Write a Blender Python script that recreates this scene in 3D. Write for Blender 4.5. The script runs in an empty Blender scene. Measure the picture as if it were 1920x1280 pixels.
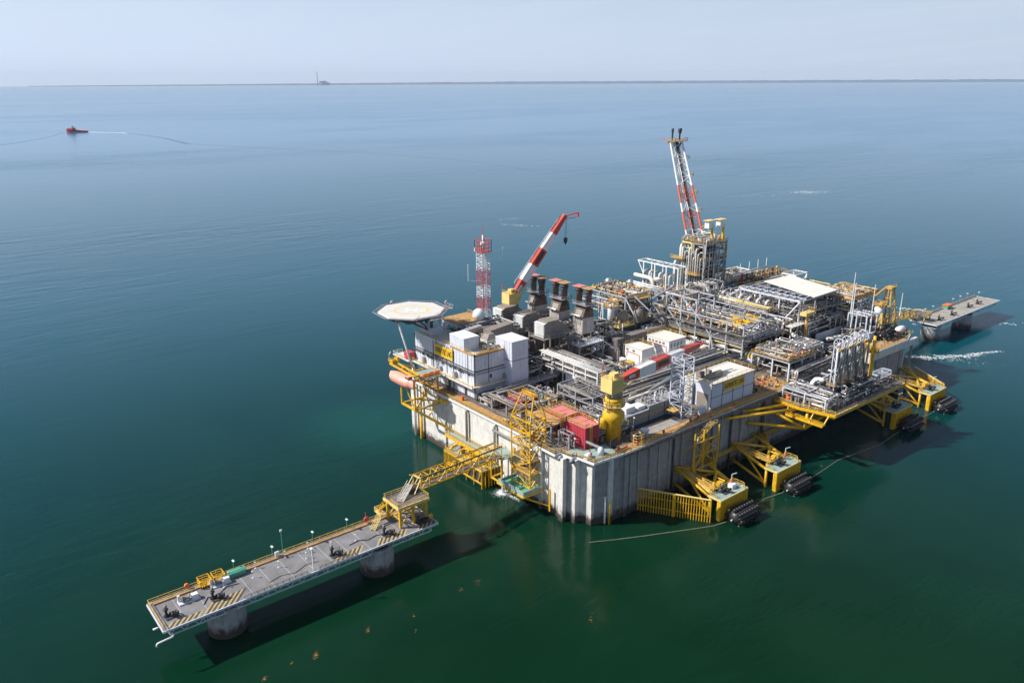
import bpy, math, random
from mathutils import Vector, Matrix
random.seed(7)
# ------------------------------------------------------------------ camera
YAW, PIT, ROL, FPX = 0.8932, 0.3121, -0.0051, 1507.2
CAM = Vector((-131.863, -133.452, 113.425))
sc = bpy.context.scene
_F = Vector((math.cos(PIT)*math.cos(YAW), math.cos(PIT)*math.sin(YAW), -math.sin(PIT)))
_R = Vector((math.sin(YAW), -math.cos(YAW), 0)); _U = _R.cross(_F)
_R2 = _R*math.cos(ROL)+_U*math.sin(ROL); _U2 = -_R*math.sin(ROL)+_U*math.cos(ROL)
cd = bpy.data.cameras.new('camera'); cam = bpy.data.objects.new('camera', cd)
sc.collection.objects.link(cam)
M3 = Matrix((_R2, _U2, -_F)).transposed()
cam.matrix_world = Matrix.Translation(CAM) @ M3.to_4x4()
cd.sensor_width = 36.0; cd.lens = 36.0*FPX/1920.0
cd.clip_start = 1.0; cd.clip_end = 200000.0
sc.camera = cam
def scrx(p):
    d = Vector(p)-CAM
    return d.dot(_R2)/d.dot(_F)
# ------------------------------------------------------------------ sun and sky
SD = Vector((-1.06, 0.72, 1.15)).normalized()          # towards the sun
EL = math.asin(SD.z); AZ = math.atan2(SD.x, SD.y)
sl = bpy.data.lights.new('sun', 'SUN'); sl.energy = 5.0; sl.angle = math.radians(0.5); sl.color = (1.0, 0.955, 0.89)
so = bpy.data.objects.new('sun', sl); sc.collection.objects.link(so)
so.rotation_euler = (-SD).to_track_quat('-Z', 'Y').to_euler(); so.location = (-100, 80, 200)
w = bpy.data.worlds.new('World'); sc.world = w; w.use_nodes = True
nt = w.node_tree; nt.nodes.clear()
def N(nt, t, **k):
    n = nt.nodes.new(t)
    for a, b in k.items(): setattr(n, a, b)
    return n
wo = N(nt, 'ShaderNodeOutputWorld'); bg = N(nt, 'ShaderNodeBackground')
sky = N(nt, 'ShaderNodeTexSky', sky_type='NISHITA'); sky.sun_disc = False
sky.sun_elevation = EL; sky.sun_rotation = AZ; sky.altitude = 100; sky.air_density = 1.0; sky.dust_density = 1.2; sky.ozone_density = 2.0
tc = N(nt, 'ShaderNodeTexCoord'); sx = N(nt, 'ShaderNodeSeparateXYZ'); mx = N(nt, 'ShaderNodeMath', operation='MAXIMUM'); mx.inputs[1].default_value = 0.012
cx = N(nt, 'ShaderNodeCombineXYZ')
L = nt.links.new
L(tc.outputs['Generated'], sx.inputs[0]); L(sx.outputs[2], mx.inputs[0])
L(sx.outputs[0], cx.inputs[0]); L(sx.outputs[1], cx.inputs[1]); L(mx.outputs[0], cx.inputs[2]); L(cx.outputs[0], sky.inputs[0])
# thin high cloud: streaks laid out on the sky plane (x/z, y/z)
dx = N(nt, 'ShaderNodeVectorMath', operation='SCALE'); dv = N(nt, 'ShaderNodeMath', operation='DIVIDE'); dv.inputs[0].default_value = 1.0
ad = N(nt, 'ShaderNodeMath', operation='ADD'); ad.inputs[1].default_value = 0.12
L(mx.outputs[0], ad.inputs[0]); L(ad.outputs[0], dv.inputs[1]); L(cx.outputs[0], dx.inputs[0]); L(dv.outputs[0], dx.inputs['Scale'])
mp = N(nt, 'ShaderNodeMapping'); mp.inputs['Rotation'].default_value = (0, 0, -0.68+math.pi/2); mp.inputs['Scale'].default_value = (1.5, 0.35, 0.0)
nz = N(nt, 'ShaderNodeTexNoise'); nz.inputs['Scale'].default_value = 1.6; nz.inputs['Detail'].default_value = 6; nz.inputs['Roughness'].default_value = 0.6; nz.inputs['Distortion'].default_value = 0.7
cr = N(nt, 'ShaderNodeValToRGB'); cr.color_ramp.elements[0].position = 0.42; cr.color_ramp.elements[0].color = (0, 0, 0, 1); cr.color_ramp.elements[1].position = 0.78; cr.color_ramp.elements[1].color = (0.36, 0.36, 0.36, 1)
L(dx.outputs[0], mp.inputs[0]); L(mp.outputs[0], nz.inputs['Vector']); L(nz.outputs[0], cr.inputs[0])
# milky band of haze in the sky towards the horizon
hz = N(nt, 'ShaderNodeMapRange'); hz.inputs['From Min'].default_value = 0.0; hz.inputs['From Max'].default_value = 0.36; hz.inputs['To Min'].default_value = 0.92; hz.inputs['To Max'].default_value = 0.0
L(mx.outputs[0], hz.inputs[0])
mh = N(nt, 'ShaderNodeMix', data_type='RGBA')
# haze is brighter on the sun's side of the horizon
sdot = N(nt, 'ShaderNodeVectorMath', operation='DOT_PRODUCT'); sdot.inputs[1].default_value = (SD.x, SD.y, 0.2); L(cx.outputs[0], sdot.inputs[0])
smr = N(nt, 'ShaderNodeMapRange'); smr.inputs['From Min'].default_value = -0.5; smr.inputs['From Max'].default_value = 0.7; smr.inputs['To Min'].default_value = 0.92; smr.inputs['To Max'].default_value = 1.30; L(sdot.outputs['Value'], smr.inputs[0])
shz = N(nt, 'ShaderNodeVectorMath', operation='SCALE'); shz.inputs[0].default_value = (5.7, 6.75, 8.7); L(smr.outputs[0], shz.inputs['Scale']); L(shz.outputs[0], mh.inputs[7])
L(hz.outputs[0], mh.inputs[0]); L(sky.outputs[0], mh.inputs[6])
mc = N(nt, 'ShaderNodeMix', data_type='RGBA'); mc.inputs[7].default_value = (6.5, 7.1, 8.2, 1)
L(cr.outputs[0], mc.inputs[0]); L(mh.outputs[2], mc.inputs[6]); L(mc.outputs[2], bg.inputs[0])
bg.inputs[1].default_value = 0.084
L(bg.outputs[0], wo.inputs[0])
sc.view_settings.view_transform = 'Standard'; sc.view_settings.look = 'None'
sc.view_settings.exposure = 0.38; sc.view_settings.gamma = 1.0; sc.view_settings.use_curve_mapping = False
sc.cycles.max_bounces = 6; sc.cycles.volume_bounces = 0; sc.cycles.caustics_reflective = False; sc.cycles.caustics_refractive = False
# ------------------------------------------------------------------ materials
def mat(name, col, rough=0.6, metal=0.0, var=0.25, scale=0.6, dirt=None, damt=0.35, streak=0.0, bump=0.0):
    m = bpy.data.materials.new(name); m.use_nodes = True; t = m.node_tree; l = t.links.new
    b = t.nodes['Principled BSDF']; b.inputs['Roughness'].default_value = rough; b.inputs['Metallic'].default_value = metal
    g = N(t, 'ShaderNodeNewGeometry')
    n = N(t, 'ShaderNodeTexNoise'); n.inputs['Scale'].default_value = scale; n.inputs['Detail'].default_value = 8; n.inputs['Roughness'].default_value = 0.65
    l(g.outputs['Position'], n.inputs['Vector'])
    r = N(t, 'ShaderNodeMapRange'); r.inputs['From Min'].default_value = 0.3; r.inputs['From Max'].default_value = 0.7
    r.inputs['To Min'].default_value = 1-var; r.inputs['To Max'].default_value = 1+var*0.5
    l(n.outputs[0], r.inputs[0])
    s = N(t, 'ShaderNodeVectorMath', operation='SCALE'); s.inputs[0].default_value = col[:3]
    l(r.outputs[0], s.inputs['Scale']); last = s.outputs[0]
    d = dirt or (col[0]*0.45+0.03, col[1]*0.38+0.015, col[2]*0.3+0.008)
    mpn = N(t, 'ShaderNodeMapping'); mpn.inputs['Scale'].default_value = (1.3, 1.3, 0.16 if streak else 1.0)
    l(g.outputs['Position'], mpn.inputs[0])
    n2 = N(t, 'ShaderNodeTexNoise'); n2.inputs['Scale'].default_value = 0.9 if streak else 1.7; n2.inputs['Detail'].default_value = 9; n2.inputs['Roughness'].default_value = 0.7
    l(mpn.outputs[0], n2.inputs['Vector'])
    r2 = N(t, 'ShaderNodeMapRange'); r2.inputs['From Min'].default_value = 0.5; r2.inputs['From Max'].default_value = 0.72; r2.inputs['To Min'].default_value = 0.0; r2.inputs['To Max'].default_value = max(damt, streak)
    l(n2.outputs[0], r2.inputs[0])
    x = N(t, 'ShaderNodeMix', data_type='RGBA'); x.inputs[7].default_value = (*d, 1)
    l(r2.outputs[0], x.inputs[0]); l(last, x.inputs[6]); l(x.outputs[2], b.inputs['Base Color'])
    if bump:
        bp = N(t, 'ShaderNodeBump'); bp.inputs['Strength'].default_value = bump; bp.inputs['Distance'].default_value = 0.15
        l(n2.outputs[0], bp.inputs['Height']); l(bp.outputs[0], b.inputs['Normal'])
    return m
M = {}
M['steel'] = mat('painted_grey_steel', (0.33, 0.335, 0.355), 0.5, var=0.35, damt=0.6, dirt=(0.17, 0.11, 0.07))
M['frame'] = mat('module_frame_paint', (0.43, 0.44, 0.48), 0.5, var=0.2, damt=0.5, dirt=(0.24, 0.18, 0.13))
M['slate'] = mat('slate_grey_cladding', (0.22, 0.24, 0.265), 0.5, var=0.12, streak=0.25)
M['white'] = mat('white_paint', (0.76, 0.76, 0.75), 0.45, var=0.12, damt=0.22, dirt=(0.45, 0.38, 0.28))
M['panel'] = mat('pale_cladding', (0.60, 0.63, 0.70), 0.45, var=0.10, streak=0.30, dirt=(0.36, 0.34, 0.32))
M['yellow'] = mat('yellow_marine_paint', (0.74, 0.43, 0.012), 0.5, var=0.32, damt=0.75, dirt=(0.27, 0.13, 0.035), scale=0.9)
M['cream'] = mat('cream_yellow_paint', (0.74, 0.56, 0.20), 0.45, var=0.12, damt=0.3, dirt=(0.36, 0.24, 0.09))
M['rail'] = mat('rail_yellow_paint', (0.62, 0.40, 0.09), 0.5, damt=0.4)
M['rust'] = mat('rusty_orange_plate', (0.47, 0.27, 0.105), 0.8, var=0.4, damt=0.5, dirt=(0.16, 0.10, 0.07))
M['deck'] = mat('weathered_deck_plate', (0.15, 0.13, 0.11), 0.85, var=0.5, scale=0.35, damt=0.5, dirt=(0.32, 0.20, 0.10), bump=0.3)
M['grate'] = mat('grey_brown_grating', (0.17, 0.15, 0.13), 0.85, var=0.4, damt=0.4)
M['dark'] = mat('dark_machinery', (0.045, 0.047, 0.052), 0.6, var=0.5, damt=0.4, dirt=(0.09, 0.07, 0.05))
M['pipe'] = mat('light_grey_pipe', (0.42, 0.41, 0.40), 0.42, metal=0.25, damt=0.6, dirt=(0.26, 0.20, 0.14))
M['alu'] = mat('aluminium_cladding', (0.62, 0.60, 0.57), 0.34, metal=0.75, damt=0.3, dirt=(0.35, 0.30, 0.24))
M['ivory'] = mat('ivory_insulation', (0.70, 0.66, 0.58), 0.5, damt=0.3, dirt=(0.36, 0.28, 0.19))
M['taupe'] = mat('sooty_taupe_casing', (0.25, 0.215, 0.185), 0.7, streak=0.4, dirt=(0.13, 0.10, 0.08))
M['stack'] = mat('heat_browned_steel', (0.14, 0.095, 0.075), 0.75, var=0.4, damt=0.5, dirt=(0.07, 0.05, 0.04))
M['red'] = mat('red_cladding', (0.50, 0.055, 0.075), 0.5, var=0.15, damt=0.2)
M['pinkred'] = mat('sun_faded_red_roof', (0.60, 0.20, 0.17), 0.6, var=0.15, damt=0.3, dirt=(0.5, 0.28, 0.22))
M['boomred'] = mat('signal_red_paint', (0.55, 0.075, 0.05), 0.4, var=0.12, damt=0.2)
M['flare_orange'] = mat('orange_red_paint', (0.66, 0.13, 0.05), 0.45, var=0.12, damt=0.2)
M['lifeboat'] = mat('salmon_gelcoat', (0.82, 0.36, 0.27), 0.35, var=0.08, damt=0.15, dirt=(0.5, 0.25, 0.2))
M['orange'] = mat('bright_orange', (0.75, 0.17, 0.03), 0.5, damt=0.2)
M['valve_y'] = mat('yellow_valve', (0.58, 0.35, 0.08), 0.5, damt=0.4)
M['blue'] = mat('blue_machine_paint', (0.05, 0.16, 0.30), 0.5, damt=0.3)
M['teal'] = mat('pale_blue_motor', (0.16, 0.32, 0.38), 0.5)
M['green'] = mat('green_grp', (0.10, 0.36, 0.25), 0.5, var=0.15, damt=0.2)
M['greendeck'] = mat('pale_green_deck', (0.28, 0.38, 0.35), 0.7, var=0.25, damt=0.3, dirt=(0.35, 0.25, 0.12))
M['black'] = mat('black_rubber', (0.016, 0.016, 0.018), 0.45, var=0.3, damt=0.3, dirt=(0.05, 0.045, 0.04))
M['heli'] = mat('helideck_surface', (0.60, 0.57, 0.52), 0.8, var=0.12, scale=0.25, damt=0.25, dirt=(0.34, 0.32, 0.27))
M['heli_y'] = mat('yellow_marking', (0.68, 0.55, 0.16), 0.7, var=0.2)
M['roof'] = mat('white_roof', (0.70, 0.67, 0.60), 0.6, var=0.12, scale=0.2, damt=0.35, dirt=(0.48, 0.40, 0.28))
M['pier_deck'] = mat('grey_pier_decking', (0.205, 0.20, 0.205), 0.85, var=0.4, scale=0.22, damt=0.6, dirt=(0.15, 0.14, 0.13))
M['stripe'] = mat('worn_yellow_stripe', (0.42, 0.32, 0.16), 0.8, var=0.3)
M['stripe_d'] = mat('dark_stripe', (0.06, 0.052, 0.045), 0.8, var=0.3)
M['rope'] = mat('rope', (0.30, 0.27, 0.20), 0.9)
M['glass'] = mat('dark_window_glass', (0.03, 0.04, 0.05), 0.1, var=0.1, damt=0.05)
M['sign'] = mat('yellow_signboard', (0.80, 0.47, 0.01), 0.45, var=0.06, damt=0.1)
M['foam'] = mat('white_foam', (0.80, 0.82, 0.82), 0.9, var=0.2, scale=2.0, damt=0.2, dirt=(0.4, 0.5, 0.48))
M['weed'] = mat('orange_seaweed', (0.36, 0.17, 0.04), 0.9, var=0.4, scale=3)
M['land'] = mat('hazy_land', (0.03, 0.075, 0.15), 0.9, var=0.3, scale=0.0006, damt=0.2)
M['rib'] = mat('ribbed_duct', (0.20, 0.18, 0.165), 0.65, streak=0.3)
# concrete with vertical weathering, pour lines and a dark marine-growth band at the waterline
def concrete(name, col, streak=0.5):
    m = mat(name, col, 0.85, var=0.22, scale=0.5, streak=streak, dirt=(col[0]*0.45, col[1]*0.42, col[2]*0.38), bump=0.25)
    t = m.node_tree; l = t.links.new; b = t.nodes['Principled BSDF']
    src = b.inputs['Base Color'].links[0].from_socket
    g = N(t, 'ShaderNodeNewGeometry'); s = N(t, 'ShaderNodeSeparateXYZ'); l(g.outputs['Position'], s.inputs[0])
    n = N(t, 'ShaderNodeTexNoise'); n.inputs['Scale'].default_value = 0.7; n.inputs['Detail'].default_value = 6; l(g.outputs['Position'], n.inputs['Vector'])
    a = N(t, 'ShaderNodeMath', operation='MULTIPLY'); a.inputs[1].default_value = 4.4; l(n.outputs[0], a.inputs[0])
    c = N(t, 'ShaderNodeMath', operation='SUBTRACT'); l(s.outputs[2], c.inputs[0]); l(a.outputs[0], c.inputs[1])
    r = N(t, 'ShaderNodeMapRange'); r.inputs['From Min'].default_value = -1.0; r.inputs['From Max'].default_value = 1.5; r.inputs['To Min'].default_value = 1.0; r.inputs['To Max'].default_value = 0.0; r.interpolation_type = 'SMOOTHSTEP'
    l(c.outputs[0], r.inputs[0])
    x = N(t, 'ShaderNodeMix', data_type='RGBA'); x.inputs[7].default_value = (0.055, 0.04, 0.034, 1)
    l(r.outputs[0], x.inputs[0]); l(src, x.inputs[6])
    # horizontal pour lines every 3 m
    wv = N(t, 'ShaderNodeMath', operation='PINGPONG'); wv.inputs[1].default_value = 1.45; l(s.outputs[2], wv.inputs[0])
    w2 = N(t, 'ShaderNodeMapRange'); w2.inputs['From Min'].default_value = 0.0; w2.inputs['From Max'].default_value = 0.10; w2.inputs['To Min'].default_value = 0.80; w2.inputs['To Max'].default_value = 1.0; l(wv.outputs[0], w2.inputs[0])
    y = N(t, 'ShaderNodeVectorMath', operation='SCALE'); l(x.outputs[2], y.inputs[0]); l(w2.outputs[0], y.inputs['Scale'])
    l(y.outputs[0], b.inputs['Base Color'])
    return m
M['stained'] = concrete('stained_shaded_concrete', (0.31, 0.30, 0.29), 0.9)  # real streak stains, plus the long wall's shade painted in as a darker tone
M['concrete'] = concrete('cast_concrete', (0.65, 0.63, 0.585), 0.68)
M['pierconc'] = concrete('pier_concrete', (0.36, 0.355, 0.35), 0.85)
# water
def water():
    m = bpy.data.materials.new('sea_water'); m.use_nodes = True; t = m.node_tree; l = t.links.new
    b = t.nodes['Principled BSDF']; b.inputs['Roughness'].default_value = 0.15; b.inputs['IOR'].default_value = 1.333
    g = N(t, 'ShaderNodeNewGeometry')
    def noise(scale, sx_, sy_, rot, det, dist=0.0):
        mpn = N(t, 'ShaderNodeMapping'); mpn.inputs['Rotation'].default_value = (0, 0, rot); mpn.inputs['Scale'].default_value = (sx_, sy_, 1)
        n = N(t, 'ShaderNodeTexNoise'); n.inputs['Scale'].default_value = scale; n.inputs['Detail'].default_value = det; n.inputs['Distortion'].default_value = dist
        l(g.outputs['Position'], mpn.inputs[0]); l(mpn.outputs[0], n.inputs['Vector']); return n.outputs[0]
    ROT = 0.68-0.22
    big = noise(0.006, 0.35, 1, 0.55, 5, 0.8)
    huge = noise(0.0011, 0.3, 1, 0.62, 4, 0.6)
    murk = noise(0.03, 1, 1, 0.0, 6, 0.5)
    c1 = N(t, 'ShaderNodeValToRGB'); e = c1.color_ramp.elements
    e[0].position = 0.35; e[0].color = (0.0012, 0.0185, 0.0062, 1); e[1].position = 0.65; e[1].color = (0.0028, 0.0245, 0.009, 1)
    l(murk, c1.inputs[0])
    # base colour runs green to teal to blue with distance from a spot towards the camera
    vd = N(t, 'ShaderNodeVectorMath', operation='DISTANCE'); vd.inputs[1].default_value = (-60, -90, 0); l(g.outputs['Position'], vd.inputs[0])
    rd = N(t, 'ShaderNodeMapRange'); rd.inputs['From Min'].default_value = 60; rd.inputs['From Max'].default_value = 480; rd.interpolation_type = 'SMOOTHSTEP'; l(vd.outputs['Value'], rd.inputs[0])
    mxx = N(t, 'ShaderNodeMix', data_type='RGBA'); mxx.inputs[7].default_value = (0.0, 0.066, 0.100, 1)
    l(rd.outputs[0], mxx.inputs[0]); l(c1.outputs[0], mxx.inputs[6])
    r3_ = N(t, 'ShaderNodeMapRange'); r3_.inputs['From Min'].default_value = 300; r3_.inputs['From Max'].default_value = 2200; r3_.interpolation_type = 'SMOOTHSTEP'; l(vd.outputs['Value'], r3_.inputs[0])
    mx3 = N(t, 'ShaderNodeMix', data_type='RGBA'); mx3.inputs[7].default_value = (0.002, 0.118, 0.25, 1)
    l(r3_.outputs[0], mx3.inputs[0]); l(mxx.outputs[2], mx3.inputs[6]); mxx = mx3
    b.inputs['Specular IOR Level'].default_value = 0.26
    # pale green patch stirred up beside the far left corner
    vp = N(t, 'ShaderNodeVectorMath', operation='DISTANCE'); vp.inputs[1].default_value = (-8, 100, 0); l(g.outputs['Position'], vp.inputs[0])
    am = N(t, 'ShaderNodeMath', operation='MULTIPLY_ADD'); am.inputs[1].default_value = 30.0; l(murk, am.inputs[0]); l(vp.outputs['Value'], am.inputs[2])
    rp = N(t, 'ShaderNodeMapRange'); rp.inputs['From Min'].default_value = 20; rp.inputs['From Max'].default_value = 48; rp.inputs['To Min'].default_value = 0.3; rp.inputs['To Max'].default_value = 0; rp.interpolation_type = 'SMOOTHSTEP'; l(am.outputs[0], rp.inputs[0])
    mp2 = N(t, 'ShaderNodeMix', data_type='RGBA'); mp2.inputs[7].default_value = (0.010, 0.095, 0.070, 1)
    l(rp.outputs[0], mp2.inputs[0]); l(mxx.outputs[2], mp2.inputs[6]); l(mp2.outputs[2], b.inputs['Base Color'])
    # waves: fine ripples, wind waves and long low swell, calmer in broad slicks
    n1 = noise(0.9, 0.35, 1.0, ROT, 3); n2 = noise(0.22, 0.28, 1.0, ROT+0.12, 3, 0.3); n3 = noise(0.045, 0.22, 1.0, ROT-0.1, 2, 0.4)
    def mul(a, k):
        q = N(t, 'ShaderNodeMath', operation='MULTIPLY'); l(a, q.inputs[0])
        if isinstance(k, float): q.inputs[1].default_value = k
        else: l(k, q.inputs[1])
        return q.outputs[0]
    def add(a, c):
        q = N(t, 'ShaderNodeMath', operation='ADD'); l(a, q.inputs[0]); l(c, q.inputs[1]); return q.outputs[0]
    n4 = noise(0.11, 0.24, 1.0, ROT+0.05, 3, 0.5)
    h = add(add(add(mul(n1, 0.17), mul(n2, 0.75)), mul(n4, 0.9)), mul(n3, 1.1))
    sl_ = N(t, 'ShaderNodeMapRange'); sl_.inputs['From Min'].default_value = 0.36; sl_.inputs['From Max'].default_value = 0.56; sl_.inputs['To Min'].default_value = 0.25; sl_.inputs['To Max'].default_value = 1.0
    l(big, sl_.inputs[0])
    s2 = N(t, 'ShaderNodeMapRange'); s2.inputs['From Min'].default_value = 0.43; s2.inputs['From Max'].default_value = 0.53; s2.inputs['To Min'].default_value = 0.12; s2.inputs['To Max'].default_value = 1.0
    l(huge, s2.inputs[0])
    near = N(t, 'ShaderNodeMapRange'); near.inputs['From Min'].default_value = 60; near.inputs['From Max'].default_value = 260; near.inputs['To Min'].default_value = 0.75; near.inputs['To Max'].default_value = 1.0; near.interpolation_type = 'SMOOTHSTEP'
    l(vd.outputs['Value'], near.inputs[0])
    k = mul(mul(sl_.outputs[0], s2.outputs[0]), near.outputs[0])
    bp = N(t, 'ShaderNodeBump'); bp.inputs['Distance'].default_value = 1.0
    l(mul(k, 0.75), bp.inputs['Strength']); l(h, bp.inputs['Height']); l(bp.outputs[0], b.inputs['Normal'])
    return m
M['sea'] = water()
# ------------------------------------------------------------------ mesh helpers
def orth(d):
    a = Vector((0, 0, 1)) if abs(d.z) < 0.92 else Vector((1, 0, 0))
    u = d.cross(a).normalized(); return u, u.cross(d).normalized()
class MB:
    def __init__(s): s.v = []; s.f = []
    def add(s, vs, fs):
        o = len(s.v); s.v += [tuple(x) for x in vs]; s.f += [tuple(i+o for i in f) for f in fs]; return s
    def box(s, x0, y0, z0, x1, y1, z1):
        v = [(x0,y0,z0),(x1,y0,z0),(x1,y1,z0),(x0,y1,z0),(x0,y0,z1),(x1,y0,z1),(x1,y1,z1),(x0,y1,z1)]
        return s.add(v, [(3,2,1,0),(4,5,6,7),(0,1,5,4),(1,2,6,5),(2,3,7,6),(3,0,4,7)])
    def cbox(s, c, dx, dy, dz): return s.box(c[0]-dx/2, c[1]-dy/2, c[2], c[0]+dx/2, c[1]+dy/2, c[2]+dz)
    def beam(s, a, b, w=0.3, h=None):
        a = Vector(a); b = Vector(b); h = h or w; d = (b-a)
        if d.length < 1e-6: return s
        d.normalize(); u, n = orth(d); u = u*w/2; n = n*h/2
        v = [a-u-n, a+u-n, a+u+n, a-u+n, b-u-n, b+u-n, b+u+n, b-u+n]
        return s.add(v, [(3,2,1,0),(4,5,6,7),(0,1,5,4),(1,2,6,5),(2,3,7,6),(3,0,4,7)])
    def tube(s, pts, r, n=8, r2=None, bend=True):
        P_ = [Vector(p) for p in pts]
        if bend and len(P_) > 2:            # round the elbows
            q = [P_[0]]
            for i in range(1, len(P_)-1):
                a, b, c = P_[i-1], P_[i], P_[i+1]
                k = min(r*2.2, (b-a).length*0.45, (c-b).length*0.45)
                d1 = (a-b).normalized()*k; d2 = (c-b).normalized()*k
                q += [b+d1, b+d1*0.35+d2*0.35-(d1+d2)*0.08, b+d2]
            q.append(P_[-1]); P_ = q
        rings = []; m = len(P_); pu = None
        for i, p in enumerate(P_):
            d = (P_[min(i+1, m-1)]-P_[max(i-1, 0)])
            if d.length < 1e-9: d = Vector((0, 0, 1))
            d.normalize()
            if pu is None: u, _n = orth(d)
            else:
                u = pu-d*pu.dot(d)
                u = u.normalized() if u.length > 1e-5 else orth(d)[0]
            pu = u; nn = d.cross(u); rr = r if r2 is None else r+(r2-r)*i/(m-1)
            rings.append([p+(u*math.cos(2*math.pi*j/n)+nn*math.sin(2*math.pi*j/n))*rr for j in range(n)])
        v = [x for rg in rings for x in rg]; f = []
        for i in range(m-1):
            for j in range(n): f.append((i*n+j, i*n+(j+1) % n, (i+1)*n+(j+1) % n, (i+1)*n+j))
        f.append(tuple(range(n-1, -1, -1))); f.append(tuple((m-1)*n+j for j in range(n)))
        return s.add(v, f)
    def cyl(s, c, r, h, n=16, r2=None): return s.tube([c, (c[0], c[1], c[2]+h)], r, n, r2)
    def lathe(s, c, prof, n=16, axis='z'):
        v = []; f = []
        for (r, z) in prof:
            for j in range(n):
                a = 2*math.pi*j/n; p = (r*math.cos(a), r*math.sin(a), z)
                if axis == 'x': p = (z, p[0], p[1])
                elif axis == 'y': p = (p[1], z, p[0])
                v.append((c[0]+p[0], c[1]+p[1], c[2]+p[2]))
        m = len(prof)
        for i in range(m-1):
            for j in range(n): f.append((i*n+j, i*n+(j+1) % n, (i+1)*n+(j+1) % n, (i+1)*n+j))
        f.append(tuple(range(n-1, -1, -1))); f.append(tuple((m-1)*n+j for j in range(n)))
        return s.add(v, f)
    def sphere(s, c, r, n=10, zs=1.0):
        k = max(5, n//2); return s.lathe(c, [(max(0.001, r*math.sin(math.pi*i/k)), -r*zs*math.cos(math.pi*i/k)) for i in range(k+1)], n)
    def capsule(s, c, L_, r, axis='x', n=14, dome=0.5):
        h = L_/2-r*dome; pr = [(0.02, -h-r*dome), (r*0.55, -h-r*dome*0.84), (r*0.87, -h-r*dome*0.5), (r, -h), (r, h), (r*0.87, h+r*dome*0.5), (r*0.55, h+r*dome*0.84), (0.02, h+r*dome)]
        return s.lathe(c, pr, n, axis)
    def prism(s, poly, z0, z1):
        n = len(poly); v = [(x, y, z0) for x, y in poly]+[(x, y, z1) for x, y in poly]
        f = [tuple(range(n-1, -1, -1)), tuple(range(n, 2*n))]+[(i, (i+1) % n, (i+1) % n+n, i+n) for i in range(n)]
        return s.add(v, f)
    def rail(s, pts, h=1.1, step=2.4, w=0.09, mids=1):
        for a, b in zip(pts, pts[1:]):
            a = Vector(a); b = Vector(b); k = max(1, round((b-a).length/step))
            for i in range(k+1):
                p = a.lerp(b, i/k); s.beam(p, p+Vector((0, 0, h)), w)
            up = Vector((0, 0, h)); s.beam(a+up, b+up, w)
            for q in range(mids): u2 = up*(q+1)/(mids+1); s.beam(a+u2, b+u2, w*0.85)
        return s
    def ladder(s, a, b, side=(0.3, 0, 0), w=0.08):
        a = Vector(a); b = Vector(b); sd = Vector(side)
        s.beam(a-sd, b-sd, w); s.beam(a+sd, b+sd, w)
        k = int((b-a).length/0.6)
        for i in range(k+1): p = a.lerp(b, i/max(1, k)); s.beam(p-sd, p+sd, w*0.8)
        return s
    def stair(s, a, b, wd=1.0, side=None):
        a = Vector(a); b = Vector(b); d = b-a; sd = side and Vector(side) or Vector((-d.y, d.x, 0)).normalized()*wd/2
        s.beam(a-sd, b-sd, 0.12, 0.3); s.beam(a+sd, b+sd, 0.12, 0.3)
        k = max(2, int(d.length/0.45))
        for i in range(1, k): p = a.lerp(b, i/k); s.beam(p-sd, p+sd, 0.28, 0.06)
        for q in (-1, 1):
            u = Vector((0, 0, 1.0)); s.beam(a+sd*q+u, b+sd*q+u, 0.08)
            for i in range(0, k+1, 4): p = a.lerp(b, i/k)+sd*q; s.beam(p, p+u, 0.07)
        return s
    def mesh(s, name, off):
        me = bpy.data.meshes.new(name); o = Vector(off)
        me.from_pydata([(x[0]-o.x, x[1]-o.y, x[2]-o.z) for x in s.v], [], s.f); me.update(); return me
C = sc.collection; LOC = {}
def tagset(o, label=None, cat=None, group=None, kind=None):
    if label: o['label'] = label
    if cat: o['category'] = cat
    if group: o['group'] = group
    if kind: o['kind'] = kind
    return o
def T(name, label, cat, loc=(0, 0, 0), group=None):
    o = bpy.data.objects.new(name, None); o.empty_display_size = 0.5; C.objects.link(o); o.location = loc; LOC[o.name] = Vector(loc)
    return tagset(o, label, cat, group)
def P(name, mb, m, parent, smooth=False, label=None):
    off = LOC[parent.name]; me = mb.mesh(name, off); me.materials.append(M[m] if isinstance(m, str) else m)
    if smooth: me.shade_smooth()
    o = bpy.data.objects.new(name, me); C.objects.link(o); o.parent = parent; LOC[o.name] = off
    if label: o['label'] = label
    return o
def S(name, label, cat, mb, m, loc=None, group=None, kind=None, smooth=False):
    if loc is None:
        n = len(mb.v); loc = (sum(v[0] for v in mb.v)/n, sum(v[1] for v in mb.v)/n, min(v[2] for v in mb.v))
    me = mb.mesh(name, loc); me.materials.append(M[m] if isinstance(m, str) else m)
    if smooth: me.shade_smooth()
    o = bpy.data.objects.new(name, me); C.objects.link(o); o.location = loc; LOC[o.name] = Vector(loc)
    return tagset(o, label, cat, group, kind)
KIDS = {}
def kids(o): return list(o.children)
def dup(o, loc=None, rot=None, label=None, parent=None):
    c = o.copy(); C.objects.link(c); c.parent = parent
    if loc is not None: c.location = loc
    if rot is not None: c.rotation_euler = (0, 0, rot)
    if label: c['label'] = label
    for ch in kids(o): dup(ch, parent=c)
    return c
ORD = ['leftmost', 'second from left', 'third from left', 'fourth from left', 'fifth from left', 'sixth from left', 'seventh from left', 'eighth from left', 'ninth from left', 'tenth from left', 'eleventh from left']
W2 = ['one','two','three','four','five','six','seven','eight','nine','ten','eleven','twelve','thirteen','fourteen','fifteen','sixteen','seventeen','eighteen','nineteen','twenty']
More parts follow.
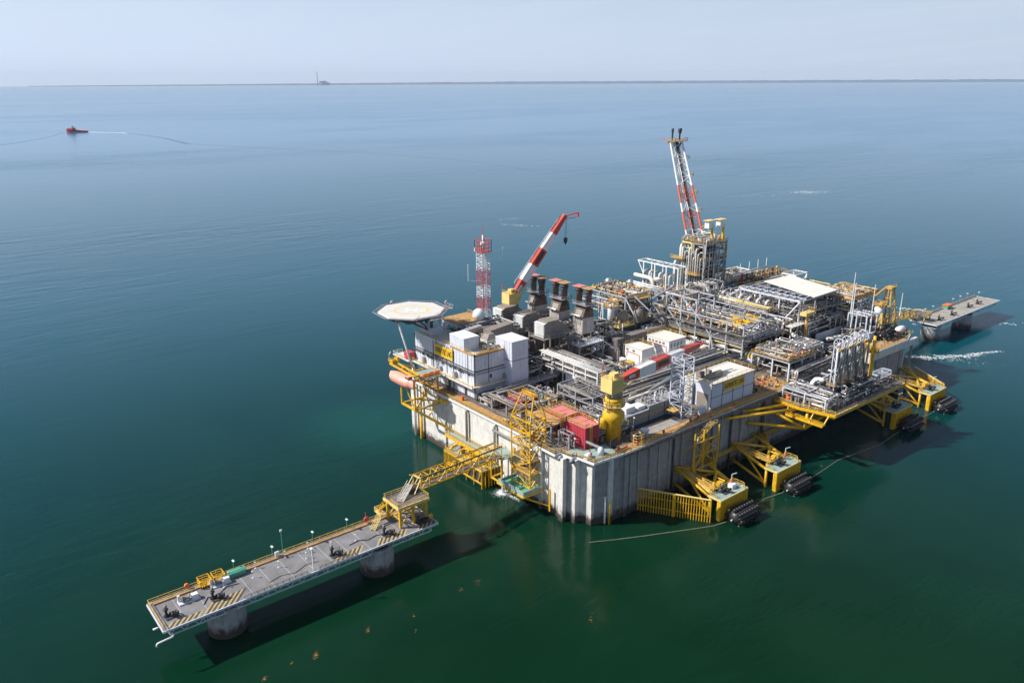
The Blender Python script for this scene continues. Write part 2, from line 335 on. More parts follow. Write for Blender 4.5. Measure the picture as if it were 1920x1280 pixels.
def ordinal(items, text, group):
    """label alike things by their place in the picture, left to right"""
    items = sorted(items, key=lambda o: scrx(o.location)); n = len(items)
    for i, o in enumerate(items):
        if n == 1: o['label'] = text
        elif i == n-1: o['label'] = text+', rightmost of '+W2[n-1]
        else: o['label'] = text+', '+ORD[i]+' of '+W2[n-1]
        o['group'] = group
DZ = 19.4
# ================================================================== sea, coast, haze
def sheet(x0, y0, x1, y1, z):
    return MB().add([(x0, y0, z), (x1, y0, z), (x1, y1, z), (x0, y1, z)], [(0, 1, 2, 3)])
S('sea', 'green near water turning blue towards the horizon', 'sea', sheet(-57000, -57000, 57000, 57000, 0), 'sea', loc=(0, 0, 0), kind='structure')
def polar(px, dist):                                  # ground direction seen at that image column, used to place the far coast
    a = YAW-math.atan((px-960)/FPX); return CAM.x+dist*math.cos(a), CAM.y+dist*math.sin(a)
mb = MB(); rr = random.Random(3)
cols = [100+i*9 for i in range(215)]
top_, bot_ = [], []
for i, px in enumerate(cols):
    t = (px-100)/1900.0; dist = 47000-4000*min(1, t*2)
    x, y = polar(px, dist); hgt = (25+115*min(1.0, t*2.2))*(0.8+0.2*rr.random())*(1-0.25*max(0, t-0.6))
    x2, y2 = polar(px, dist+9000)
    top_.append((x, y, hgt, x2, y2))
v = []; f = []
for (x, y, h, x2, y2) in top_: v += [(x, y, -2), (x+(x2-x)*0.08, y+(y2-y)*0.08, h), (x2, y2, h*0.9), (x2, y2, -2)]
for i in range(len(top_)-1):
    a = i*4; b = a+4
    f += [(a, b, b+1, a+1), (a+1, b+1, b+2, a+2), (a+2, b+2, b+3, a+3)]
f += [(0, 1, 2, 3), (len(v)-1, len(v)-2, len(v)-3, len(v)-4)]
mb.add(v, f)
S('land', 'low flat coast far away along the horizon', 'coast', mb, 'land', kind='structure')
cx0, cy0 = polar(615.5, 43000)
mb = MB().tube([(cx0, cy0, 0), (cx0, cy0, 640)], 22, 12, 15)
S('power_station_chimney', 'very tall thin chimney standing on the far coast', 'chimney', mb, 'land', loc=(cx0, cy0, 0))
c2, c3 = polar(626, 43500); t_ = T('power_station', 'low block of the power station right beside the far chimney', 'building', (c2, c3, 0))
mb = MB().box(c2-160, c3-150, 0, c2+100, c3+150, 200); P('boiler_house', mb, 'land', t_)
mb = MB().box(c2+105, c3-150, 0, c2+260, c3+50, 140); P('turbine_hall', mb, 'land', t_)

# ================================================================== concrete caisson
L_, W_ = 180.0, 88.0
hull = T('concrete_caisson', 'huge grey concrete caisson of the gas terminal rising straight from the sea', 'offshore terminal', (90, 44, 0))
foot = [(0, 17), (0, 9.8), (3.9, 3.6), (4.9, 1.4), (7.5, 0.5), (12, 0), (168, 0), (176, 3), (L_, 10), (L_, 78), (172, W_), (8, W_), (0, 82)]
mb = MB().prism(foot, -6, DZ-0.6)
def ribx(y0, y1, x=0, d=0.55): mb.box(x-d, y0, -6, x+0.3, y1, DZ-0.7)
for y0, y1 in [(84.0, 82.2), (79.2, 78.6), (64.2, 63.8)]: ribx(y1, y0)
P('caisson_wall', mb, 'concrete', hull)
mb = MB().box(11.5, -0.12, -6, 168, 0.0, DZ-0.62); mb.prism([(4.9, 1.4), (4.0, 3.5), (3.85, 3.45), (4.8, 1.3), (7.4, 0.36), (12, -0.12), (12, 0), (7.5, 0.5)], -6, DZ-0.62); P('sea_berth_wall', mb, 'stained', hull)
mb = MB()
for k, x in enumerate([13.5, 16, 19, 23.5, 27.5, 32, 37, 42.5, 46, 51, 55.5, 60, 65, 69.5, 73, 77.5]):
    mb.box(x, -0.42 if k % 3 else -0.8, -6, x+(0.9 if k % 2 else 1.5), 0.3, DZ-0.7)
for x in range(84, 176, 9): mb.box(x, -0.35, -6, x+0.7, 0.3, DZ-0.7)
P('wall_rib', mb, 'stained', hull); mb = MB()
mb.box(-0.9, 16.8, -6, 0.2, 17.9, DZ-0.7); mb.box(-1.1, 7.8, -6, 0.2, 9.6, DZ-0.7)
mb.box(1.0, 5.2, -6, 2.6, 7.0, DZ-0.7); mb.box(3.6, 1.6, -6, 5.0, 3.6, DZ-0.7); mb.box(8.2, -0.6, -6, 9.4, 1.4, DZ-0.7)
P('wall_rib', mb, 'concrete', hull)
slab = [(-1.7, 18.5), (-1.8, 10.3), (0.2, 10.1), (0.2, 8.4), (0.6, 6.2), (1.8, 5.9), (2.6, 0.0), (12, -0.7), (168.5, -0.9), (176.6, 2), (L_+0.8, 9.5), (L_+0.8, 78.5), (172.4, W_+0.8), (7.6, W_+0.8), (-0.6, 82.4), (-0.6, 18.5)]
mb = MB().prism(slab, DZ-0.6, DZ-0.02); P('deck_slab', mb, 'deck', hull)
inner = [(0.4, 19), (0.4, 10.5), (5.6, 0.6), (12, 0.2), (168, 0.2), (176, 3.2), (L_-0.4, 10), (L_-0.4, 78), (172, W_-0.5), (8, W_-0.5), (0.4, 82)]
# white kerb round the slab edge
mb = MB()
for a, b in zip(slab, slab[1:]+slab[:1]): mb.beam((a[0], a[1], DZ-0.32), (b[0], b[1], DZ-0.32), 0.18, 0.62)
P('deck_edge_beam', mb, 'white', hull)
for a, b, c, d in ((13, -0.55, 44, 2.6), (46, -0.55, 93, 3.0), (132, -0.55, 168, 4.5), (-0.3, 20, 2.9, 80), (77.5, 3.0, 93, 11)): P('orange_walkway', MB().box(a, b, DZ+0.01, c, d, DZ+0.03), 'rust', hull)
mb = MB().box(126, 13, DZ+0.012, 176, 30, DZ+0.035); P('pale_deck_area', mb, 'roof', hull)
mb = MB().rail([(2.9, 0.1, DZ), (13, -0.6, DZ), (94, -0.8, DZ)], w=0.11); P('handrail', mb, 'rail', hull)
mb = MB().rail([(131, -0.8, DZ), (168, -0.8, DZ), (176.4, 2.1, DZ), (L_+0.6, 9.6, DZ), (L_+0.6, 40, DZ)], w=0.11); P('handrail', mb, 'rail', hull)
mb = MB().rail([(-0.45, 80, DZ), (-0.45, 31, DZ)], w=0.11).rail([(-1.5, 18, DZ), (-1.6, 10.4, DZ), (0.4, 10.2, DZ), (0.9, 6.3, DZ), (1.9, 5.9, DZ), (2.8, 0.2, DZ)], w=0.11); P('handrail', mb, 'rail', hull)
mb = MB().rail([(3.0, 80, DZ), (3.0, 31, DZ)], w=0.08); P('inner_handrail', mb, 'steel', hull)
mb = MB()
for x in range(14, 93, 2): mb.box(x, -1.35, DZ-0.95, x+0.5, -0.9, DZ-0.25)
mb.box(13, -1.5, DZ-0.25, 93, -0.95, DZ-0.1); mb.box(13, -1.45, DZ-1.1, 93, -1.0, DZ-0.98)
P('outboard_cable_tray', mb, 'taupe', hull)
mb = MB().box(133, -1.2, DZ-3.0, 176, -0.0, DZ-0.62); P('parapet_band', mb, 'concrete', hull)
for k, y in enumerate((52.5, 38.5)):                              # dark down-pipes on the short wall
    mb = MB().tube([(0.4, y-0.6, DZ-1.0), (-0.75, y-0.6, DZ-1.2), (-0.75, y-0.6, 2.5)], 0.42, 10); P('down_pipe', mb, 'taupe' if k == 0 else 'pipe', hull, True)
for y, mt, z1 in [(81.3, 'white', 25), (77.6, 'pipe', DZ-2)]:
    mb = MB().tube([(-0.9, y, -4), (-0.9, y, z1)], 0.45, 10); P('caisson_pipe', mb, mt, hull, True)
mb = MB().tube([(-0.95, 77.6, -4), (-0.95, 77.6, 8)], 0.55, 10); P('pipe_sleeve', mb, 'yellow', hull, True)
mb = MB().tube([(7.4, 0.2, -4), (7.4, 0.2, 8)], 0.28, 8); P('caisson_pipe', mb, 'white', hull, True)
mb = MB().tube([(8.0, -0.9, 0), (8.0, -0.9, 6.5)], 0.3, 8); P('pipe_sleeve', mb, 'yellow', hull, True)
for x in (33.5, 60, 76):
    mb = MB().tube([(x, -0.7, -4), (x, -0.7, DZ-1.2)], 0.3, 8); P('caisson_pipe', mb, 'dark', hull, True)
mb = MB().tube([(-0.9, 38.5, 16.6), (-0.9, 20, 16.6), (-0.9, 20, 12)], 0.4, 10); P('header_pipe', mb, 'alu', hull, True)
# rounded drain mouths on the chamfered corner
for a in ((-0.2, 9.6), (1.0, 6.4)):
    mb = MB().tube([(a[0]+1.6, a[1]+1, DZ-0.7), (a[0]-1.0, a[1]-0.6, DZ-0.95)], 0.62, 12); P('drain_mouth', mb, 'slate', hull, True)

M['ivory_deck'] = mat('weathered_pale_deck', (0.34, 0.315, 0.28), 0.85, var=0.3, scale=0.3, damt=0.5, dirt=(0.22, 0.18, 0.13))
# ================================================================== mooring platforms at both ends
def hook_unit():
    r = T('mooring_hook', 'x', 'mooring hook', (0, 0, 0))
    P('base_plate', MB().box(-1.3, -1.0, 0, 1.3, 1.0, 0.18), 'dark', r)
    P('capstan', MB().lathe((-0.75, 0.5, 0.18), [(0.5, 0), (0.5, 0.3), (0.27, 0.5), (0.27, 1.3), (0.52, 1.5), (0.52, 1.75)], 12), 'black', r, True)
    P('capstan_motor', MB().lathe((-0.75, 0.5, 1.9), [(0.34, 0), (0.34, 0.8), (0.1, 0.95)], 10), 'taupe', r, True)
    for k in range(3):
        q = -0.1+k*0.55
        mb = MB().tube([(q, 0.3, 0.3), (q, 0.3, 0.95), (q+0.1, -0.7, 1.05), (q+0.1, -1.15, 0.8), (q+0.1, -1.2, 1.25), (q+0.1, -0.85, 1.4)], 0.17, 7)
        P('hook', mb, 'black', r, True)
    return r
hook0 = hook_unit(); hooks = []
def place_hook(x, y, z, a):
    global hook0
    o = hook0 if not hooks else dup(hook0)
    o.location = (x, y, z); o.rotation_euler = (0, 0, a); hooks.append(o); return o
lamp0 = None; rlamps = []
def make_lamp():
    r = T('rail_lamp', 'x', 'lamp', (0, 0, 0))
    P('pole', MB().beam((0, 0, 0), (0, 0, 2.9), 0.1), 'green', r)
    P('lamp_head', MB().box(-0.15, -0.5, 2.85, 0.25, 0.35, 3.05), 'white', r)
    return r
lamp0 = make_lamp()
def place_lamp(x, y, z):
    o = lamp0 if not rlamps else dup(lamp0); o.location = (x, y, z); rlamps.append(o)
post0 = T('deck_post', 'x', 'post', (0, 0, 0)); posts = []
P('post', MB().beam((0, 0, 0), (0, 0, 1.5), 0.09), 'panel', post0); P('sensor_head', MB().box(-0.14, -0.12, 1.5, 0.2, 0.14, 1.68), 'white', post0)
P('foot', MB().cyl((0, 0, 0), 0.28, 0.08, 8), 'panel', post0)
def place_post(x, y, z):
    o = post0 if not posts else dup(post0); o.location = (x, y, z); posts.append(o)

PZ = 8.5
def mooring_platform(x0, x1, y0, y1, piers, near, label):
    t = T('mooring_platform', label, 'mooring platform', ((x0+x1)/2, (y0+y1)/2, 0))
    P('platform_deck', MB().box(x0, y0, PZ-0.35, x1, y1, PZ), 'pier_deck' if near else 'ivory_deck', t)
    mb = MB(); n = int((x1-x0)/4.7)
    for i in range(1, n): mb.box(x0+i*(x1-x0)/n-0.03, y0+0.3, PZ+0.004, x0+i*(x1-x0)/n+0.03, y1-1.7, PZ+0.01)
    P('plank_seam', mb, 'panel' if near else 'deck', t)
    mb = MB()
    for a, b in (((x0, y0), (x1, y0)), ((x1, y0), (x1, y1)), ((x1, y1), (x0, y1)), ((x0, y1), (x0, y0))): mb.beam((a[0], a[1], PZ-0.15), (b[0], b[1], PZ-0.15), 0.22, 0.45)
    P('edge_beam', mb, 'panel', t)
    # side trusses with raking tubes carried on the piers
    mb = MB(); zb = PZ-2.1
    for y in (y0+1.0, y1-0.8):
        mb.tube([(x0+1.5, y, zb), (x1-1.5, y, zb)], 0.17, 7)
        n = int((x1-x0-3)/2.8)
        for i in range(n+1):
            xa = x0+1.5+i*(x1-x0-3)/n; s = (x1-x0-3)/n
            mb.tube([(xa, y, zb), (xa+(s/2 if i < n else 0), y, PZ-0.4)], 0.09, 6)
            if i < n: mb.tube([(xa+s/2, y, PZ-0.4), (xa+s, y, zb)], 0.09, 6)
    n = int((x1-x0)/6.8)
    for i in range(n+1):
        xa = x0+1.5+i*(x1-x0-3)/n; mb.tube([(xa, y0+1.0, zb), (xa, y1-0.8, zb)], 0.12, 6); mb.tube([(xa, y0+1.0, zb), (xa, (y0+y1)/2, PZ-0.5)], 0.12, 6)
    P('truss', mb, 'panel', t)
    for px, py in piers:
        pr = P('pier', MB().lathe((px, py, -6), [(4.3, 0), (4.15, 6), (4.05, 12.6), (3.9, 12.9)], 40), 'pierconc', t, False)
        P('pier_cap', MB().lathe((px, py, 6.9), [(3.3, 0), (3.3, 0.3), (2.3, 0.4), (2.3, 1.2)], 24), 'dark', pr)
    # cable trough and yellow rail along the north side
    P('cable_trough', MB().box(x0+1, y1-1.35, PZ+0.005, x1-1, y1-0.35, PZ+0.32), 'rust' if near else 'grate', t)
    P('handrail', MB().rail([(x0+0.2, y0+0.4, PZ), (x0+0.2, y1-0.2, PZ), (x1-0.3, y1-0.2, PZ)], step=2.2, w=0.1), 'rail' if near else 'steel', t)
    return t
pn = mooring_platform(-101.4, -35.0, 16.8, 28.3, [(-87.4, 21.6), (-50.6, 20.6)], True, 'long grey mooring platform on two round piers in the left foreground')
pf = mooring_platform(233.0, 301.0, 15.8, 28.0, [(238.5, 20.5), (269, 19.5)], False, 'distant mooring platform beyond the far end of the terminal')
P('kerb_rail', MB().rail([(-84.5, 17.1, PZ), (-70, 17.1, PZ)], h=0.7, step=1.5, w=0.12), 'taupe', pn)
P('kerb_rail', MB().rail([(-67, 17.1, PZ), (-58, 17.1, PZ)], h=0.7, step=1.5, w=0.12), 'taupe', pn)
def hazard(parent, poly_x0, poly_x1, sk, y0, y1, z):
    a = MB(); b = MB(); x = poly_x0; k = 0
    while x < poly_x1:
        q = [(x, y0), (x+0.62, y0), (x+0.62+sk, y1), (x+sk, y1)]
        (a if k % 2 == 0 else b).add([(p[0], p[1], z) for p in q], [(0, 1, 2, 3)]); x += 0.62; k += 1
    P('hazard_stripes', a, 'stripe', parent); P('hazard_stripes', b, 'stripe_d', parent)
for x0, x1, sk in [(-101.0, -93.6, 1.7), (-93.5, -84.8, 3.4), (-63.6, -56.2, 2.4), (-52.6, -44.0, 2.4), (-41.2, -35.6, 2.0)]:
    hazard(pn, x0, x1-sk*0.4, sk, 17.0, 17.0+sk*1.1, PZ+0.016)
for x, y in [(-98.6, 20.9), (-89.0, 20.9), (-61.6, 19.8), (-47.6, 19.9), (-38.0, 19.7)]: place_hook(x, y, PZ, 0.1)
for x, y in [(243, 19), (256, 19), (276, 20), (286, 20)]: place_hook(x, y, PZ, 0.1)
for o in hooks: o['category'] = 'mooring hook'
ordinal(hooks[:5], 'black mooring hook unit on the near platform', 'mooring hooks on the near platform')
ordinal(hooks[5:], 'black mooring hook on the far distant platform', 'mooring hooks on the far platform')
for x, y in [(-82.6, 28.2), (-73.5, 28.2), (-63.4, 28.2), (-54.3, 28.2)]: place_lamp(x, y, PZ)
ordinal(rlamps, 'green lamp post on the near platform rail', 'lamps along the near platform rail')
for x, y in [(-86.5, 24.0), (-80.2, 23.4), (-74.1, 23.6), (-67.6, 22.9), (-61.1, 23.3), (-55.0, 22.6), (-84.5, 26.6), (-78.3, 26.6), (-71.2, 26.6), (-65.5, 26.6)]: place_post(x, y, PZ)
ordinal(posts, 'short white post on the near platform deck', 'short posts on the near platform')
t = T('tall_deck_lamp', 'tall white lamp column at the seaward edge of the near platform', 'lamp', (-68.3, 17.6, PZ))
P('pole', MB().beam((-68.3, 17.6, PZ), (-68.3, 17.6, PZ+5.2), 0.22), 'white', t); P('lamp_head', MB().cbox((-68.3, 17.9, PZ+5.2), 0.5, 0.9, 0.3), 'white', t)
t = T('weather_mast', 'thin tall mast on the rail of the near platform', 'mast', (-71.0, 28.1, PZ))
P('pole', MB().beam((-71.0, 28.1, PZ), (-71.0, 28.1, PZ+6.0), 0.12), 'green', t); P('instrument', MB().cbox((-71.0, 28.1, PZ+6), 0.5, 0.3, 0.5), 'white', t)
P('cabinet', MB().cbox((-72.6, 27.7, PZ+0.3), 1.0, 0.5, 1.2), 'white', t)
t = T('storage_chest', 'green storage chest beside the rail of the near platform', 'chest', (-82.3, 26.6, PZ))
P('body', MB().box(-84.4, 26.0, PZ+0.1, -80.6, 27.4, PZ+1.2), 'green', t)
P('lid', MB().add([(-84.5, 25.9, PZ+1.2), (-80.5, 25.9, PZ+1.2), (-80.5, 27.5, PZ+1.2), (-84.5, 27.5, PZ+1.2), (-84.4, 26.5, PZ+1.55), (-80.6, 26.5, PZ+1.55), (-80.6, 27.2, PZ+1.55), (-84.4, 27.2, PZ+1.55)], [(0, 1, 5, 4), (1, 2, 6, 5), (2, 3, 7, 6), (3, 0, 4, 7), (4, 5, 6, 7), (3, 2, 1, 0)]), 'green', t)
for x0, g in ((-90.6, 'yellow railed cage over the platform ladder, nearer the platform tip'), (-87.6, 'yellow railed cage over the platform ladder, beside the green chest')):
    t = T('ladder_cage', g, 'ladder cage', (x0+1.2, 27.2, PZ)); mb = MB()
    mb.rail([(x0, 26.2, PZ), (x0+2.4, 26.2, PZ), (x0+2.4, 28.9, PZ), (x0, 28.9, PZ), (x0, 26.2, PZ)], h=1.7, step=1.2, w=0.13, mids=2); P('cage', mb, 'yellow', t)
    P('floor', MB().box(x0, 26.3, PZ+0.33, x0+2.4, 28.9, PZ+0.45), 'yellow', t)
def winch(x, y, z, label):
    t = T('deck_winch', label, 'winch', (x, y, z))
    P('skid', MB().box(x-2.2, y-0.9, z, x+2.2, y+0.9, z+0.3), 'panel', t)
    P('drum', MB().lathe((x-0.6, y, z+0.95), [(0.75, -0.8), (0.75, -0.7), (0.45, -0.65), (0.45, 0.65), (0.75, 0.7), (0.75, 0.8)], 14, 'x'), 'taupe', t, True)
    P('gearbox', MB().box(x+0.6, y-0.6, z+0.3, x+1.9, y+0.5, z+1.3), 'white', t)
    P('motor', MB().lathe((x+1.2, y+0.9, z+0.8), [(0.4, -0.5), (0.4, 0.5)], 10, 'y'), 'dark', t, True)
    P('control_stand', MB().box(x-2.1, y+0.4, z+0.3, x-1.6, y+0.8, z+1.7), 'white', t)
    return t
winch(-94.0, 24.0, PZ, 'winch with a dark drum in the middle of the platform tip')
winch(-86.6, 25.6, PZ, 'winch beside the yellow ladder cages on the near platform')
S('life_ring_box', 'orange life ring box on the rail at the platform tip', 'life ring box', MB().lathe((-93.0, 28.2, PZ+1.1), [(0.5, -0.25), (0.5, 0.25)], 12, 'y'), 'orange')
S('life_ring_box', 'red life ring on a post near the platform stairs', 'life ring', MB().lathe((-49.2, 27.6, PZ+1.4), [(0.7, -0.15), (0.7, 0.15)], 12, 'y').beam((-49.2, 27.9, PZ), (-49.2, 27.9, PZ+3.2), 0.13), 'boomred')
for lb, pts in (('dark hose looped across the deck beside the middle winch', [(-92, 20.5), (-90.6, 22.4), (-88.4, 22.0), (-86, 23.8), (-83.4, 23.2)]), ('pale hose lying along the middle of the near platform', [(-78, 19.4), (-75, 20.2), (-72, 19.2), (-69, 20.6), (-66, 20.1)]), ('dark rope trailing from the hook nearest the stairs', [(-47.8, 20.4), (-50, 21.4), (-52.6, 20.8), (-54.4, 22.0), (-57.2, 21.6)])):
    S('deck_hose', lb, 'hose', MB().tube([(x, y, PZ+.1) for x, y in pts], .09, 6, bend=False), 'black' if 'dark' in lb else 'rope')
t = T('bollard_light', 'yellow light on a short post at the platform corner nearest the bridge', 'light', (-35.9, 18.6, PZ))
P('post', MB().beam((-35.9, 18.6, PZ), (-35.9, 18.6, PZ+1.0), 0.25), 'taupe', t); P('lantern', MB().lathe((-35.9, 18.6, PZ+1.0), [(0.5, 0), (0.55, 0.7), (0.3, 1.0)], 10), 'yellow', t)
# hanging pipe outlets below the tip
mb = MB().tube([(-99.8, 17.2, PZ-1.0), (-99.8, 15.8, PZ-1.2), (-103.2, 15.8, PZ-1.4), (-103.2, 15.8, PZ-2.1)], 0.2, 8)
P('outlet_pipe', mb, 'white', pn, True)
mb = MB().tube([(-101.2, 20, PZ-0.8), (-102.6, 20, PZ-0.8)], 0.22, 8)
P('outlet_pipe', mb, 'white', pn, True)

# yellow landing tower on the near platform, and the stairs
t = T('landing_tower', 'yellow two level landing tower on the near platform carrying the bridge end', 'tower', (-39.5, 22.5, PZ))
TZ = 13.9
for x in (-43.6, -39.8, -36.0):
    for y in (20.6, 26.6): P('column', MB().beam((x, y, PZ), (x, y, TZ), 0.55), 'yellow', t)
P('landing_deck', MB().box(-44.2, 20.0, TZ, -35.2, 27.4, TZ+0.35), 'grate', t)
P('deck_edge_beam', MB().beam((-44.2, 20.0, TZ+0.1), (-35.2, 20.0, TZ+0.1), 0.3, 0.7).beam((-44.2, 20.0, TZ+0.1), (-44.2, 27.4, TZ+0.1), 0.3, 0.7), 'cream', t)
mb = MB()
for y in (20.6, 26.6):
    mb.beam((-43.6, y, PZ+0.2), (-39.8, y, TZ-0.3), 0.22).beam((-39.8, y, PZ+0.2), (-36, y, TZ-0.3), 0.22)
for x in (-43.6, -39.8, -36.0): mb.beam((x, 20.6, TZ-1), (x, 26.6, PZ+0.4), 0.22).beam((x, 20.6, PZ+2.2), (x, 26.6, PZ+2.2), 0.22)
P('brace', mb, 'yellow', t)
P('handrail', MB().rail([(-44.1, 20.1, TZ+0.3), (-35.3, 20.1, TZ+0.3), (-35.3, 23, TZ+0.3)], w=0.11).rail([(-44.1, 20.1, TZ+0.3), (-44.1, 24, TZ+0.3)], w=0.11).rail([(-44.1, 26.5, TZ+0.3), (-44.1, 27.3, TZ+0.3), (-35.3, 27.3, TZ+0.3)], w=0.11), 'rail', t)
st = T('stairway', 'cream two flight stairs climbing from the platform deck to the yellow landing', 'stairs', (-46, 25, PZ))
P('lower_flight', MB().stair((-49.6, 23.8, PZ), (-45.9, 26.0, PZ+2.3), 1.1), 'cream', st)
P('mid_landing', MB().box(-46.4, 25.2, PZ+2.2, -44.6, 28.4, PZ+2.4).rail([(-46.4, 28.3, PZ+2.4), (-44.6, 28.3, PZ+2.4)], w=0.11).rail([(-46.4, 25.6, PZ+2.4), (-46.4, 28.3, PZ+2.4)], w=0.1), 'cream', st)
P('upper_flight', MB().stair((-45.5, 27.9, PZ+2.3), (-45.2, 24.4, TZ+0.3), 1.1), 'yellow', st)
st = T('bridge_ramp', 'pale ramp from the yellow landing up to the bridge mouth', 'ramp', (-38, 25, TZ))
P('ramp', MB().stair((-42.2, 22.6, TZ+0.35), (-37.0, 26.0, TZ+2.3), 1.5), 'ivory', st)
P('pedestal', MB().box(-38.2, 24.6, TZ+0.35, -35.4, 27.2, TZ+1.3), 'dark', st)
# truss footbridge
br = T('footbridge', 'yellow lattice truss footbridge from the near platform to the terminal', 'footbridge', (-20, 28, 13.5))
A0 = Vector((-35.2, 25.6, 14.7)); A1 = Vector((-6.0, 29.6, 13.4)); dr = (A1-A0); sv = Vector((-dr.y, dr.x, 0)).normalized()*1.5; up = Vector((0, 0, 3.1)); nb = 10
mb = MB()
for s in (-1, 1):
    mb.tube([A0+sv*s, A1+sv*s], 0.22, 6); mb.tube([A0+sv*s+up, A1+sv*s+up], 0.22, 6)
P('chord', mb, 'yellow', br)
mb = MB()
for i in range(nb+1):
    p = A0+dr*i/nb
    for s in (-1, 1):
        mb.beam(p+sv*s, p+sv*s+up, 0.18)
        if i < nb:
            q = A0+dr*(i+1)/nb
            mb.beam(p+sv*s+(up if i % 2 else up*0), q+sv*s+(up*0 if i % 2 else up), 0.17)
    mb.beam(p-sv+up, p+sv+up, 0.15)
    if i < nb: mb.beam(p-sv*(1 if i % 2 else -1)+up, A0+dr*(i+1)/nb+sv*(1 if i % 2 else -1)+up, 0.12)
P('lattice', mb, 'yellow', br)
mb = MB()
for k, s in enumerate((-1.1, 1.1)): mb.tube([A0+sv*s+up*(1.0 if k < 4 else 0.9)+Vector((0, 0, .12)), A1+sv*s+up+Vector((0, 0, .12))], 0.16, 6)
P('pipe', mb, 'dark', br)
mb = MB(); a = A0; b = A1
mb.add([a-sv*0.6, a+sv*0.6, b+sv*0.6, b-sv*0.6, a-sv*0.6-Vector((0,0,.12)), a+sv*0.6-Vector((0,0,.12)), b+sv*0.6-Vector((0,0,.12)), b-sv*0.6-Vector((0,0,.12))], [(0,1,2,3),(7,6,5,4),(0,4,5,1),(1,5,6,2),(2,6,7,3),(3,7,4,0)])
P('walkway', mb, 'grate', br)
mb = MB()
for s in (-1, 1): mb.beam(A0+sv*s+up, A0+sv*s*1.2+Vector((-2.6, -0.4, -0.4)), 0.2).beam(A0+sv*s+up+Vector((-1.2,-.2,0.5)), A0+sv*s+up, 0.2)
mb.beam(A0-sv*1.1+up, A0+sv*1.1+up, 0.3); P('portal', mb, 'cream', br)
# mooring-bridge at the far end too
br = T('footbridge', 'small yellow truss footbridge from the far corner to the distant platform', 'footbridge', (215, 27, 12))
mb = MB(); A0 = Vector((181, 24, 15.5)); A1 = Vector((234, 27, 10.5)); dr = A1-A0; sv = Vector((-dr.y, dr.x, 0)).normalized()*1.4; up = Vector((0, 0, 2.8))
for s in (-1, 1):
    mb.tube([A0+sv*s, A1+sv*s], 0.2, 6); mb.tube([A0+sv*s+up, A1+sv*s+up], 0.2, 6)
    for i in range(16):
        p = A0+dr*i/16+sv*s; q = A0+dr*(i+1)/16+sv*s; mb.beam(p+(up if i % 2 else up*0), q+(up*0 if i % 2 else up), 0.16); mb.beam(p, p+up, 0.14)
P('truss', mb, 'yellow', br); mb = MB().beam(A0, A1, 1.8, 0.2); P('walkway', mb, 'grate', br)
t = T('landing_tower', 'small yellow landing tower on the distant platform', 'tower', (236, 25, PZ))
mb = MB()
for x in (233.6, 239):
    for y in (22, 27.5): mb.beam((x, y, PZ), (x, y, 11.2), 0.4)
P('column', mb, 'yellow', t); P('landing_deck', MB().box(233, 21.5, 11.2, 239.5, 28, 11.5), 'grate', t); P('handrail', MB().rail([(233, 21.5, 11.5), (239.5, 21.5, 11.5), (239.5, 28, 11.5), (233, 28, 11.5)], w=0.13), 'yellow', t)
t = T('equipment_shelter', 'orange topped hut on the distant platform', 'hut', (266, 26, PZ)); P('body', MB().box(263.5, 24.8, PZ, 268, 27.2, PZ+1.7), 'green', t); P('top', MB().box(263.2, 24.6, PZ+1.7, 268.3, 27.4, PZ+2.1), 'orange', t)
for k, (x, y) in enumerate([(246, 27.6), (254, 27.6), (275, 27.6), (283, 27.6), (291, 27.6), (298, 25)]):
    o = dup(lamp0); o.location = (x, y, PZ); rlamps.append(o)
ordinal(rlamps[4:], 'lamp post on the distant platform rail', 'lamps along the far platform rail')

# ================================================================== short side: intake works, walkway, outfall, gangway tower
t = T('wall_walkway', 'yellow edged walkway slung along the short concrete wall', 'walkway', (-2, 50, 8))
P('walkway_deck', MB().box(-3.0, 40, 8.0, -0.6, 60.5, 8.25), 'greendeck', t)
P('edge_beam', MB().beam((-3.1, 40, 8.0), (-3.1, 60.5, 8.0), 0.25, 0.8), 'yellow', t)
mb = MB()
for y in range(41, 61, 4): mb.beam((-3, y, 7.8), (0, y, 5.8), 0.2).beam((-3, y, 7.8), (0, y, 7.8), 0.2)
P('bracket', mb, 'yellow', t)
P('handrail', MB().rail([(-3.05, 40, 8.25), (-3.05, 60.5, 8.25)], w=0.12).rail([(-0.7, 40, 8.25), (-0.7, 60.5, 8.25)], w=0.12), 'rail', t)
t = T('intake_cage', 'yellow fender cage of upright tubes round the water intake by the short wall', 'intake cage', (-3.5, 46, 0))
P('cage_deck', MB().box(-6.6, 36.5, 5.4, -0.6, 55.6, 5.7), 'greendeck', t)
P('cage_beam', MB().beam((-6.7, 36.4, 5.5), (-6.7, 55.7, 5.5), 0.35).beam((-6.7, 36.4, 1.6), (-6.7, 55.7, 1.6), 0.3).beam((-6.7, 55.7, 5.5), (-0.5, 55.7, 5.5), 0.35).beam((-6.7, 36.4, 5.5), (-0.5, 36.4, 5.5), 0.35), 'yellow', t)
mb = MB()
for i in range(26):
    if i > 17 or i % 5 == 0: mb.tube([(-6.7, 36.5+i*0.765, 5.9), (-6.7, 36.5+i*0.765, -1)], 0.17, 6)
for i in range(5): mb.tube([(-6.5, 37+i*2.6, 5.2), (-6.5, 38.9+i*2.6, 1.4)], .15, 6); mb.tube([(-3.6, 37+i*3.2, 5.4), (-3.6, 37+i*3.2, -1)], .3, 6)
for i in range(6): mb.tube([(-6.5+i*1.1, 36.4, 5.7), (-6.5+i*1.1, 36.4, -1)], 0.2, 6); mb.tube([(-6.5+i*1.1, 55.7, 5.9), (-6.5+i*1.1, 55.7, -1)], 0.2, 6)
P('fender_tube', mb, 'yellow', t)
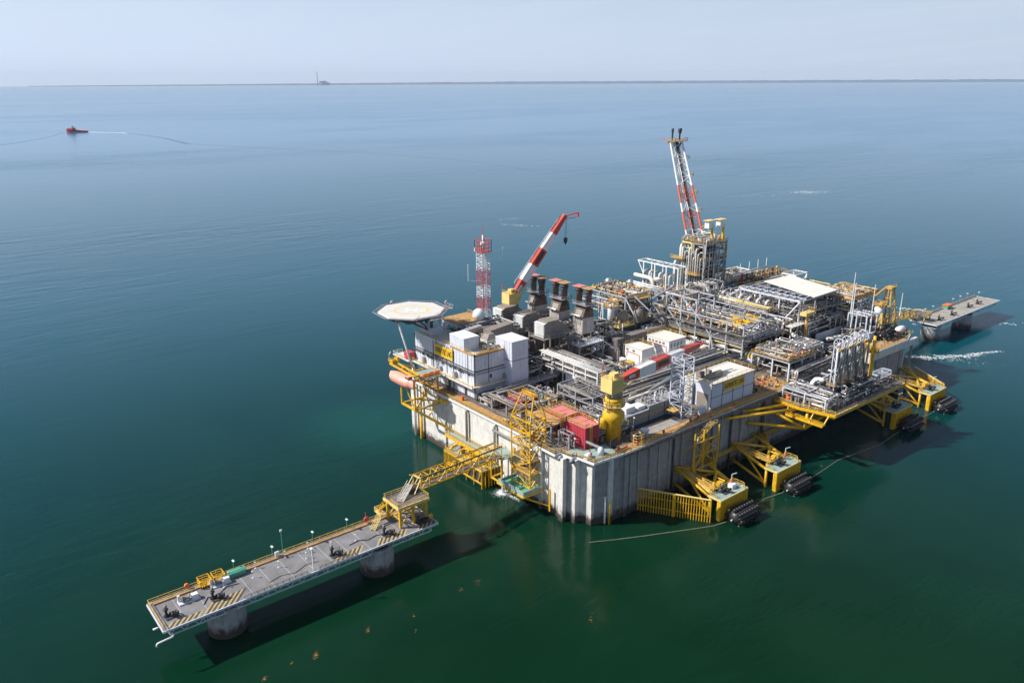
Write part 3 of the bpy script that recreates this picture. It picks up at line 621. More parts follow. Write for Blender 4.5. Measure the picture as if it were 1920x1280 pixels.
P('handrail', MB().rail([(-0.7, 55.6, 5.7), (-6.6, 55.6, 5.7), (-6.6, 36.5, 5.7), (-0.8, 36.5, 5.7)], w=0.13), 'rail', t)
for k, (y, lb) in enumerate([(53.4, 'yellow'), (49.5, 'rail'), (44.5, 'yellow'), (40.5, 'yellow')]):
    mb = MB().tube([(-5.6, y, 5.7), (-5.6, y, 7.2), (-3.0, y, 7.2), (-3.0, y-1.2, 7.2), (-1, y-1.2, 7.2)], 0.32, 8); P('intake_pipe', mb, lb, t, True)
mb = MB(); rr = random.Random(19)
for i in range(70):
    x = rr.uniform(-6.2, -1.2); y = rr.uniform(37, 55); h = rr.uniform(.5, 1.8); k = rr.random()
    if k < .35: mb.cbox((x, y, 5.7), .5, .7, h)
    elif k < .8: mb.tube([(x, y, 5.7), (x, y, 5.7+h), (x, y+rr.uniform(-2, 2), 5.7+h)], .16, 6)
    else: mb.tube([(x, y, 5.2), (x, y, 2.4)], .2, 6)
P('intake_fittings', mb, 'yellow', t)['kind'] = 'stuff'
P('underside_shade_sheet', MB().box(-6.2, 37.2, .4, -5.9, 50, 5.2), 'dark', t)  # dark sheet painting in the shade below the cage deck
P('pump_housing', MB().lathe((-3.6, 42.6, 5.7), [(0.9, 0), (0.9, 1.4), (0.4, 1.8)], 10), 'yellow', t, True)
P('pump_housing', MB().lathe((-3.6, 51.6, 5.7), [(0.8, 0), (0.8, 1.2), (0.4, 1.8)], 10), 'taupe', t, True)
t = T('outfall_basin', 'green lined yellow outfall trough bracketed off the short wall', 'outfall trough', (-4, 25, 5))
P('trough_floor', MB().box(-7.2, 17.0, 6.0, -1.2, 27.5, 6.3), 'green', t)
P('trough_wall', MB().box(-7.4, 16.8, 6.0, -7.1, 27.6, 7.4).box(-7.4, 16.6, 6.0, -1.2, 16.9, 7.4).box(-7.4, 27.5, 6.0, -1.2, 27.8, 7.0), 'greendeck', t)
P('frame', MB().beam((-7.6, 16.4, 5.9), (-7.6, 28, 5.9), 0.35).beam((-7.6, 16.4, 5.9), (-0.5, 16.4, 5.9), 0.35).beam((-7.6, 28, 5.9), (-0.5, 28, 5.9), 0.35).beam((-7.4, 17, 5.8), (-0.8, 13.2, 2.4), 0.3).beam((-7.4, 17, 5.8), (-0.8, 21, 1.6), 0.25).beam((-1.2, 12.8, 1.2), (-1.2, 12.8, 8), 0.4), 'yellow', t)
P('knee_brace', MB().beam((-7.4, 27, 5.8), (-0.4, 27, 2.0), 0.25), 'yellow', t)
t = T('lower_frame', 'small yellow hanging frame above the white outfall', 'frame', (-4, 31, 4))
mb = MB()
for x in (-5.5, -1.5):
    for y in (28.6, 33.4): mb.beam((x, y, 4.6), (x, y, 12.4), 0.35)
P('leg', mb, 'yellow', t)
P('ring_beam', MB().beam((-5.5, 28.6, 4.8), (-5.5, 33.4, 4.8), 0.4).beam((-5.5, 28.6, 4.8), (-1.0, 28.6, 4.8), 0.4).beam((-5.5, 33.4, 4.8), (-1.0, 33.4, 4.8), 0.4).beam((-5.5, 28.6, 12.2), (-5.5, 33.4, 12.2), 0.4).beam((-5.5, 28.6, 12.2), (-1.0, 28.6, 12.2), 0.4).beam((-5.5, 33.4, 12.2), (-1.0, 33.4, 12.2), 0.4), 'yellow', t)
P('top_deck', MB().box(-6.2, 27.6, 12.4, -0.6, 34.2, 12.65), 'greendeck', t)
P('handrail', MB().rail([(-6.1, 27.7, 12.65), (-0.7, 27.7, 12.65)], w=0.11).rail([(-6.1, 34.1, 12.65), (-0.7, 34.1, 12.65)], w=0.11), 'rail', t)
# gangway tower (tall yellow lattice that leans back over the deck)
t = T('gangway_tower', 'tall yellow lattice gangway tower on the short wall above the outfall', 'lattice tower', (-3, 20, 6))
OL = [(-4.2, 25.6), (-4.2, 17.6)]; IL = [(1.2, 25.6), (1.2, 17.6)]
for (x, y) in OL: P('leg', MB().tube([(x, y, 6.2), (x, y, 26.4), (x+2.6, y+(-1.6 if y > 20 else 1.6), 33.2)], 0.21, 7, bend=False), 'yellow', t)
for (x, y) in IL: P('leg', MB().tube([(x, y, DZ), (x, y, 27.0), (x-1.6, y+(-1.6 if y > 20 else 1.6), 33.2)], 0.2, 7, bend=False), 'yellow', t)
mb = MB(); zs = [7, 11, 15, 19.5, 23, 26.4]
for i, z in enumerate(zs):
    mb.beam((-4.2, 25.6, z), (-4.2, 17.6, z), 0.24)
    if z >= 19: mb.beam((1.2, 25.6, z), (1.2, 17.6, z), 0.2); mb.beam((-4.2, 25.6, z), (1.2, 25.6, z), 0.2)
    mb.beam((-4.2, 17.6, z), (1.2 if z > 19 else -0.4, 17.6, z), 0.2)
    if i < len(zs)-1:
        z2 = zs[i+1]; a, b = (25.6, 17.6) if i % 2 else (17.6, 25.6)
        mb.beam((-4.2, a, z), (-4.2, b, z2), 0.2); mb.beam((-4.2, 17.6, z), (-0.4 if z2 < 19.6 else 1.2, 17.6, z2), 0.2)
        if z > 19: mb.beam((1.2, a, z), (1.2, b, z2), 0.2)
mb.beam((-4.2, 25.6, 26.4), (-1.6, 19.2, 33.2), 0.18).beam((1.2, 17.6, 26.4), (-0.4, 24, 33.2), 0.18)
P('lattice', mb, 'yellow', t)
P('top_platform', MB().box(-2.0, 19.6, 33.0, -0.2, 23.6, 33.2).rail([(-2.0, 19.6, 33.2), (-2.0, 23.6, 33.2)], h=0.9, w=0.12), 'yellow', t)
P('mid_platform', MB().box(-4.2, 17.8, 11.1, -0.7, 25.4, 11.3), 'rust', t)
P('mid_platform', MB().box(-4.2, 17.8, 15.1, -0.7, 25.4, 15.3), 'grate', t)
mb = MB(); rr = random.Random(77)
for i in range(70):
    z = rr.choice((7.4, 11.3, 15.3, 19.6, 23)); y = rr.uniform(17.8, 25.4); x = rr.uniform(-4.1, -0.8); k = rr.random()
    if k < .5: mb.beam((x, y, z), (x, y, z+rr.uniform(1, 3.4)), .1)
    elif k < .8: mb.beam((x, y, z+1), (x, min(25.4, y+rr.uniform(1, 4)), z+rr.uniform(.6, 2.6)), .12)
    else: mb.cbox((x, y, z), .6, .8, rr.uniform(.6, 1.5))
P('fitting', mb, 'rail', t)['kind'] = 'stuff'
P('ladder', MB().ladder((-3.9, 21.6, 7), (-3.9, 21.6, 26), side=(0, 0.35, 0)), 'rail', t)
for z in (11.3, 15.3): P('handrail', MB().rail([(-4.3, 25.4, z), (-4.3, 17.8, z)], w=0.1, step=2), 'rail', t)
P('stair', MB().stair((-2.6, 24.6, 11.2), (-2.6, 18.8, 15.2), 0.9), 'rail', t)
P('stair', MB().stair((-2.6, 18.8, 15.3), (-2.6, 24.6, 19.4), 0.9), 'rail', t)
for k, z in enumerate((12.0, 16.0, 20.4)):
    P('winch_drum', MB().lathe((-1.6, 21.6, z), [(0.9, -1.2), (0.9, -1.1), (0.5, -1.05), (0.5, 1.05), (0.9, 1.1), (0.9, 1.2)], 12, 'y'), 'taupe', t, True)
t = T('outfall_jet', 'white jet of water dropping from the wall into a ring of foam', 'outfall water', (-3.2, 31.4, 0))
rr = random.Random(5); mb = MB()
P('falling_water', MB().tube([(-2.8, 31.0, 5.6), (-3.0, 31.0, 3.0), (-3.2, 31.0, 0)], 0.22, 8, 0.5, bend=False), 'foam', t, True)
def foam_patch(mb, cx_, cy_, n, sx_, sy_, rot, rr, rmin=0.08, rmax=0.4, z=0.02):
    for i in range(n):
        u = rr.gauss(0, 1); v_ = rr.gauss(0, 1)
        x = u*sx_; y = v_*sy_; ca, sa = math.cos(rot), math.sin(rot)
        X = cx_+x*ca-y*sa; Y = cy_+x*sa+y*ca; r = rr.uniform(rmin, rmax)*math.exp(-0.2*(u*u+v_*v_)); k = rr.randint(5, 7); a0 = rr.random()*6.28; el = rr.uniform(1.2, 2.6)
        pts = []
        for j in range(k):
            a = a0+2*math.pi*j/k; q = r*rr.uniform(0.6, 1.2); xx = q*math.cos(a)*el; yy = q*math.sin(a)
            pts.append((X+xx*0.78+yy*0.63, Y-xx*0.63+yy*0.78, z+0.0004*(i % 60)))
        mb.add(pts, [tuple(range(k))])
foam_patch(mb, -3.4, 31.2, 420, 0.8, 0.8, 0, rr, 0.06, 0.2, 0.03); foam_patch(mb, -3.6, 31.0, 700, 1.7, 1.5, 0, rr, 0.02, 0.1, 0.05); foam_patch(mb, -2.6, 26.4, 260, 0.5, 2.6, 0.1, rr, 0.02, 0.12, 0.07)
P('foam_ring', mb, 'foam', t)
mb = MB(); rr = random.Random(8)
[foam_patch(mb, 206+i*2.2+rr.gauss(0, 1.2), 12-i*1.35+rr.gauss(0, 1.0), 46, 2.6, 0.9, -1.0+rr.gauss(0, .3), rr, 0.05, 0.34) for i in range(12)]; foam_patch(mb, 216, 3, 260, 9, 3.4, -1.1, rr, 0.04, 0.2); [foam_patch(mb, 232+i*2.6, -2-i*1.1, 40, 2.2, 0.7, -0.6, rr, 0.05, 0.3) for i in range(5)]; foam_patch(mb, 283, 48, 70, 9, 1.6, -1.1, rr, 0.2, 0.5); foam_patch(mb, 256, 55, 80, 12, 2.0, -1.0, rr, 0.2, 0.5); foam_patch(mb, 296, 2, 30, 9, 2.0, -1.0, rr, 0.2, 0.6)
S('sea_foam', 'white foam drifting past the far platform piers', 'foam', mb, 'foam', kind='stuff')
mb = MB(); foam_patch(mb, 655, 342, 190, 22, 9, -0.45, rr, 0.2, 0.8); foam_patch(mb, 590, 360, 40, 22, 7, -0.6, rr, 0.2, 0.6)
S('sea_foam', 'pale foam patch on the open water beyond the flare tower', 'foam', mb, 'foam', kind='stuff')
mb = MB(); foam_patch(mb, 290, 382, 70, 13, 2.0, -1.0, rr, 0.12, 0.45); foam_patch(mb, 305, 412, 55, 11, 2.5, -0.2, rr, 0.1, 0.35)
S('sea_foam', 'faint foam streaks on the water left of the raised crane tip', 'foam', mb, 'foam', kind='stuff')
mb = MB(); rr = random.Random(12)
def gp(u, v_):                                         # sea point under a picture position, for the floating weed
    d = _F*FPX+_R2*(u-960)+_U2*(640-v_); k = -CAM.z/d.z; p = CAM+d*k; return p.x, p.y
for u, v_, n, s in [(690, 1180, 34, 0.5), (592, 1228, 60, 0.75), (547, 1242, 14, 0.3), (496, 1272, 30, 0.5), (776, 1152, 14, 0.5), (780, 1182, 6, .4), (865, 1105, 16, 0.9), (895, 1092, 16, 1.0), (1540, 872, 12, 0.8), (1110, 1160, 18, 1.6), (1450, 960, 14, 2.2), (1500, 990, 12, 2.0)]:
    x, y = gp(u, v_); foam_patch(mb, x, y, n, s*1.1, s*0.5, 0.9, rr, 0.03, 0.10)
S('floating_weed', 'small orange brown clumps of weed floating in the green water', 'seaweed', mb, 'weed', kind='stuff')

# ================================================================== long side: breasting docks, fenders, fences
def fender_unit():
    r = T('rubber_fender', 'x', 'fender', (0, 0, 0)); R = 2.15
    P('body', MB().capsule((0, 0, 0), 9.4, R, 'x', 20, 0.8), 'black', r, True)
    mb = MB()
    for row in range(8):
        a = 2*math.pi*row/8
        for k in range(8):
            x = -3.9+k*1.12; mb.lathe((x, math.cos(a)*(R+0.3), math.sin(a)*(R+0.3)), [(0.2, -0.30), (0.5, -0.24), (0.58, 0), (0.5, 0.24), (0.2, 0.30)], 8, 'x')
    P('tyre_net', mb, 'black', r, True)
    mb = MB()
    for row in range(8):
        a = 2*math.pi*(row+0.5)/8; mb.tube([(-4.2, math.cos(a)*(R*0.82), math.sin(a)*(R*0.82)), (-3.4, math.cos(a)*(R+0.05), math.sin(a)*(R+0.05)), (3.4, math.cos(a)*(R+0.05), math.sin(a)*(R+0.05)), (4.2, math.cos(a)*(R*0.82), math.sin(a)*(R*0.82))], 0.07, 5, bend=False)
    P('net_chain', mb, 'taupe', r)
    P('end_shackle', MB().tube([(-4.4, 0, 0), (-5.2, 0, 0)], 0.2, 6), 'white', r); P('end_shackle', MB().tube([(4.4, 0, 0), (5.2, 0, 0)], 0.2, 6), 'white', r)
    return r
fd = fender_unit(); fenders = []
for x in (38.0, 64.0, 132.5, 158.0):
    o = fd if not fenders else dup(fd); o.location = (x, -22.0, 1.45); fenders.append(o)
ordinal(fenders, 'black rubber fender floating in a tyre net', 'fenders floating along the docks')
fl = dup(fd); fl.location = (163.0, 5.6, DZ+2.3); fl.rotation_euler = (0, 0, 0.15); fl['label'] = 'spare black rubber fender lying on the far deck corner'; fl['group'] = ''
del fl['group']
dlab = ['yellow breasting dock nearest the camera with the palisade beside it', 'second yellow breasting dock from the left', 'third yellow dock, half hidden below the loading platform', 'farthest yellow breasting dock at the right']
for i, x0 in enumerate((32.0, 58.0, 126.8, 152.5)):
    x1 = x0+12.0; t = T('breasting_dock', dlab[i], 'breasting dock', ((x0+x1)/2, -16, 0), 'yellow breasting docks along the long side')
    P('front_panel', MB().box(x0, -18.9, -0.8, x1, -17.9, 6.0), 'yellow', t)
    mb = MB()
    for k in range(9): mb.box(x0+0.2+k*1.45, -19.05, -0.6, x0+0.4+k*1.45, -18.9, 5.9)
    P('panel_rib', mb, 'yellow', t)
    P('dock_deck', MB().box(x0, -18.9, 6.0, x1, -14.6, 6.25), 'greendeck', t)
    P('deck_edge', MB().beam((x0, -18.95, 6.05), (x1, -18.95, 6.05), 0.25, 0.5).beam((x0, -18.9, 6.05), (x0, -14.6, 6.05), 0.25, 0.5).beam((x1, -18.9, 6.05), (x1, -14.6, 6.05), 0.25, 0.5), 'cream', t)
    mb = MB(); hx = (x0+x1)/2+1; hub = Vector((hx+5.0, -8.0, 6.6))
    for x in (x0+0.6, x1-0.6):
        mb.tube([(x, -17.8, 5.6), (x, -17.8, -2)], 0.4, 8); mb.tube([(x, -15, 5.6), (x, -15, -2)], 0.4, 8)
        mb.tube([(x, -15, 5.5), (x+2.5, -0.4, 8.0)], 0.45, 8); mb.tube([(x, -15, 1.0), (x+2.5, -0.4, 3.0)], 0.4, 8)
        mb.tube([(x, -15, 1.0), (x+1.4, -7, 6.6)], 0.3, 8)
    mb.tube([(x0+0.6, -15, 5.4), (x1-0.6, -8.5, 6.6), (x1+8, -0.4, 7.5)], 0.42, 8, bend=False)
    mb.tube([(x1-0.6, -15, 5.4), hub, (hx+10, -0.4, 8.0)], 0.42, 8, bend=False)
    mb.tube([hub, (hx-4, -0.4, 8.2)], 0.38, 8); mb.tube([hub, (hx+3, -0.4, 1.8)], 0.38, 8); mb.tube([hub, (hub.x, hub.y, -2)], 0.38, 8); mb.tube([hub, (x1-0.6, -15, 0.6)], 0.35, 8); mb.sphere(hub, 0.75, 10)
    P('tube_frame', mb, 'yellow', t, True)
    P('gangway', MB().box(hx-4.6, -14.8, 6.9, hx-3.2, -0.4, 7.1).rail([(hx-4.6, -14.8, 7.1), (hx-4.6, -0.4, 7.1)], w=0.12).rail([(hx-3.2, -14.8, 7.1), (hx-3.2, -0.4, 7.1)], w=0.12), 'rail', t)
    P('handrail', MB().rail([(x0+0.2, -17.2, 6.25), (x0+0.2, -14.7, 6.25), (hx-4.8, -14.7, 6.25)], w=0.12).rail([(hx-3, -14.7, 6.25), (x1-0.2, -14.7, 6.25), (x1-0.2, -17.6, 6.25), (x1-1.6, -18.8, 6.25)], w=0.13), 'rail', t)
    P('deck_pipework', MB().tube([(x0+5, -14.2, 6.4), (x0+5, -14.2, 7.6), (x0+8, -14.2, 7.6), (x0+8, -11, 7.6)], 0.2, 6).tube([(x0+8.8, -15.2, 6.3), (x0+8.8, -15.2, 8.4), (x0+10.2, -15.2, 8.4)], 0.12, 6).cbox((x0+6.5, -13.4, 6.3), 1.4, 1.2, 1.4), 'yellow', t)
    P('lamp_post', MB().beam((x1-2.2, -14.9, 6.3), (x1-2.2, -14.9, 9.4), 0.14).beam((x1-2.2, -14.9, 9.4), (x1-0.4, -15.2, 9.4), 0.18), 'white', t)
    o = dup(hook0); o.location = (x0+4.8, -16.6, 6.25); o.rotation_euler = (0, 0, 0); hooks.append(o)
    if i in (0, 1): S('signal_ball', ('red signal ball on the yellow dock nearest the camera', 'red signal ball on the second yellow dock')[i], 'signal ball', MB().sphere((x1-3.0, -15.4, 7.6), 0.45, 10).beam((x1-3, -15.4, 6.25), (x1-3, -15.4, 7.3), 0.15), 'boomred', smooth=True)
ordinal(hooks[-4:], 'black mooring hook on a yellow dock deck', 'mooring hooks on the breasting docks')
S('electrical_box', 'white box on the green top of the nearest yellow dock', 'box', MB().box(39.6, -16.9, 6.25, 41.4, -15.3, 7.5), 'white')
def palisade(a, b, label):
    a = Vector(a); b = Vector(b); t = T('palisade', label, 'palisade fence', tuple((a+b)/2))
    mb = MB(); n = 27
    for i in range(n+1): p = a.lerp(b, i/n); mb.tube([(p.x, p.y, 6.6), (p.x, p.y, -0.6)], 0.15, 6)
    P('upright_tubes', mb, 'yellow', t)
    mb = MB(); 
    for z in (6.3, 4.4, 1.6): mb.beam((a.x+.25, a.y+.15, z), (b.x+.25, b.y+.15, z), 0.2)
    P('cross_rail', mb, 'yellow', t); m_ = a.lerp(b, 0.5); P('mid_post', MB().beam((m_.x, m_.y, 6.8), (m_.x, m_.y, -1), 0.6), 'yellow', t)
    P('cap_walkway', MB().beam((a.x, a.y, 6.75), (b.x, b.y, 6.75), 0.6, 0.15), 'cream', t)
palisade((19.6, -0.6, 0), (29.6, -17.6, 0), 'yellow palisade of upright tubes from the wall out to the nearest dock')
palisade((176.5, -1.5, 0), (165.6, -17.6, 0), 'yellow palisade of tubes beyond the farthest dock')
t = T('dock_service_walkway', 'yellow railed walkway with a heavy tube behind the palisade', 'walkway', (28, -9, 6))
P('deck', MB().beam((33, -15, 6.7), (38, -1, 7.2), 1.4, 0.2), 'cream', t); P('handrail', MB().rail([(32.3, -15, 6.8), (37.3, -1, 7.3)], w=0.13).rail([(33.8, -15, 6.8), (38.8, -1, 7.3)], w=0.13), 'rail', t)
# stair tower hung on the long wall
t = T('stair_tower', 'yellow open stair tower fixed to the shaded long wall', 'stair tower', (43, -2.6, 7))
for x in (37.6, 48.4):
    for y in (-4.8, -0.6): P('post', MB().beam((x, y, 7.4), (x, y, DZ-0.2), 0.36), 'yellow', t)
P('post', MB().beam((41.6, -4.8, 7.4), (41.6, -4.8, DZ), 0.4), 'yellow', t)
mb = MB()
for z in (7.8, 12, 16): mb.beam((37.6, -4.8, z), (48.4, -4.8, z), 0.25)
for a, b in (((37.6, 7.8), (41.6, 12)), ((48.4, 7.8), (41.6, 12)), ((41.6, 12), (48.4, 16)), ((37.6, 16), (41.6, 12)), ((41.6, 16), (48.4, 12))): mb.beam((a[0], -4.8, a[1]), (b[0], -4.8, b[1]), 0.22)
mb.beam((48.4, -4.8, 16), (48.4, -0.6, 12), 0.2).beam((37.6, -4.8, 16), (37.6, -0.6, 12), 0.2); P('brace', mb, 'yellow', t)
P('flight', MB().stair((39, -3.6, 8), (47, -3.6, 12), 1), 'rail', t); P('flight', MB().stair((47, -2, 12), (40, -2, 16), 1), 'rail', t); P('flight', MB().stair((40, -3.6, 16), (46.5, -3.6, DZ), 1), 'rail', t)
P('head_platform', MB().box(44, -3.6, DZ-0.6, 49, -1.6, DZ-0.3), 'grate', t); P('handrail', MB().rail([(44, -3.5, DZ-0.3), (49, -3.5, DZ-0.3)], w=0.1), 'rail', t)
P('head_light', MB().tube([(38.6, -5.0, 18), (36.8, -6.2, 17.4)], 0.2, 6), 'white', t)
# low yellow truss walkway along the long wall
t = T('low_wall_walkway', 'shaded yellow walkway running low along the long wall behind the docks', 'walkway', (72, -1.5, 6))
P('deck', MB().box(50, -2.4, 6.6, 108, -0.9, 6.8), 'rail', t); P('handrail', MB().rail([(50, -2.4, 6.8), (108, -2.4, 6.8)], w=0.12), 'rail', t)
mb = MB()
for x in range(52, 108, 5): mb.beam((x, -2.4, 6.6), (x, -0.4, 4.4), 0.2)
P('bracket', mb, 'yellow', t)
# floating mooring rope
for pts, lab in [([(-3, -4.5), (4, -7.5), (10, -10.5), (17, -13.8), (23, -16.6), (29, -19.3), (32.6, -20.6)], 'thin pale rope floating left from the nearest fender'),
                 ([(43.4, -21.0), (48, -19.6), (53, -19.4), (58.6, -21)], 'pale rope between the two nearest fenders'),
                 ([(69.4, -21), (76, -20.6), (84, -20), (91, -19.4), (100, -20.6), (112, -22), (126.6, -21.4)], 'long rope floating from the second fender to the third'),
                 ([(137.8, -21), (145, -20.6), (152.6, -21)], 'rope between the two farthest fenders')]:
    z0 = [0.5]+[0.06]*(len(pts)-2)+[0.5]
    S('mooring_rope', lab, 'rope', MB().tube([(p[0], p[1], z) for p, z in zip(pts, z0)], 0.085, 6, bend=False), 'rope')

# ================================================================== supply boat and its wake far off
bx, by = 320.0, 2146.0
t = T('supply_boat', 'small red supply boat steaming away to the left far out', 'boat', (bx, by, 0))
def bt(x, y, z, q=0): a = math.atan2(2163.2-2127.7, 301.8-339.0); return (bx+x*math.cos(a)-y*math.sin(a), by+x*math.sin(a)+y*math.cos(a), z)
def bbox(mb, x0, y0, z0, x1, y1, z1):
    c = [bt(x0,y0,z0), bt(x1,y0,z0), bt(x1,y1,z0), bt(x0,y1,z0), bt(x0,y0,z1), bt(x1,y0,z1), bt(x1,y1,z1), bt(x0,y1,z1)]
    mb.add(c, [(3,2,1,0),(4,5,6,7),(0,1,5,4),(1,2,6,5),(2,3,7,6),(3,0,4,7)])
mb = MB(); hp = [(-27, -6, 1), (-27, 6, 1), (14, 6.5, 1), (24, 3, 1), (28, 0, 1), (24, -3, 1), (14, -6.5, 1)]
v = [bt(x*0.93, y*0.8, -1) for x, y, _ in hp]+[bt(x, y, 3.2 if x < 6 else 6.5) for x, y, _ in hp]
n = len(hp); mb.add(v, [tuple(range(n)), tuple(range(n, 2*n))]+[(i, (i+1) % n, (i+1) % n+n, i+n) for i in range(n)])
P('hull', mb, 'boomred', t)
mb = MB(); bbox(mb, 6, -5.6, 3, 21, 5.6, 9); P('deckhouse', mb, 'boomred', t)
mb = MB(); bbox(mb, 8, -5, 9, 17, 5, 12.5); bbox(mb, 9.5, -4, 12.5, 15, 4, 15); P('wheelhouse', mb, 'white', t)
mb = MB(); bbox(mb, 11, -0.3, 15, 12, 0.3, 20); bbox(mb, 3, -3, 3, 5, -1.6, 11); P('mast_and_funnel', mb, 'white', t)
def ribbon(pts, w0, w1, z):
    mb = MB(); v = []
    for i, p in enumerate(pts):
        a = Vector(pts[max(i-1, 0)]); b = Vector(pts[min(i+1, len(pts)-1)]); d = (b-a).normalized(); nrm = Vector((-d.y, d.x)); ww = w0+(w1-w0)*i/(len(pts)-1); ww *= 0.8+0.4*((i*37) % 10)/10
        v += [(p[0]+nrm.x*ww, p[1]+nrm.y*ww, z), (p[0]-nrm.x*ww, p[1]-nrm.y*ww, z)]
    mb.add(v, [(2*i, 2*i+1, 2*i+3, 2*i+2) for i in range(len(pts)-1)]); return mb
def curve(pts, n=10):
    out = []
    for i in range(len(pts)-1):
        p0 = Vector(pts[max(i-1, 0)]); p1 = Vector(pts[i]); p2 = Vector(pts[i+1]); p3 = Vector(pts[min(i+2, len(pts)-1)])
        for k in range(n):
            t_ = k/n; out.append(tuple(0.5*((2*p1)+(-p0+p2)*t_+(2*p0-5*p1+4*p2-p3)*t_*t_+(-p0+3*p1-3*p2+p3)*t_**3)))
    out.append(tuple(pts[-1])); return out
S('boat_wake', 'short white wake behind the red supply boat', 'wake', ribbon(curve([(344, 2126), (365, 2085), (390, 2048), (399, 2005)]), 5, 2.5, 0.05), 'foam', kind='stuff')
M['slick'] = mat('darker_wake_water', (0.004, 0.07, 0.14), 0.25, var=0.3, scale=0.02, damt=0.2, dirt=(0.006, 0.03, 0.04))
S('wake_ripple', 'dark curved wake line trailing right from the boat', 'wake', ribbon(curve([(360, 2120), (403, 2006), (413, 1783), (402, 1640), (394, 1538)]), 2, 5, 0.04), 'slick', kind='stuff')
S('wake_ripple', 'faint dark wake line left ahead of the boat', 'wake', ribbon(curve([(296, 2170), (244, 2018), (190, 1900), (139, 1814), (60, 1700)]), 1.5, 4, 0.04), 'slick', kind='stuff')
S('wake_ripple', 'long faint wake line crossing the middle of the sea', 'wake', ribbon(curve([(394, 1538), (467, 1325), (520, 1190), (555, 1090), (585, 940), (593, 841), (575, 700)]), 1.6, 0.4, 0.04), 'slick', kind='stuff')
# ================================================================== living quarters
def text_mesh(txt, size, origin, xdir, updir, depth, name, tall=1.0):
    cu = bpy.data.curves.new(name, 'FONT'); cu.body = txt; cu.size = size; cu.extrude = depth/2; cu.align_x = 'CENTER'; cu.align_y = 'CENTER'; cu.offset = 0.02
    o = bpy.data.objects.new(name, cu); C.objects.link(o); dg = bpy.context.evaluated_depsgraph_get(); dg.update()
    me = bpy.data.meshes.new_from_object(o.evaluated_get(dg)); bpy.data.objects.remove(o, do_unlink=True)
    X = Vector(xdir).normalized(); U = Vector(updir).normalized(); Nn = X.cross(U); O = Vector(origin)
    mb = MB(); mb.add([tuple(O+X*v.co.x+U*v.co.y*tall+Nn*v.co.z) for v in me.vertices], [tuple(p.vertices) for p in me.polygons]); bpy.data.meshes.remove(me)
    return mb
q = T('living_quarters', 'tall pale grey living quarters block at the left end with the yellow name sign', 'building', (12, 68, DZ))
def ribs(mb, face, a0, a1, c, z0, z1, step, d=0.09, w=0.12):
    k = int((a1-a0)/step)
    for i in range(k+1):
        a = a0+i*(a1-a0)/k
        if face == 'x': mb.box(c-d, a-w/2, z0, c, a+w/2, z1)
        else: mb.box(a-w/2, c-d, z0, a+w/2, c, z1)
P('lower_storey', MB().box(4.0, 53, 20.4, 16, 86, 24.6), 'panel', q)
P('upper_storeys', MB().box(3.6, 53, 24.8, 15.2, 87, 34.2), 'panel', q)
P('upper_storeys', MB().box(15.2, 58, 24.8, 24, 87, 33.4), 'panel', q)
mb = MB(); ribs(mb, 'x', 53.1, 86.9, 3.6, 24.9, 29.1, 1.6); ribs(mb, 'x', 53.1, 86.9, 3.6, 29.5, 34.1, 1.6); ribs(mb, 'x', 53.1, 85.9, 4.0, 20.5, 24.4, 1.6)
ribs(mb, 'y', 3.7, 15, 53, 24.9, 34.1, 1.25); P('wall_rib', mb, 'panel', q)
mb = MB(); ribs(mb, 'x', 53.2, 86.8, 3.55, 20.5, 34.2, 8.4, 0.12, 0.22); mb.box(3.48, 53, 29.15, 3.58, 87, 29.45).box(3.6, 52.88, 29.15, 15.2, 53.0, 29.45).box(3.4, 52.8, 20.4, 3.6, 53.05, 34.3)
P('dark_joint', mb, 'dark', q)
mb = MB().tube([(3.2, 53, 28.8), (3.2, 87, 28.8)], 0.1, 5, bend=False).tube([(3.0, 53, 28.4), (3.0, 87, 28.4)], 0.12, 5, bend=False).tube([(4, 52.5, 28.6), (20.5, 52.4, 28.6)], 0.1, 5, bend=False)
rr = random.Random(4)
for i in range(34): y = 53.4+i; mb.beam((3.6, y, 28.9), (2.9, y, 28.3), 0.1); 
for i in range(12): y = rr.uniform(54, 84); mb.cbox((3.3, y, 27.6), 0.4, 0.5, rr.uniform(0.5, 1.0))
P('pipe_band', mb, 'dark', q)
P('balcony', MB().box(1.6, 52, 24.5, 3.9, 88, 24.8).box(3.9, 51.6, 24.5, 15, 52.95, 24.8), 'ivory', q)
P('balcony_rail', MB().rail([(15, 51.7, 24.8), (1.7, 51.7, 24.8), (1.7, 88, 24.8)], w=0.09), 'rail', q)
P('balcony', MB().box(0.2, 86, 24.5, 4, 96, 24.8).rail([(0.3, 88, 24.8), (0.3, 96, 24.8), (4, 96, 24.8)], w=0.1), 'ivory', q)
P('roof_surface', MB().box(3.8, 53.2, 34.21, 15, 86.8, 34.26), 'roof', q)
P('roof_edge', MB().box(3.5, 52.9, 34.2, 3.9, 66, 34.75).box(3.5, 52.9, 34.2, 15.2, 53.3, 34.75).box(5.6, 54.6, 34.26, 14.0, 55.2, 34.5), 'rust', q)
P('roof_edge', MB().box(3.5, 66, 34.2, 3.9, 87, 34.5), 'white', q)
P('roof_rail', MB().rail([(3.7, 53.1, 34.5), (15, 53.1, 34.5)], w=0.08).rail([(3.7, 53.1, 34.5), (3.7, 86, 34.5)], w=0.08), 'rail', q)
ph = P('penthouse', MB().box(3.7, 58.6, 34.2, 9.4, 66.2, 38.4), 'panel', q); P('penthouse_roof', MB().box(3.6, 58.5, 38.4, 9.5, 66.3, 38.6), 'white', ph)
P('penthouse', MB().box(5.5, 79, 34.2, 9.5, 86, 36.8), 'panel', q)
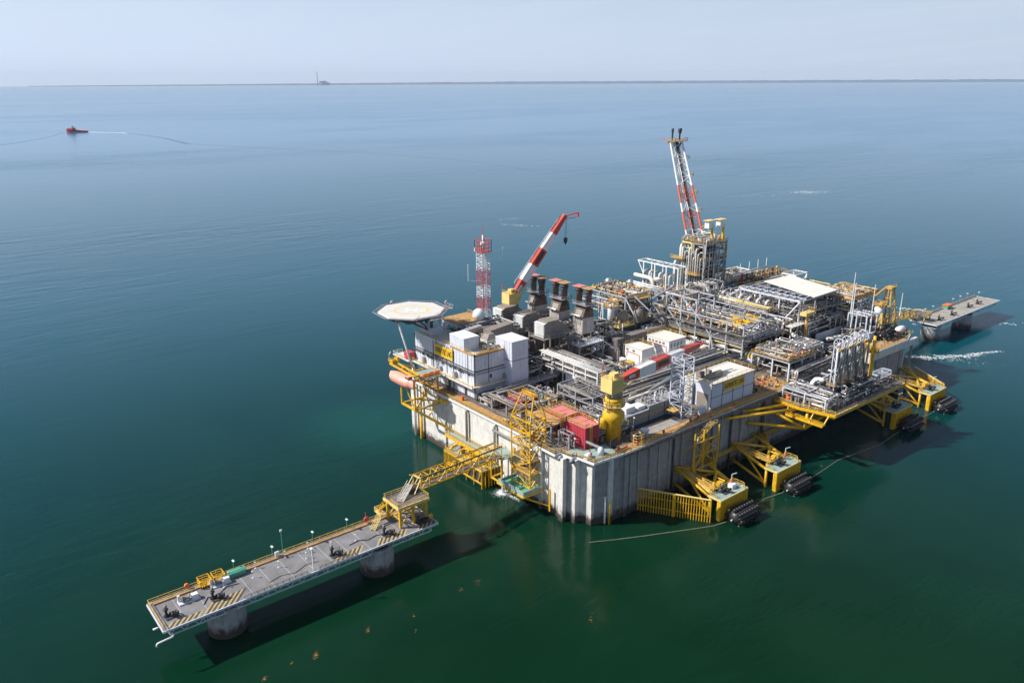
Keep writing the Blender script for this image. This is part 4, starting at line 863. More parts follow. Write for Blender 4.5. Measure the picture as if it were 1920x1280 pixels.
sw = P('stair_shaft', MB().box(15.1, 49.2, 20.5, 21.6, 57.4, 37.3), 'panel', q); P('shaft_roof', MB().box(15.0, 49.1, 37.3, 21.7, 57.5, 37.5), 'white', sw)
mb = MB(); ribs(mb, 'y', 15.2, 21.5, 49.2, 20.6, 37.2, 1.3, 0.07); ribs(mb, 'x', 49.3, 52.9, 15.1, 24.9, 37.2, 1.2, 0.07); P('shaft_rib', mb, 'panel', sw)
P('shaft_joint', MB().box(15.0, 49.1, 31.2, 21.7, 57, 31.35), 'dark', sw)
P('window', MB().box(9.3, 52.9, 26.2, 10.0, 53, 27.4), 'glass', q)
P('wall_unit', MB().cbox((2.9, 63, 25), .9, 1.1, 1.9).cbox((3.1, 71.5, 25), .7, 1.4, 1.5).cbox((3.0, 81, 25), .8, 1.0, 2.1).cbox((14.6, 52.6, 25), .6, .5, 1.6), 'steel', q); P('stained_patch', MB().box(3.55, 60, 25.2, 3.6, 61.2, 27.2).box(3.55, 76, 25.0, 3.6, 77.4, 27.4), 'steel', q); P('drain_pipe', MB().beam((3.45, 56.6, 24.9), (3.45, 56.6, 34.2), .12).beam((3.45, 68, 24.9), (3.45, 68, 30), .12).beam((8.8, 52.85, 24.9), (8.8, 52.85, 34.2), .12), 'dark', q); P('door', MB().box(3.86, 66.8, 20.5, 3.98, 68.0, 22.6), 'dark', q); P('door', MB().box(3.86, 57.8, 20.5, 3.98, 59.0, 22.6), 'dark', q)
P('service_ladder', MB().ladder((3.2, 73.6, 20.5), (3.2, 73.6, 34.6), side=(0, 0.3, 0)), 'dark', q)
P('plinth_beam', MB().box(4.2, 53.2, DZ, 15.8, 85, 20.4), 'dark', q)
# name sign
sg = T('name_sign', 'yellow ADRIATIC LNG signboard on the living quarters wall', 'sign', (3.2, 69.2, 32))
P('board', MB().box(3.1, 64.2, 30.0, 3.3, 74.2, 33.5), 'sign', sg)
P('lettering', text_mesh('ADRIATIC LNG', 1.36, (3.06, 69.2, 31.75), (0, -1, 0), (0, 0, 1.0), 0.04, 'txt', 1.8), 'dark', sg)
P('backing', MB().box(3.3, 64.0, 30.4, 3.45, 74.3, 33.5), 'dark', sg)
# ------------------------------------------------------------------ helideck
hd = T('helideck', 'pale octagonal helideck with a yellow ring and white H cantilevered over the left corner', 'helideck', (0.8, 83.6, 43))
HC = (0.8, 83.6); HZ = 43.0; R8 = 10.6; a8 = 0.30
def oct_(r, c=HC): return [(c[0]+r*math.cos(a8+i*math.pi/4), c[1]+r*math.sin(a8+i*math.pi/4)) for i in range(8)]
P('landing_surface', MB().prism(oct_(R8), HZ-0.5, HZ), 'heli', hd)
def ring(r0, r1, z, n=64, a0=0, a1=2*math.pi):
    mb = MB(); v = []
    for i in range(n+1): a = a0+(a1-a0)*i/n; v += [(HC[0]+r0*math.cos(a), HC[1]+r0*math.sin(a), z), (HC[0]+r1*math.cos(a), HC[1]+r1*math.sin(a), z)]
    return mb.add(v, [(2*i, 2*i+1, 2*i+3, 2*i+2) for i in range(n)])
P('aiming_circle', ring(5.2, 5.75, HZ+0.008), 'heli_y', hd)
hh = Vector((0.78, -0.63, 0)); hv = Vector((0.63, 0.78, 0)); O = Vector((HC[0], HC[1], HZ+0.012)); mb = MB()
for cx_, cy_, w_, h_ in ((-1.5, 0, 0.85, 4.3), (1.5, 0, 0.85, 4.3), (0, 0, 2.2, 0.9)):
    mb.add([tuple(O+hh*(cx_+sx_*w_/2)+hv*(cy_+sy_*h_/2)) for sx_, sy_ in ((-1, -1), (1, -1), (1, 1), (-1, 1))], [(0, 1, 2, 3)])
P('letter_h', mb, 'white', hd)
mb = MB(); oi = oct_(R8+0.1); oo = oct_(R8+1.9)
for i in range(8):
    j = (i+1) % 8; a = Vector((*oi[i], HZ-0.5)); b = Vector((*oi[j], HZ-0.5)); c = Vector((*oo[i], HZ-0.05)); d = Vector((*oo[j], HZ-0.05))
    mb.beam(c, d, 0.16); mb.beam(a.lerp(c, .5), b.lerp(d, .5), 0.08)
    for k in range(8): mb.beam(a.lerp(b, k/8), c.lerp(d, k/8), 0.12 if k == 0 else 0.07)
P('safety_net', mb, 'steel', hd)
mb = MB()
for i in range(8): j = (i+1) % 8; mb.beam((*oi[i], HZ-0.3), (*oi[j], HZ-0.3), 0.3, 0.5)
P('edge_beam', mb, 'white', hd)
mb = MB()
for k in range(-3, 4):
    h = math.sqrt(max(0, R8**2-(k*2.9)**2))*0.93
    mb.beam((HC[0]+k*2.9, HC[1]-h, HZ-1.1), (HC[0]+k*2.9, HC[1]+h, HZ-1.1), 0.35, 1.0); mb.beam((HC[0]-h, HC[1]+k*2.9, HZ-0.9), (HC[0]+h, HC[1]+k*2.9, HZ-0.9), 0.3, 0.7)
for x, y in ((-4, 78), (-4, 88), (6, 78), (6, 88), (1, 83)): mb.beam((x, y, HZ-1.5), (6.5, 82 if y < 84 else 86, 35.2), 0.4)
for a, b in (((-4, 78), (-4, 88)), ((-4, 88), (6, 88)), ((6, 88), (6, 78)), ((6, 78), (-4, 78)), ((-4, 78), (6, 88))): mb.beam((*a, HZ-2.6), (*b, HZ-2.6), 0.3)
P('under_truss', mb, 'dark', hd)
P('support_strut', MB().tube([(-7.2, 79.2, HZ-1.0), (-3.0, 79.4, 27.5), (-0.6, 80.2, 22.0)], 0.32, 10, bend=False), 'white', hd, True)
P('support_strut', MB().tube([(6, 80, HZ-1), (6, 80, 34.2)], 0.5, 10), 'dark', hd, True); P('support_strut', MB().tube([(8, 86, HZ-1), (8, 86, 34.2)], 0.5, 10), 'dark', hd, True)
P('access_ramp', MB().stair((4.6, 74.2, HZ-0.6), (6.2, 69.0, 35.0), 1.2), 'steel', hd)
P('access_ramp', MB().box(10.2, 79, HZ-1.2, 14.5, 84, HZ-0.9).rail([(10.4, 79, HZ-0.9), (14.4, 79, HZ-0.9), (14.4, 84, HZ-0.9)], w=0.12), 'steel', hd)
P('access_ramp', MB().box(1.0, 72.2, HZ-1.4, 6.0, 74.6, HZ-1.1).rail([(6, 74.5, HZ-1.1), (6, 72.3, HZ-1.1), (1, 72.3, HZ-1.1)], w=0.12), 'steel', hd)
fm = T('fire_monitor', 'x', 'fire monitor', (0, 0, 0)); P('stand', MB().beam((0, 0, 0), (0, 0, 1.2), 0.2), 'boomred', fm); P('nozzle', MB().tube([(0, 0, 1.2), (0.5, 0.3, 1.5), (1.2, 0.7, 1.6)], 0.17, 6, bend=False), 'white', fm); fms = []
for x, y, z in ((-3.6, 73.2, HZ-1.0), (4.8, 73.2, HZ-1.1), (13.5, 83, HZ-0.9), (-0.5, 94.6, HZ-0.9)):
    o = fm if not fms else dup(fm); o.location = (x, y, z); fms.append(o)
ordinal(fms, 'small fire monitor on the helideck edge', 'fire monitors round the helideck')
S('red_container', 'dark red container on the balcony below the helideck', 'container', MB().box(0.8, 86.6, 24.85, 3.2, 89.6, 27.3), 'red')
# ------------------------------------------------------------------ behind the quarters
t = T('service_building', 'low plant building with a rusty orange roof behind the helideck', 'building', (20, 82, 34))
P('walls', MB().box(14.8, 77.4, 33.4, 26.0, 87.4, 36.6), 'panel', t); P('roof', MB().box(14.6, 77.2, 36.6, 26.2, 87.6, 36.85), 'rust', t)
P('handrail', MB().rail([(14.8, 77.4, 36.85), (26, 77.4, 36.85), (26, 87.4, 36.85)], w=0.1), 'rail', t)
P('window', MB().box(14.72, 79, 34.4, 14.8, 80.2, 35.4).box(14.72, 82, 34.4, 14.8, 83.2, 35.4), 'glass', t)
S('green_cabinet', 'small green cabinet in the shade under the helideck edge', 'cabinet', MB().box(11.2, 77.4, 34.26, 12.6, 78.6, 36.6), 'green')
rd = T('radome', 'big white radome ball at the foot of the red and white mast', 'radome', (23.9, 78, 33.6))
P('ball', MB().sphere((23.9, 78, 38.4), 2.15, 24), 'white', rd, True); P('pedestal', MB().lathe((23.9, 78, 33.6), [(1.5, 0), (1.2, 3.0)], 14), 'white', rd, True)
def lattice_mast(t, cx_, cy_, z0, z1, w, bands, cols, leg=0.18, br_=0.1, pw=None):
    n = bands; dz = (z1-z0)/n; pw = pw or w
    for i in range(n):
        mb = MB(); za = z0+i*dz; zb = za+dz; wa = w+(pw-w)*i/n; wb = w+(pw-w)*(i+1)/n
        A = [(cx_+sx_*wa/2, cy_+sy_*wa/2, za) for sx_, sy_ in ((-1, -1), (1, -1), (1, 1), (-1, 1))]; B = [(cx_+sx_*wb/2, cy_+sy_*wb/2, zb) for sx_, sy_ in ((-1, -1), (1, -1), (1, 1), (-1, 1))]
        for k in range(4):
            mb.beam(A[k], B[k], leg); j = (k+1) % 4; m1 = Vector(A[k]).lerp(Vector(B[k]), .5); m2 = Vector(A[j]).lerp(Vector(B[j]), .5)
            mb.beam(B[k], B[j], br_); mb.beam(A[k], m2, br_); mb.beam(m2, B[k], br_); mb.beam(m1, m2, br_)
        P('mast_section', mb, cols[i % len(cols)], t)
ms = T('radio_mast', 'slim red and white lattice radio mast beside the white ball', 'mast', (27.6, 80, 33.6))
lattice_mast(ms, 27.6, 80, 33.4, 39.0, 4.2, 2, ['white'], .18, .09, 3.2)
lattice_mast(ms, 27.6, 80, 39.0, 43.5, 3.2, 2, ['boomred'], .18, .09); lattice_mast(ms, 27.6, 80, 43.5, 47.3, 3.2, 2, ['white'], .18, .09)
lattice_mast(ms, 27.6, 80, 47.3, 53.0, 3.2, 2, ['boomred'], .18, .09); lattice_mast(ms, 27.6, 80, 53.0, 59.2, 3.2, 3, ['white'], .18, .09)
P('top_platform', MB().box(25.6, 78, 59.2, 29.6, 82, 59.4).rail([(25.6, 78, 59.4), (29.6, 78, 59.4), (29.6, 82, 59.4), (25.6, 82, 59.4), (25.6, 78, 59.4)], h=4.0, step=1.3, w=0.13, mids=2), 'boomred', ms)
P('dish_antenna', MB().tube([(27.6, 80, 59.4), (27.6, 80, 64.8)], 0.32, 8).sphere((27.2, 79.6, 62), 0.9, 10), 'white', ms, True)
P('whip_antenna', MB().beam((26, 78.4, 63.4), (26, 78.4, 68), 0.08).beam((29.2, 81.6, 63.4), (29.2, 81.6, 68), 0.08), 'boomred', ms)
P('side_antenna', MB().beam((26.0, 79, 49.6), (22.4, 81.6, 49.6), 0.12).beam((22.4, 81.6, 49.6), (22.4, 81.6, 55.4), 0.12).beam((29.2, 78.4, 57), (32.6, 76, 57), 0.14).beam((32.8, 75.9, 57), (32.8, 75.9, 61), 0.07).cbox((24.6, 80.6, 59.6), 0.3, 0.3, 1.2), 'white', ms)
P('ladder', MB().ladder((27.6, 78.6, 34), (27.6, 78.6, 59), side=(0.3, 0, 0)), 'white', ms)
def duct(name, label, pts, w_, h_, m_, grp=None):
    mb = MB()
    for a, b in zip(pts, pts[1:]): mb.beam(a, b, w_, h_)
    d = T(name, label, 'duct', pts[0], grp); P('casing', mb, m_, d)
    mb = MB()
    for a, b in zip(pts, pts[1:]):
        a = Vector(a); b = Vector(b); k = max(2, int((b-a).length/1.6)); dd = (b-a).normalized()*0.12
        for i in range(k+1): p = a.lerp(b, i/k); mb.beam(p-dd, p+dd, w_+0.2, h_+0.2)
    P('flange', mb, m_, d); return d
duct('exhaust_duct', 'large sooty grey duct elbowing across the quarters roof', [(16.5, 63.5, 31), (16.5, 63.5, 36.4), (26.8, 65.2, 36.6), (28.6, 65.4, 32)], 3.2, 3.0, 'taupe')
duct('exhaust_duct', 'shorter grey duct next to the penthouse on the quarters roof', [(9.8, 67.4, 34.4), (9.8, 67.4, 37.2), (17.2, 68.8, 37.2)], 1.8, 1.7, 'alu')
t = T('duct_housing', 'brown stained square housing under the large roof duct', 'housing', (15, 60.5, 34.3)); P('box', MB().box(12.6, 58.6, 34.3, 17.6, 62.2, 36.2), 'ivory', t); P('hopper', MB().add([(12.6, 58.6, 36.2), (17.6, 58.6, 36.2), (17.6, 62.2, 36.2), (12.6, 62.2, 36.2), (14.4, 59.8, 37.6), (16.4, 59.8, 37.6), (16.4, 61.8, 37.6), (14.4, 61.8, 37.6)], [(0,1,5,4),(1,2,6,5),(2,3,7,6),(3,0,4,7),(4,5,6,7)]), 'taupe', t)
# ------------------------------------------------------------------ equipment kit
def kit_valve():
    r = T('control_valve', 'x', 'valve', (0, 0, 0)); P('body', MB().tube([(-0.7, 0, 0.5), (0.7, 0, 0.5)], 0.32, 8), 'pipe', r, True); P('bonnet', MB().lathe((0, 0, 0.5), [(0.3, 0), (0.3, 0.6), (0.5, 0.65), (0.5, 0.95), (0.12, 1.1), (0.12, 1.6)], 9), 'valve_y', r, True)
    P('handwheel', MB().lathe((0, 0, 2.05), [(0.45, -0.05), (0.5, 0), (0.45, 0.05)], 10), 'boomred', r); return r
def kit_pump(m_='teal'):
    r = T('pump_set', 'x', 'pump', (0, 0, 0)); P('base_frame', MB().box(-1.8, -0.7, 0, 1.8, 0.7, 0.25), 'steel', r); P('motor', MB().lathe((-0.8, 0, 0.9), [(0.2, -0.9), (0.5, -0.8), (0.55, 0.5), (0.3, 0.7)], 10, 'x'), m_, r, True)
    P('casing', MB().sphere((0.9, 0, 0.9), 0.65, 10), 'pipe', r, True); P('riser', MB().tube([(0.9, 0, 1.3), (0.9, 0, 2.3), (0.9, 1.0, 2.3)], 0.2, 7), 'ivory', r, True); return r
def kit_hvessel(Lv, Rv, m_='alu'):
    r = T('horizontal_vessel', 'x', 'pressure vessel', (0, 0, 0)); P('shell', MB().capsule((0, 0, Rv+0.6), Lv, Rv, 'x', 18, 0.6), m_, r, True)
    mb = MB()
    for s_ in (-0.3, 0.3): mb.box(Lv*s_-0.2, -Rv*0.8, 0, Lv*s_+0.2, Rv*0.8, Rv*0.7+0.4)
    P('saddle', mb, 'steel', r); P('nozzle', MB().cyl((Lv*0.2, 0, 2*Rv+0.4), 0.25, 0.9, 8).cyl((-Lv*0.25, 0, 2*Rv+0.4), 0.2, 0.7, 8), 'pipe', r, True)
    P('band', MB().lathe((Lv*0.3, 0, Rv+0.6), [(Rv+0.04, -0.1), (Rv+0.04, 0.1)], 18, 'x').lathe((-Lv*0.3, 0, Rv+0.6), [(Rv+0.04, -0.1), (Rv+0.04, 0.1)], 18, 'x'), 'taupe', r); return r
def kit_vvessel(H_, Rv, m_='alu', plat=True):
    r = T('vertical_vessel', 'x', 'pressure vessel', (0, 0, 0)); P('shell', MB().lathe((0, 0, 0), [(Rv*0.9, 0), (Rv, 0.1), (Rv, H_-Rv*0.5), (Rv*0.8, H_-Rv*0.18), (Rv*0.4, H_), (0.02, H_+0.02)], 20), m_, r, True)
    if plat:
        P('top_platform', MB().box(-Rv-0.6, -Rv-0.6, H_-0.6, Rv+0.6, Rv+0.6, H_-0.45).rail([(-Rv-0.6, -Rv-0.6, H_-0.45), (Rv+0.6, -Rv-0.6, H_-0.45), (Rv+0.6, Rv+0.6, H_-0.45), (-Rv-0.6, Rv+0.6, H_-0.45), (-Rv-0.6, -Rv-0.6, H_-0.45)], w=0.13, step=1.5), 'valve_y', r)
    P('side_pipe', MB().tube([(Rv+0.3, 0, 0), (Rv+0.3, 0, H_+0.5), (0, 0, H_+0.5), (0, 0, H_)], 0.18, 7), 'pipe', r, True); return r
def kit_cab(m_='panel'):
    r = T('equipment_cabinet', 'x', 'cabinet', (0, 0, 0)); P('case', MB().box(-1.2, -0.6, 0.1, 1.2, 0.6, 2.2), m_, r); P('door', MB().box(-1.1, -0.66, 0.25, -0.05, -0.6, 2.1).box(0.05, -0.66, 0.25, 1.1, -0.6, 2.1), m_, r); P('roof', MB().box(-1.3, -0.7, 2.2, 1.3, 0.7, 2.3), 'white', r); return r
def kit_lamp():
    r = T('lamp_post', 'x', 'lamp', (0, 0, 0)); P('pole', MB().beam((0, 0, 0), (0, 0, 3.6), 0.14), 'steel', r); P('lamp_head', MB().beam((0, 0, 3.6), (-0.9, -0.5, 3.7), 0.25, 0.16), 'white', r); return r
def kit_red():
    r = T('hydrant', 'x', 'hydrant', (0, 0, 0)); P('body', MB().lathe((0, 0, 0), [(0.25, 0), (0.25, 0.5), (0.4, 0.6), (0.4, 1.1), (0.15, 1.3)], 10), 'boomred', r, True); P('outlet', MB().tube([(0, 0, 0.5), (0.6, 0, 0.5)], 0.13, 6), 'white', r); return r
KIT = {}; MADE = {}
def put(kind, build, x, y, z, rot=0.0):
    first = kind not in KIT
    if first: KIT[kind] = build()
    o = KIT[kind] if first else dup(KIT[kind]); o.location = (x, y, z); o.rotation_euler = (0, 0, rot); return o
def fam(kind, build, spots, label, group):
    out = [put(kind, build, *s) for s in spots]; ordinal(out, label, group); return out
PIPEM = ['pipe', 'taupe', 'ivory', 'alu', 'steel', 'white', 'dark', 'taupe', 'pipe', 'cream']
def piping(t, x0, x1, y0, y1, z0, z1, n, seed, rmin=0.1, rmax=0.3, long_=None, mats=PIPEM):
    rr = random.Random(seed); n = min(92, int(n*1.7)); rmin *= .7; rmax *= .68
    for i in range(n):
        r = rr.uniform(rmin, rmax)*(1.6 if rr.random() < 0.12 else 1); z = rr.uniform(z0, z1); x = rr.uniform(x0, x1); y = rr.uniform(y0, y1)
        ax = long_ if long_ and rr.random() < 0.75 else rr.choice('xy')
        p = [(x, y, z)]
        for s_ in range(rr.randint(2, 4)):
            if ax == 'x': x = min(x1, max(x0, x+rr.choice((-1, 1))*rr.uniform(0.25, 0.8)*(x1-x0)))
            elif ax == 'y': y = min(y1, max(y0, y+rr.choice((-1, 1))*rr.uniform(0.25, 0.8)*(y1-y0)))
            else: z = rr.uniform(z0, z1)
            if (Vector(p[-1])-Vector((x, y, z))).length > r*5: p.append((x, y, z))
            else: x, y, z = p[-1]
            ax = rr.choice([c for c in 'xyz' if c != ax])
        if len(p) > 1: P('pipe', MB().tube(p, r, 7), rr.choice(mats), t, True)
def smallbits(t, x0, x1, y0, y1, z, n, seed, mats=('valve_y', 'orange', 'pipe', 'boomred', 'rail', 'steel', 'white', 'dark'), hmax=1.6):
    """the small bolted-on boxes, actuators and instruments of one structure, merged per colour"""
    rr = random.Random(seed); d = {}; n = int(n*1.5); loud = ('boomred', 'orange', 'yellow', 'blue', 'green')
    for i in range(n):
        m_ = rr.choice(mats)
        if m_ in loud and rr.random() < .6: m_ = rr.choice(('steel', 'taupe', 'ivory', 'pipe'))
        mb = d.setdefault(m_, MB()); x = rr.uniform(x0, x1); y = rr.uniform(y0, y1); k = rr.random(); h = rr.uniform(0.5, hmax)
        if k < 0.28: mb.cbox((x, y, z), rr.uniform(0.25, 0.8), rr.uniform(0.25, 0.7), h)
        elif k < 0.5: mb.lathe((x, y, z), [(0.18, 0), (0.18, h*0.6), (0.34, h*0.65), (0.34, h)], 7)
        elif k < 0.92: mb.tube([(x, y, z), (x, y, z+h*1.2), (x+rr.uniform(-1.8, 1.8), y, z+h*1.2)] if rr.random() < .5 else [(x, y, z), (x, y, z+h*1.2), (x, y+rr.uniform(-1.8, 1.8), z+h*1.2)], rr.uniform(.06, .13), 5)
        else: mb.sphere((x, y, z+h*0.5), rr.uniform(0.2, 0.36), 7)
    for m_, mb in d.items(): P('instrument_cluster', mb, m_, t)['kind'] = 'stuff'
def frame(t, xs, ys, zs, w_=0.5, m_='steel', brx=(), bry=(), decks=(), rails=(), dm='grate', sub=0, rm='rail', top=True):
    for x in xs:
        for y in ys: P('column', MB().beam((x, y, zs[0]), (x, y, zs[-1]), w_), m_, t)
    for z in (zs[1:] if top else zs[1:-1]):
        mb = MB(); b = w_*0.85
        for y in ys: mb.beam((xs[0], y, z), (xs[-1], y, z), b*0.8, b)
        for x in xs: mb.beam((x, ys[0], z), (x, ys[-1], z), b*0.8, b)
        for k in range(sub):
            y = ys[0]+(ys[-1]-ys[0])*(k+1)/(sub+1); mb.beam((xs[0], y, z), (xs[-1], y, z), b*0.45, b*0.6)
        P('floor_beams', mb, m_, t)
    mb = MB(); k = 0
    for i, (za, zb) in enumerate(zip(zs, zs[1:])):
        if i in brx:
            for y in (ys[0], ys[-1]):
                for a, b in zip(xs, xs[1:]): mb.beam((a if k % 2 else b, y, za), (b if k % 2 else a, y, zb), w_*0.55); k += 1
        if i in bry:
            for x in (xs[0], xs[-1]):
                for a, b in zip(ys, ys[1:]): mb.beam((x, a if k % 2 else b, za), (x, b if k % 2 else a, zb), w_*0.55); k += 1
    if mb.v: P('bracing', mb, m_, t)
    for z in decks: P('grating_deck', MB().box(xs[0]-0.3, ys[0]-0.3, z+0.22, xs[-1]+0.3, ys[-1]+0.3, z+0.30), dm, t)
    for z in rails: P('handrail', MB().rail([(xs[0]-0.3, ys[-1]+0.3, z+0.3), (xs[0]-0.3, ys[0]-0.3, z+0.3), (xs[-1]+0.3, ys[0]-0.3, z+0.3), (xs[-1]+0.3, ys[-1]+0.3, z+0.3)], w=0.1), rm, t)
# ------------------------------------------------------------------ turbine generators: intake, enclosure, twin stacks
M['sooty'] = mat('sooty_pale_casing', (0.47, 0.43, 0.39), 0.6, var=0.25, streak=0.6, dirt=(0.2, 0.14, 0.11))
gts = []
for k, (yc, xi, xs_) in enumerate(((82.0, 34.6, 51.5), (70.9, 34.9, 52.4), (59.4, 34.6, 53.0))):
    t = T('gas_turbine', ('gas turbine farthest from the camera, with boxy louvred intake and twin capped brown stacks', 'middle gas turbine with louvred intake and twin brown stacks', 'nearest gas turbine with bright metal louvres and twin brown stacks')[k], 'gas turbine', (44, yc, DZ), 'gas turbine generators in a row')
    y0, y1 = yc-2.3, yc+2.3; mat_ = 'white'
    pf_ = [(xi+1.2, 32.9), (xi+7.0, 32.9), (xi+7.0, 38.0), (xi+2.1, 38.0), (xi+1.5, 37.7), (xi+1.2, 37.1)]
    v = [(x, y0, z) for x, z in pf_]+[(x, y1, z) for x, z in pf_]; n = len(pf_)
    P('intake_housing', MB().add(v, [tuple(range(n)), tuple(range(2*n-1, n-1, -1))]+[(i, i+n, (i+1) % n+n, (i+1) % n) for i in range(n)]), 'taupe', t)
    P('housing_roof', MB().box(xi+2.1, y0-0.1, 38.0, xi+7.1, y1+0.1, 38.12), 'taupe', t)
    mb = MB()
    for j in range(7):
        z = 33.0+j*0.71; mb.add([(xi+1.2, y0-0.1, z+0.40), (xi+1.2, y1+0.1, z+0.40), (xi+0.05, y1+0.1, z+0.12), (xi+0.05, y0-0.1, z+0.12), (xi+1.2, y0-0.1, z+0.28), (xi+1.2, y1+0.1, z+0.28), (xi+0.05, y1+0.1, z), (xi+0.05, y0-0.1, z)], [(0,1,2,3),(7,6,5,4),(2,6,7,3),(0,4,5,1),(0,3,7,4),(1,5,6,2)])
    P('louvre_blades', mb, mat_, t); P('gap_shade_panel', MB().box(xi+1.12, y0+.05, 32.95, xi+1.2, y1-.05, 37.7), 'dark', t)  # dark panel behind the blades paints the shade in the louvre gaps
    mb = MB().box(xi+1.3, y0-0.2, 34.9, xi+7.0, y0, 35.05).ladder((xi+5.2, y0-0.35, 32.6), (xi+3.8, y0-0.35, 36)); P('side_ladder', mb, 'steel', t)
    P('intake_platform', MB().box(xi-1.0, y0-1.6, 32.5, xi+8.4, y1+1.2, 32.75).box(xi+8.4, y0-1.4, 30.2, xi+16, y1+1.2, 30.5), 'taupe', t)
    P('handrail', MB().rail([(xi+8.3, y0-1.5, 32.75), (xi-0.9, y0-1.5, 32.75), (xi-0.9, y1+1.1, 32.75)], w=0.09).rail([(xi+15.8, y0-1.3, 30.5), (xi+8.5, y0-1.3, 30.5)], w=.09), 'steel', t)
    for (x, y) in ((xi+0.6, y0), (xi+0.6, y1), (xi+7.4, y0), (xi+7.4, y1), (xi+14.8, y0), (xi+14.8, y1)): P('support_leg', MB().beam((x, y, DZ), (x, y, 30.2 if x > xi+8 else 32.5), 0.45), 'taupe', t)
    P('brace', MB().beam((xi+0.6, y0, DZ+0.5), (xi+7.4, y0, 29.8), 0.28).beam((xi+7.4, y0, DZ+0.5), (xi+14.8, y0, 29.8), 0.28).beam((xi+0.6, y0, DZ+0.5), (xi+0.6, y1, 29.8), 0.28), 'taupe', t)
    P('generator_enclosure', MB().box(xi+4, y0+0.4, DZ+0.3, xi+24, y1-0.4, 27.0), 'taupe', t)
    P('intake_duct', MB().box(xi+7.0, yc-1.7, 33.0, xi+9, yc+1.7, 37).add([(xi+9, yc-1.7, 33), (xi+9, yc+1.7, 33), (xi+9, yc+1.7, 37), (xi+9, yc-1.7, 37), (xi+13, yc-1.3, 30.6), (xi+13, yc+1.3, 30.6), (xi+13, yc+1.3, 33.4), (xi+13, yc-1.3, 33.4)], [(3,2,6,7),(0,3,7,4),(1,5,6,2),(0,4,5,1),(4,7,6,5)]), 'taupe', t)
    P('stack_box', MB().box(xs_-.6, yc-2.4, 30.6, xs_+4.8, yc+2.4, 36.2), 'sooty', t)
    P('stack_hood', MB().add([(xs_-.6, yc-2.4, 36.2), (xs_+4.8, yc-2.4, 36.2), (xs_+4.8, yc+2.4, 36.2), (xs_-.6, yc+2.4, 36.2), (xs_+0.4, yc-2.6, 39.4), (xs_+4.0, yc-2.6, 39.4), (xs_+4.0, yc+2.6, 39.4), (xs_+0.4, yc+2.6, 39.4)], [(0,1,5,4),(1,2,6,5),(2,3,7,6),(3,0,4,7),(4,5,6,7)]), 'stack', t)
    P('access_panel', MB().add([(xs_-0.55, yc-1.5, 36.7), (xs_-0.55, yc+1.5, 36.7), (xs_+0.2, yc+1.4, 38.9), (xs_+0.2, yc-1.4, 38.9)], [(0, 3, 2, 1)]).box(xs_-.75, yc-1.6, 34, xs_-.6, yc+1.6, 35.4), 'ivory_deck', t)
    for s_ in (-2.3, 2.3):
        st_ = P('exhaust_stack', MB().lathe((xs_+2.1, yc+s_, 38.6), [(1.1, 0), (1.1, 5.6), (1.25, 5.7), (1.25, 6.1)], 18), 'stack', t, True)
        P('dark_mouth', MB().lathe((xs_+2.1, yc+s_, 44.75), [(1.35, 0), (1.45, 0.5), (1.45, 0.9)], 16), 'dark', st_, True)
        P('rain_cap', MB().box(xs_+0.3, yc+s_-1.9, 46.5, xs_+3.9, yc+s_+1.9, 46.65).beam((xs_+0.9, yc+s_, 45.4), (xs_+0.9, yc+s_, 46.6), 0.12).beam((xs_+3.3, yc+s_, 45.4), (xs_+3.3, yc+s_, 46.6), 0.12), 'pinkred' if s_ > 0 else 'rust', st_)
    P('stack_walkway', MB().box(xs_-0.2, yc-3.6, 40.6, xs_+4.4, yc+3.6, 40.72).rail([(xs_-0.2, yc-3.6, 40.72), (xs_-0.2, yc+3.6, 40.72), (xs_+4.4, yc+3.6, 40.72), (xs_+4.4, yc-3.6, 40.72), (xs_-0.2, yc-3.6, 40.72)], w=0.1), 'steel', t)
    P('silencer_pipe', MB().capsule((xs_-1.6, yc, 37.2), 4.6, 0.42, 'y', 12, 0.5), 'alu', t, True)
    P('handrail', MB().rail([(xs_-1.8, y0-1.4, 30.5), (xs_-1.8, y1+1.2, 30.5)], w=0.09), 'steel', t)
    piping(t, xi+8, xi+15, y0-1.2, y1+1, 30.7, 33.8, 10, 50+k, 0.08, 0.2)
    smallbits(t, xi+8, xi+14.5, y0-1.2, y1+1, 30.5, 16, 70+k, mats=('steel', 'taupe', 'white', 'dark'))
t = T('turbine_service_platform', 'pale service platform between the nearest turbine and its stacks', 'platform', (48, 55, 29)); frame(t, [46, 57], [51.5, 57], [DZ, 28.8], 0.45, 'steel', decks=(28.8,), rails=(28.8,), dm='panel', rm='steel'); smallbits(t, 46, 57, 52, 56.5, 29.1, 20, 91)
S('rusty_skid', 'ochre skid base at the foot of the nearest turbine intake', 'skid', MB().box(38.6, 61.6, DZ+0.03, 44.6, 66.6, DZ+1.6), 'cream')
t = T('yellow_access_tower', 'narrow platform tower with an orange ladder below the nearest intake', 'access tower', (38, 58.2, DZ)); frame(t, [36.4, 39.4], [55.4, 58], [DZ, 23.5, 27.3], 0.35, 'ivory', decks=(23.5, 27.3), dm='grate'); P('ladder', MB().ladder((39.9, 57, DZ), (39.9, 57, 29), side=(0, 0.35, 0), w=0.16), 'valve_y', t); smallbits(t, 36.4, 39.4, 55.4, 58, 23.7, 10, 23)
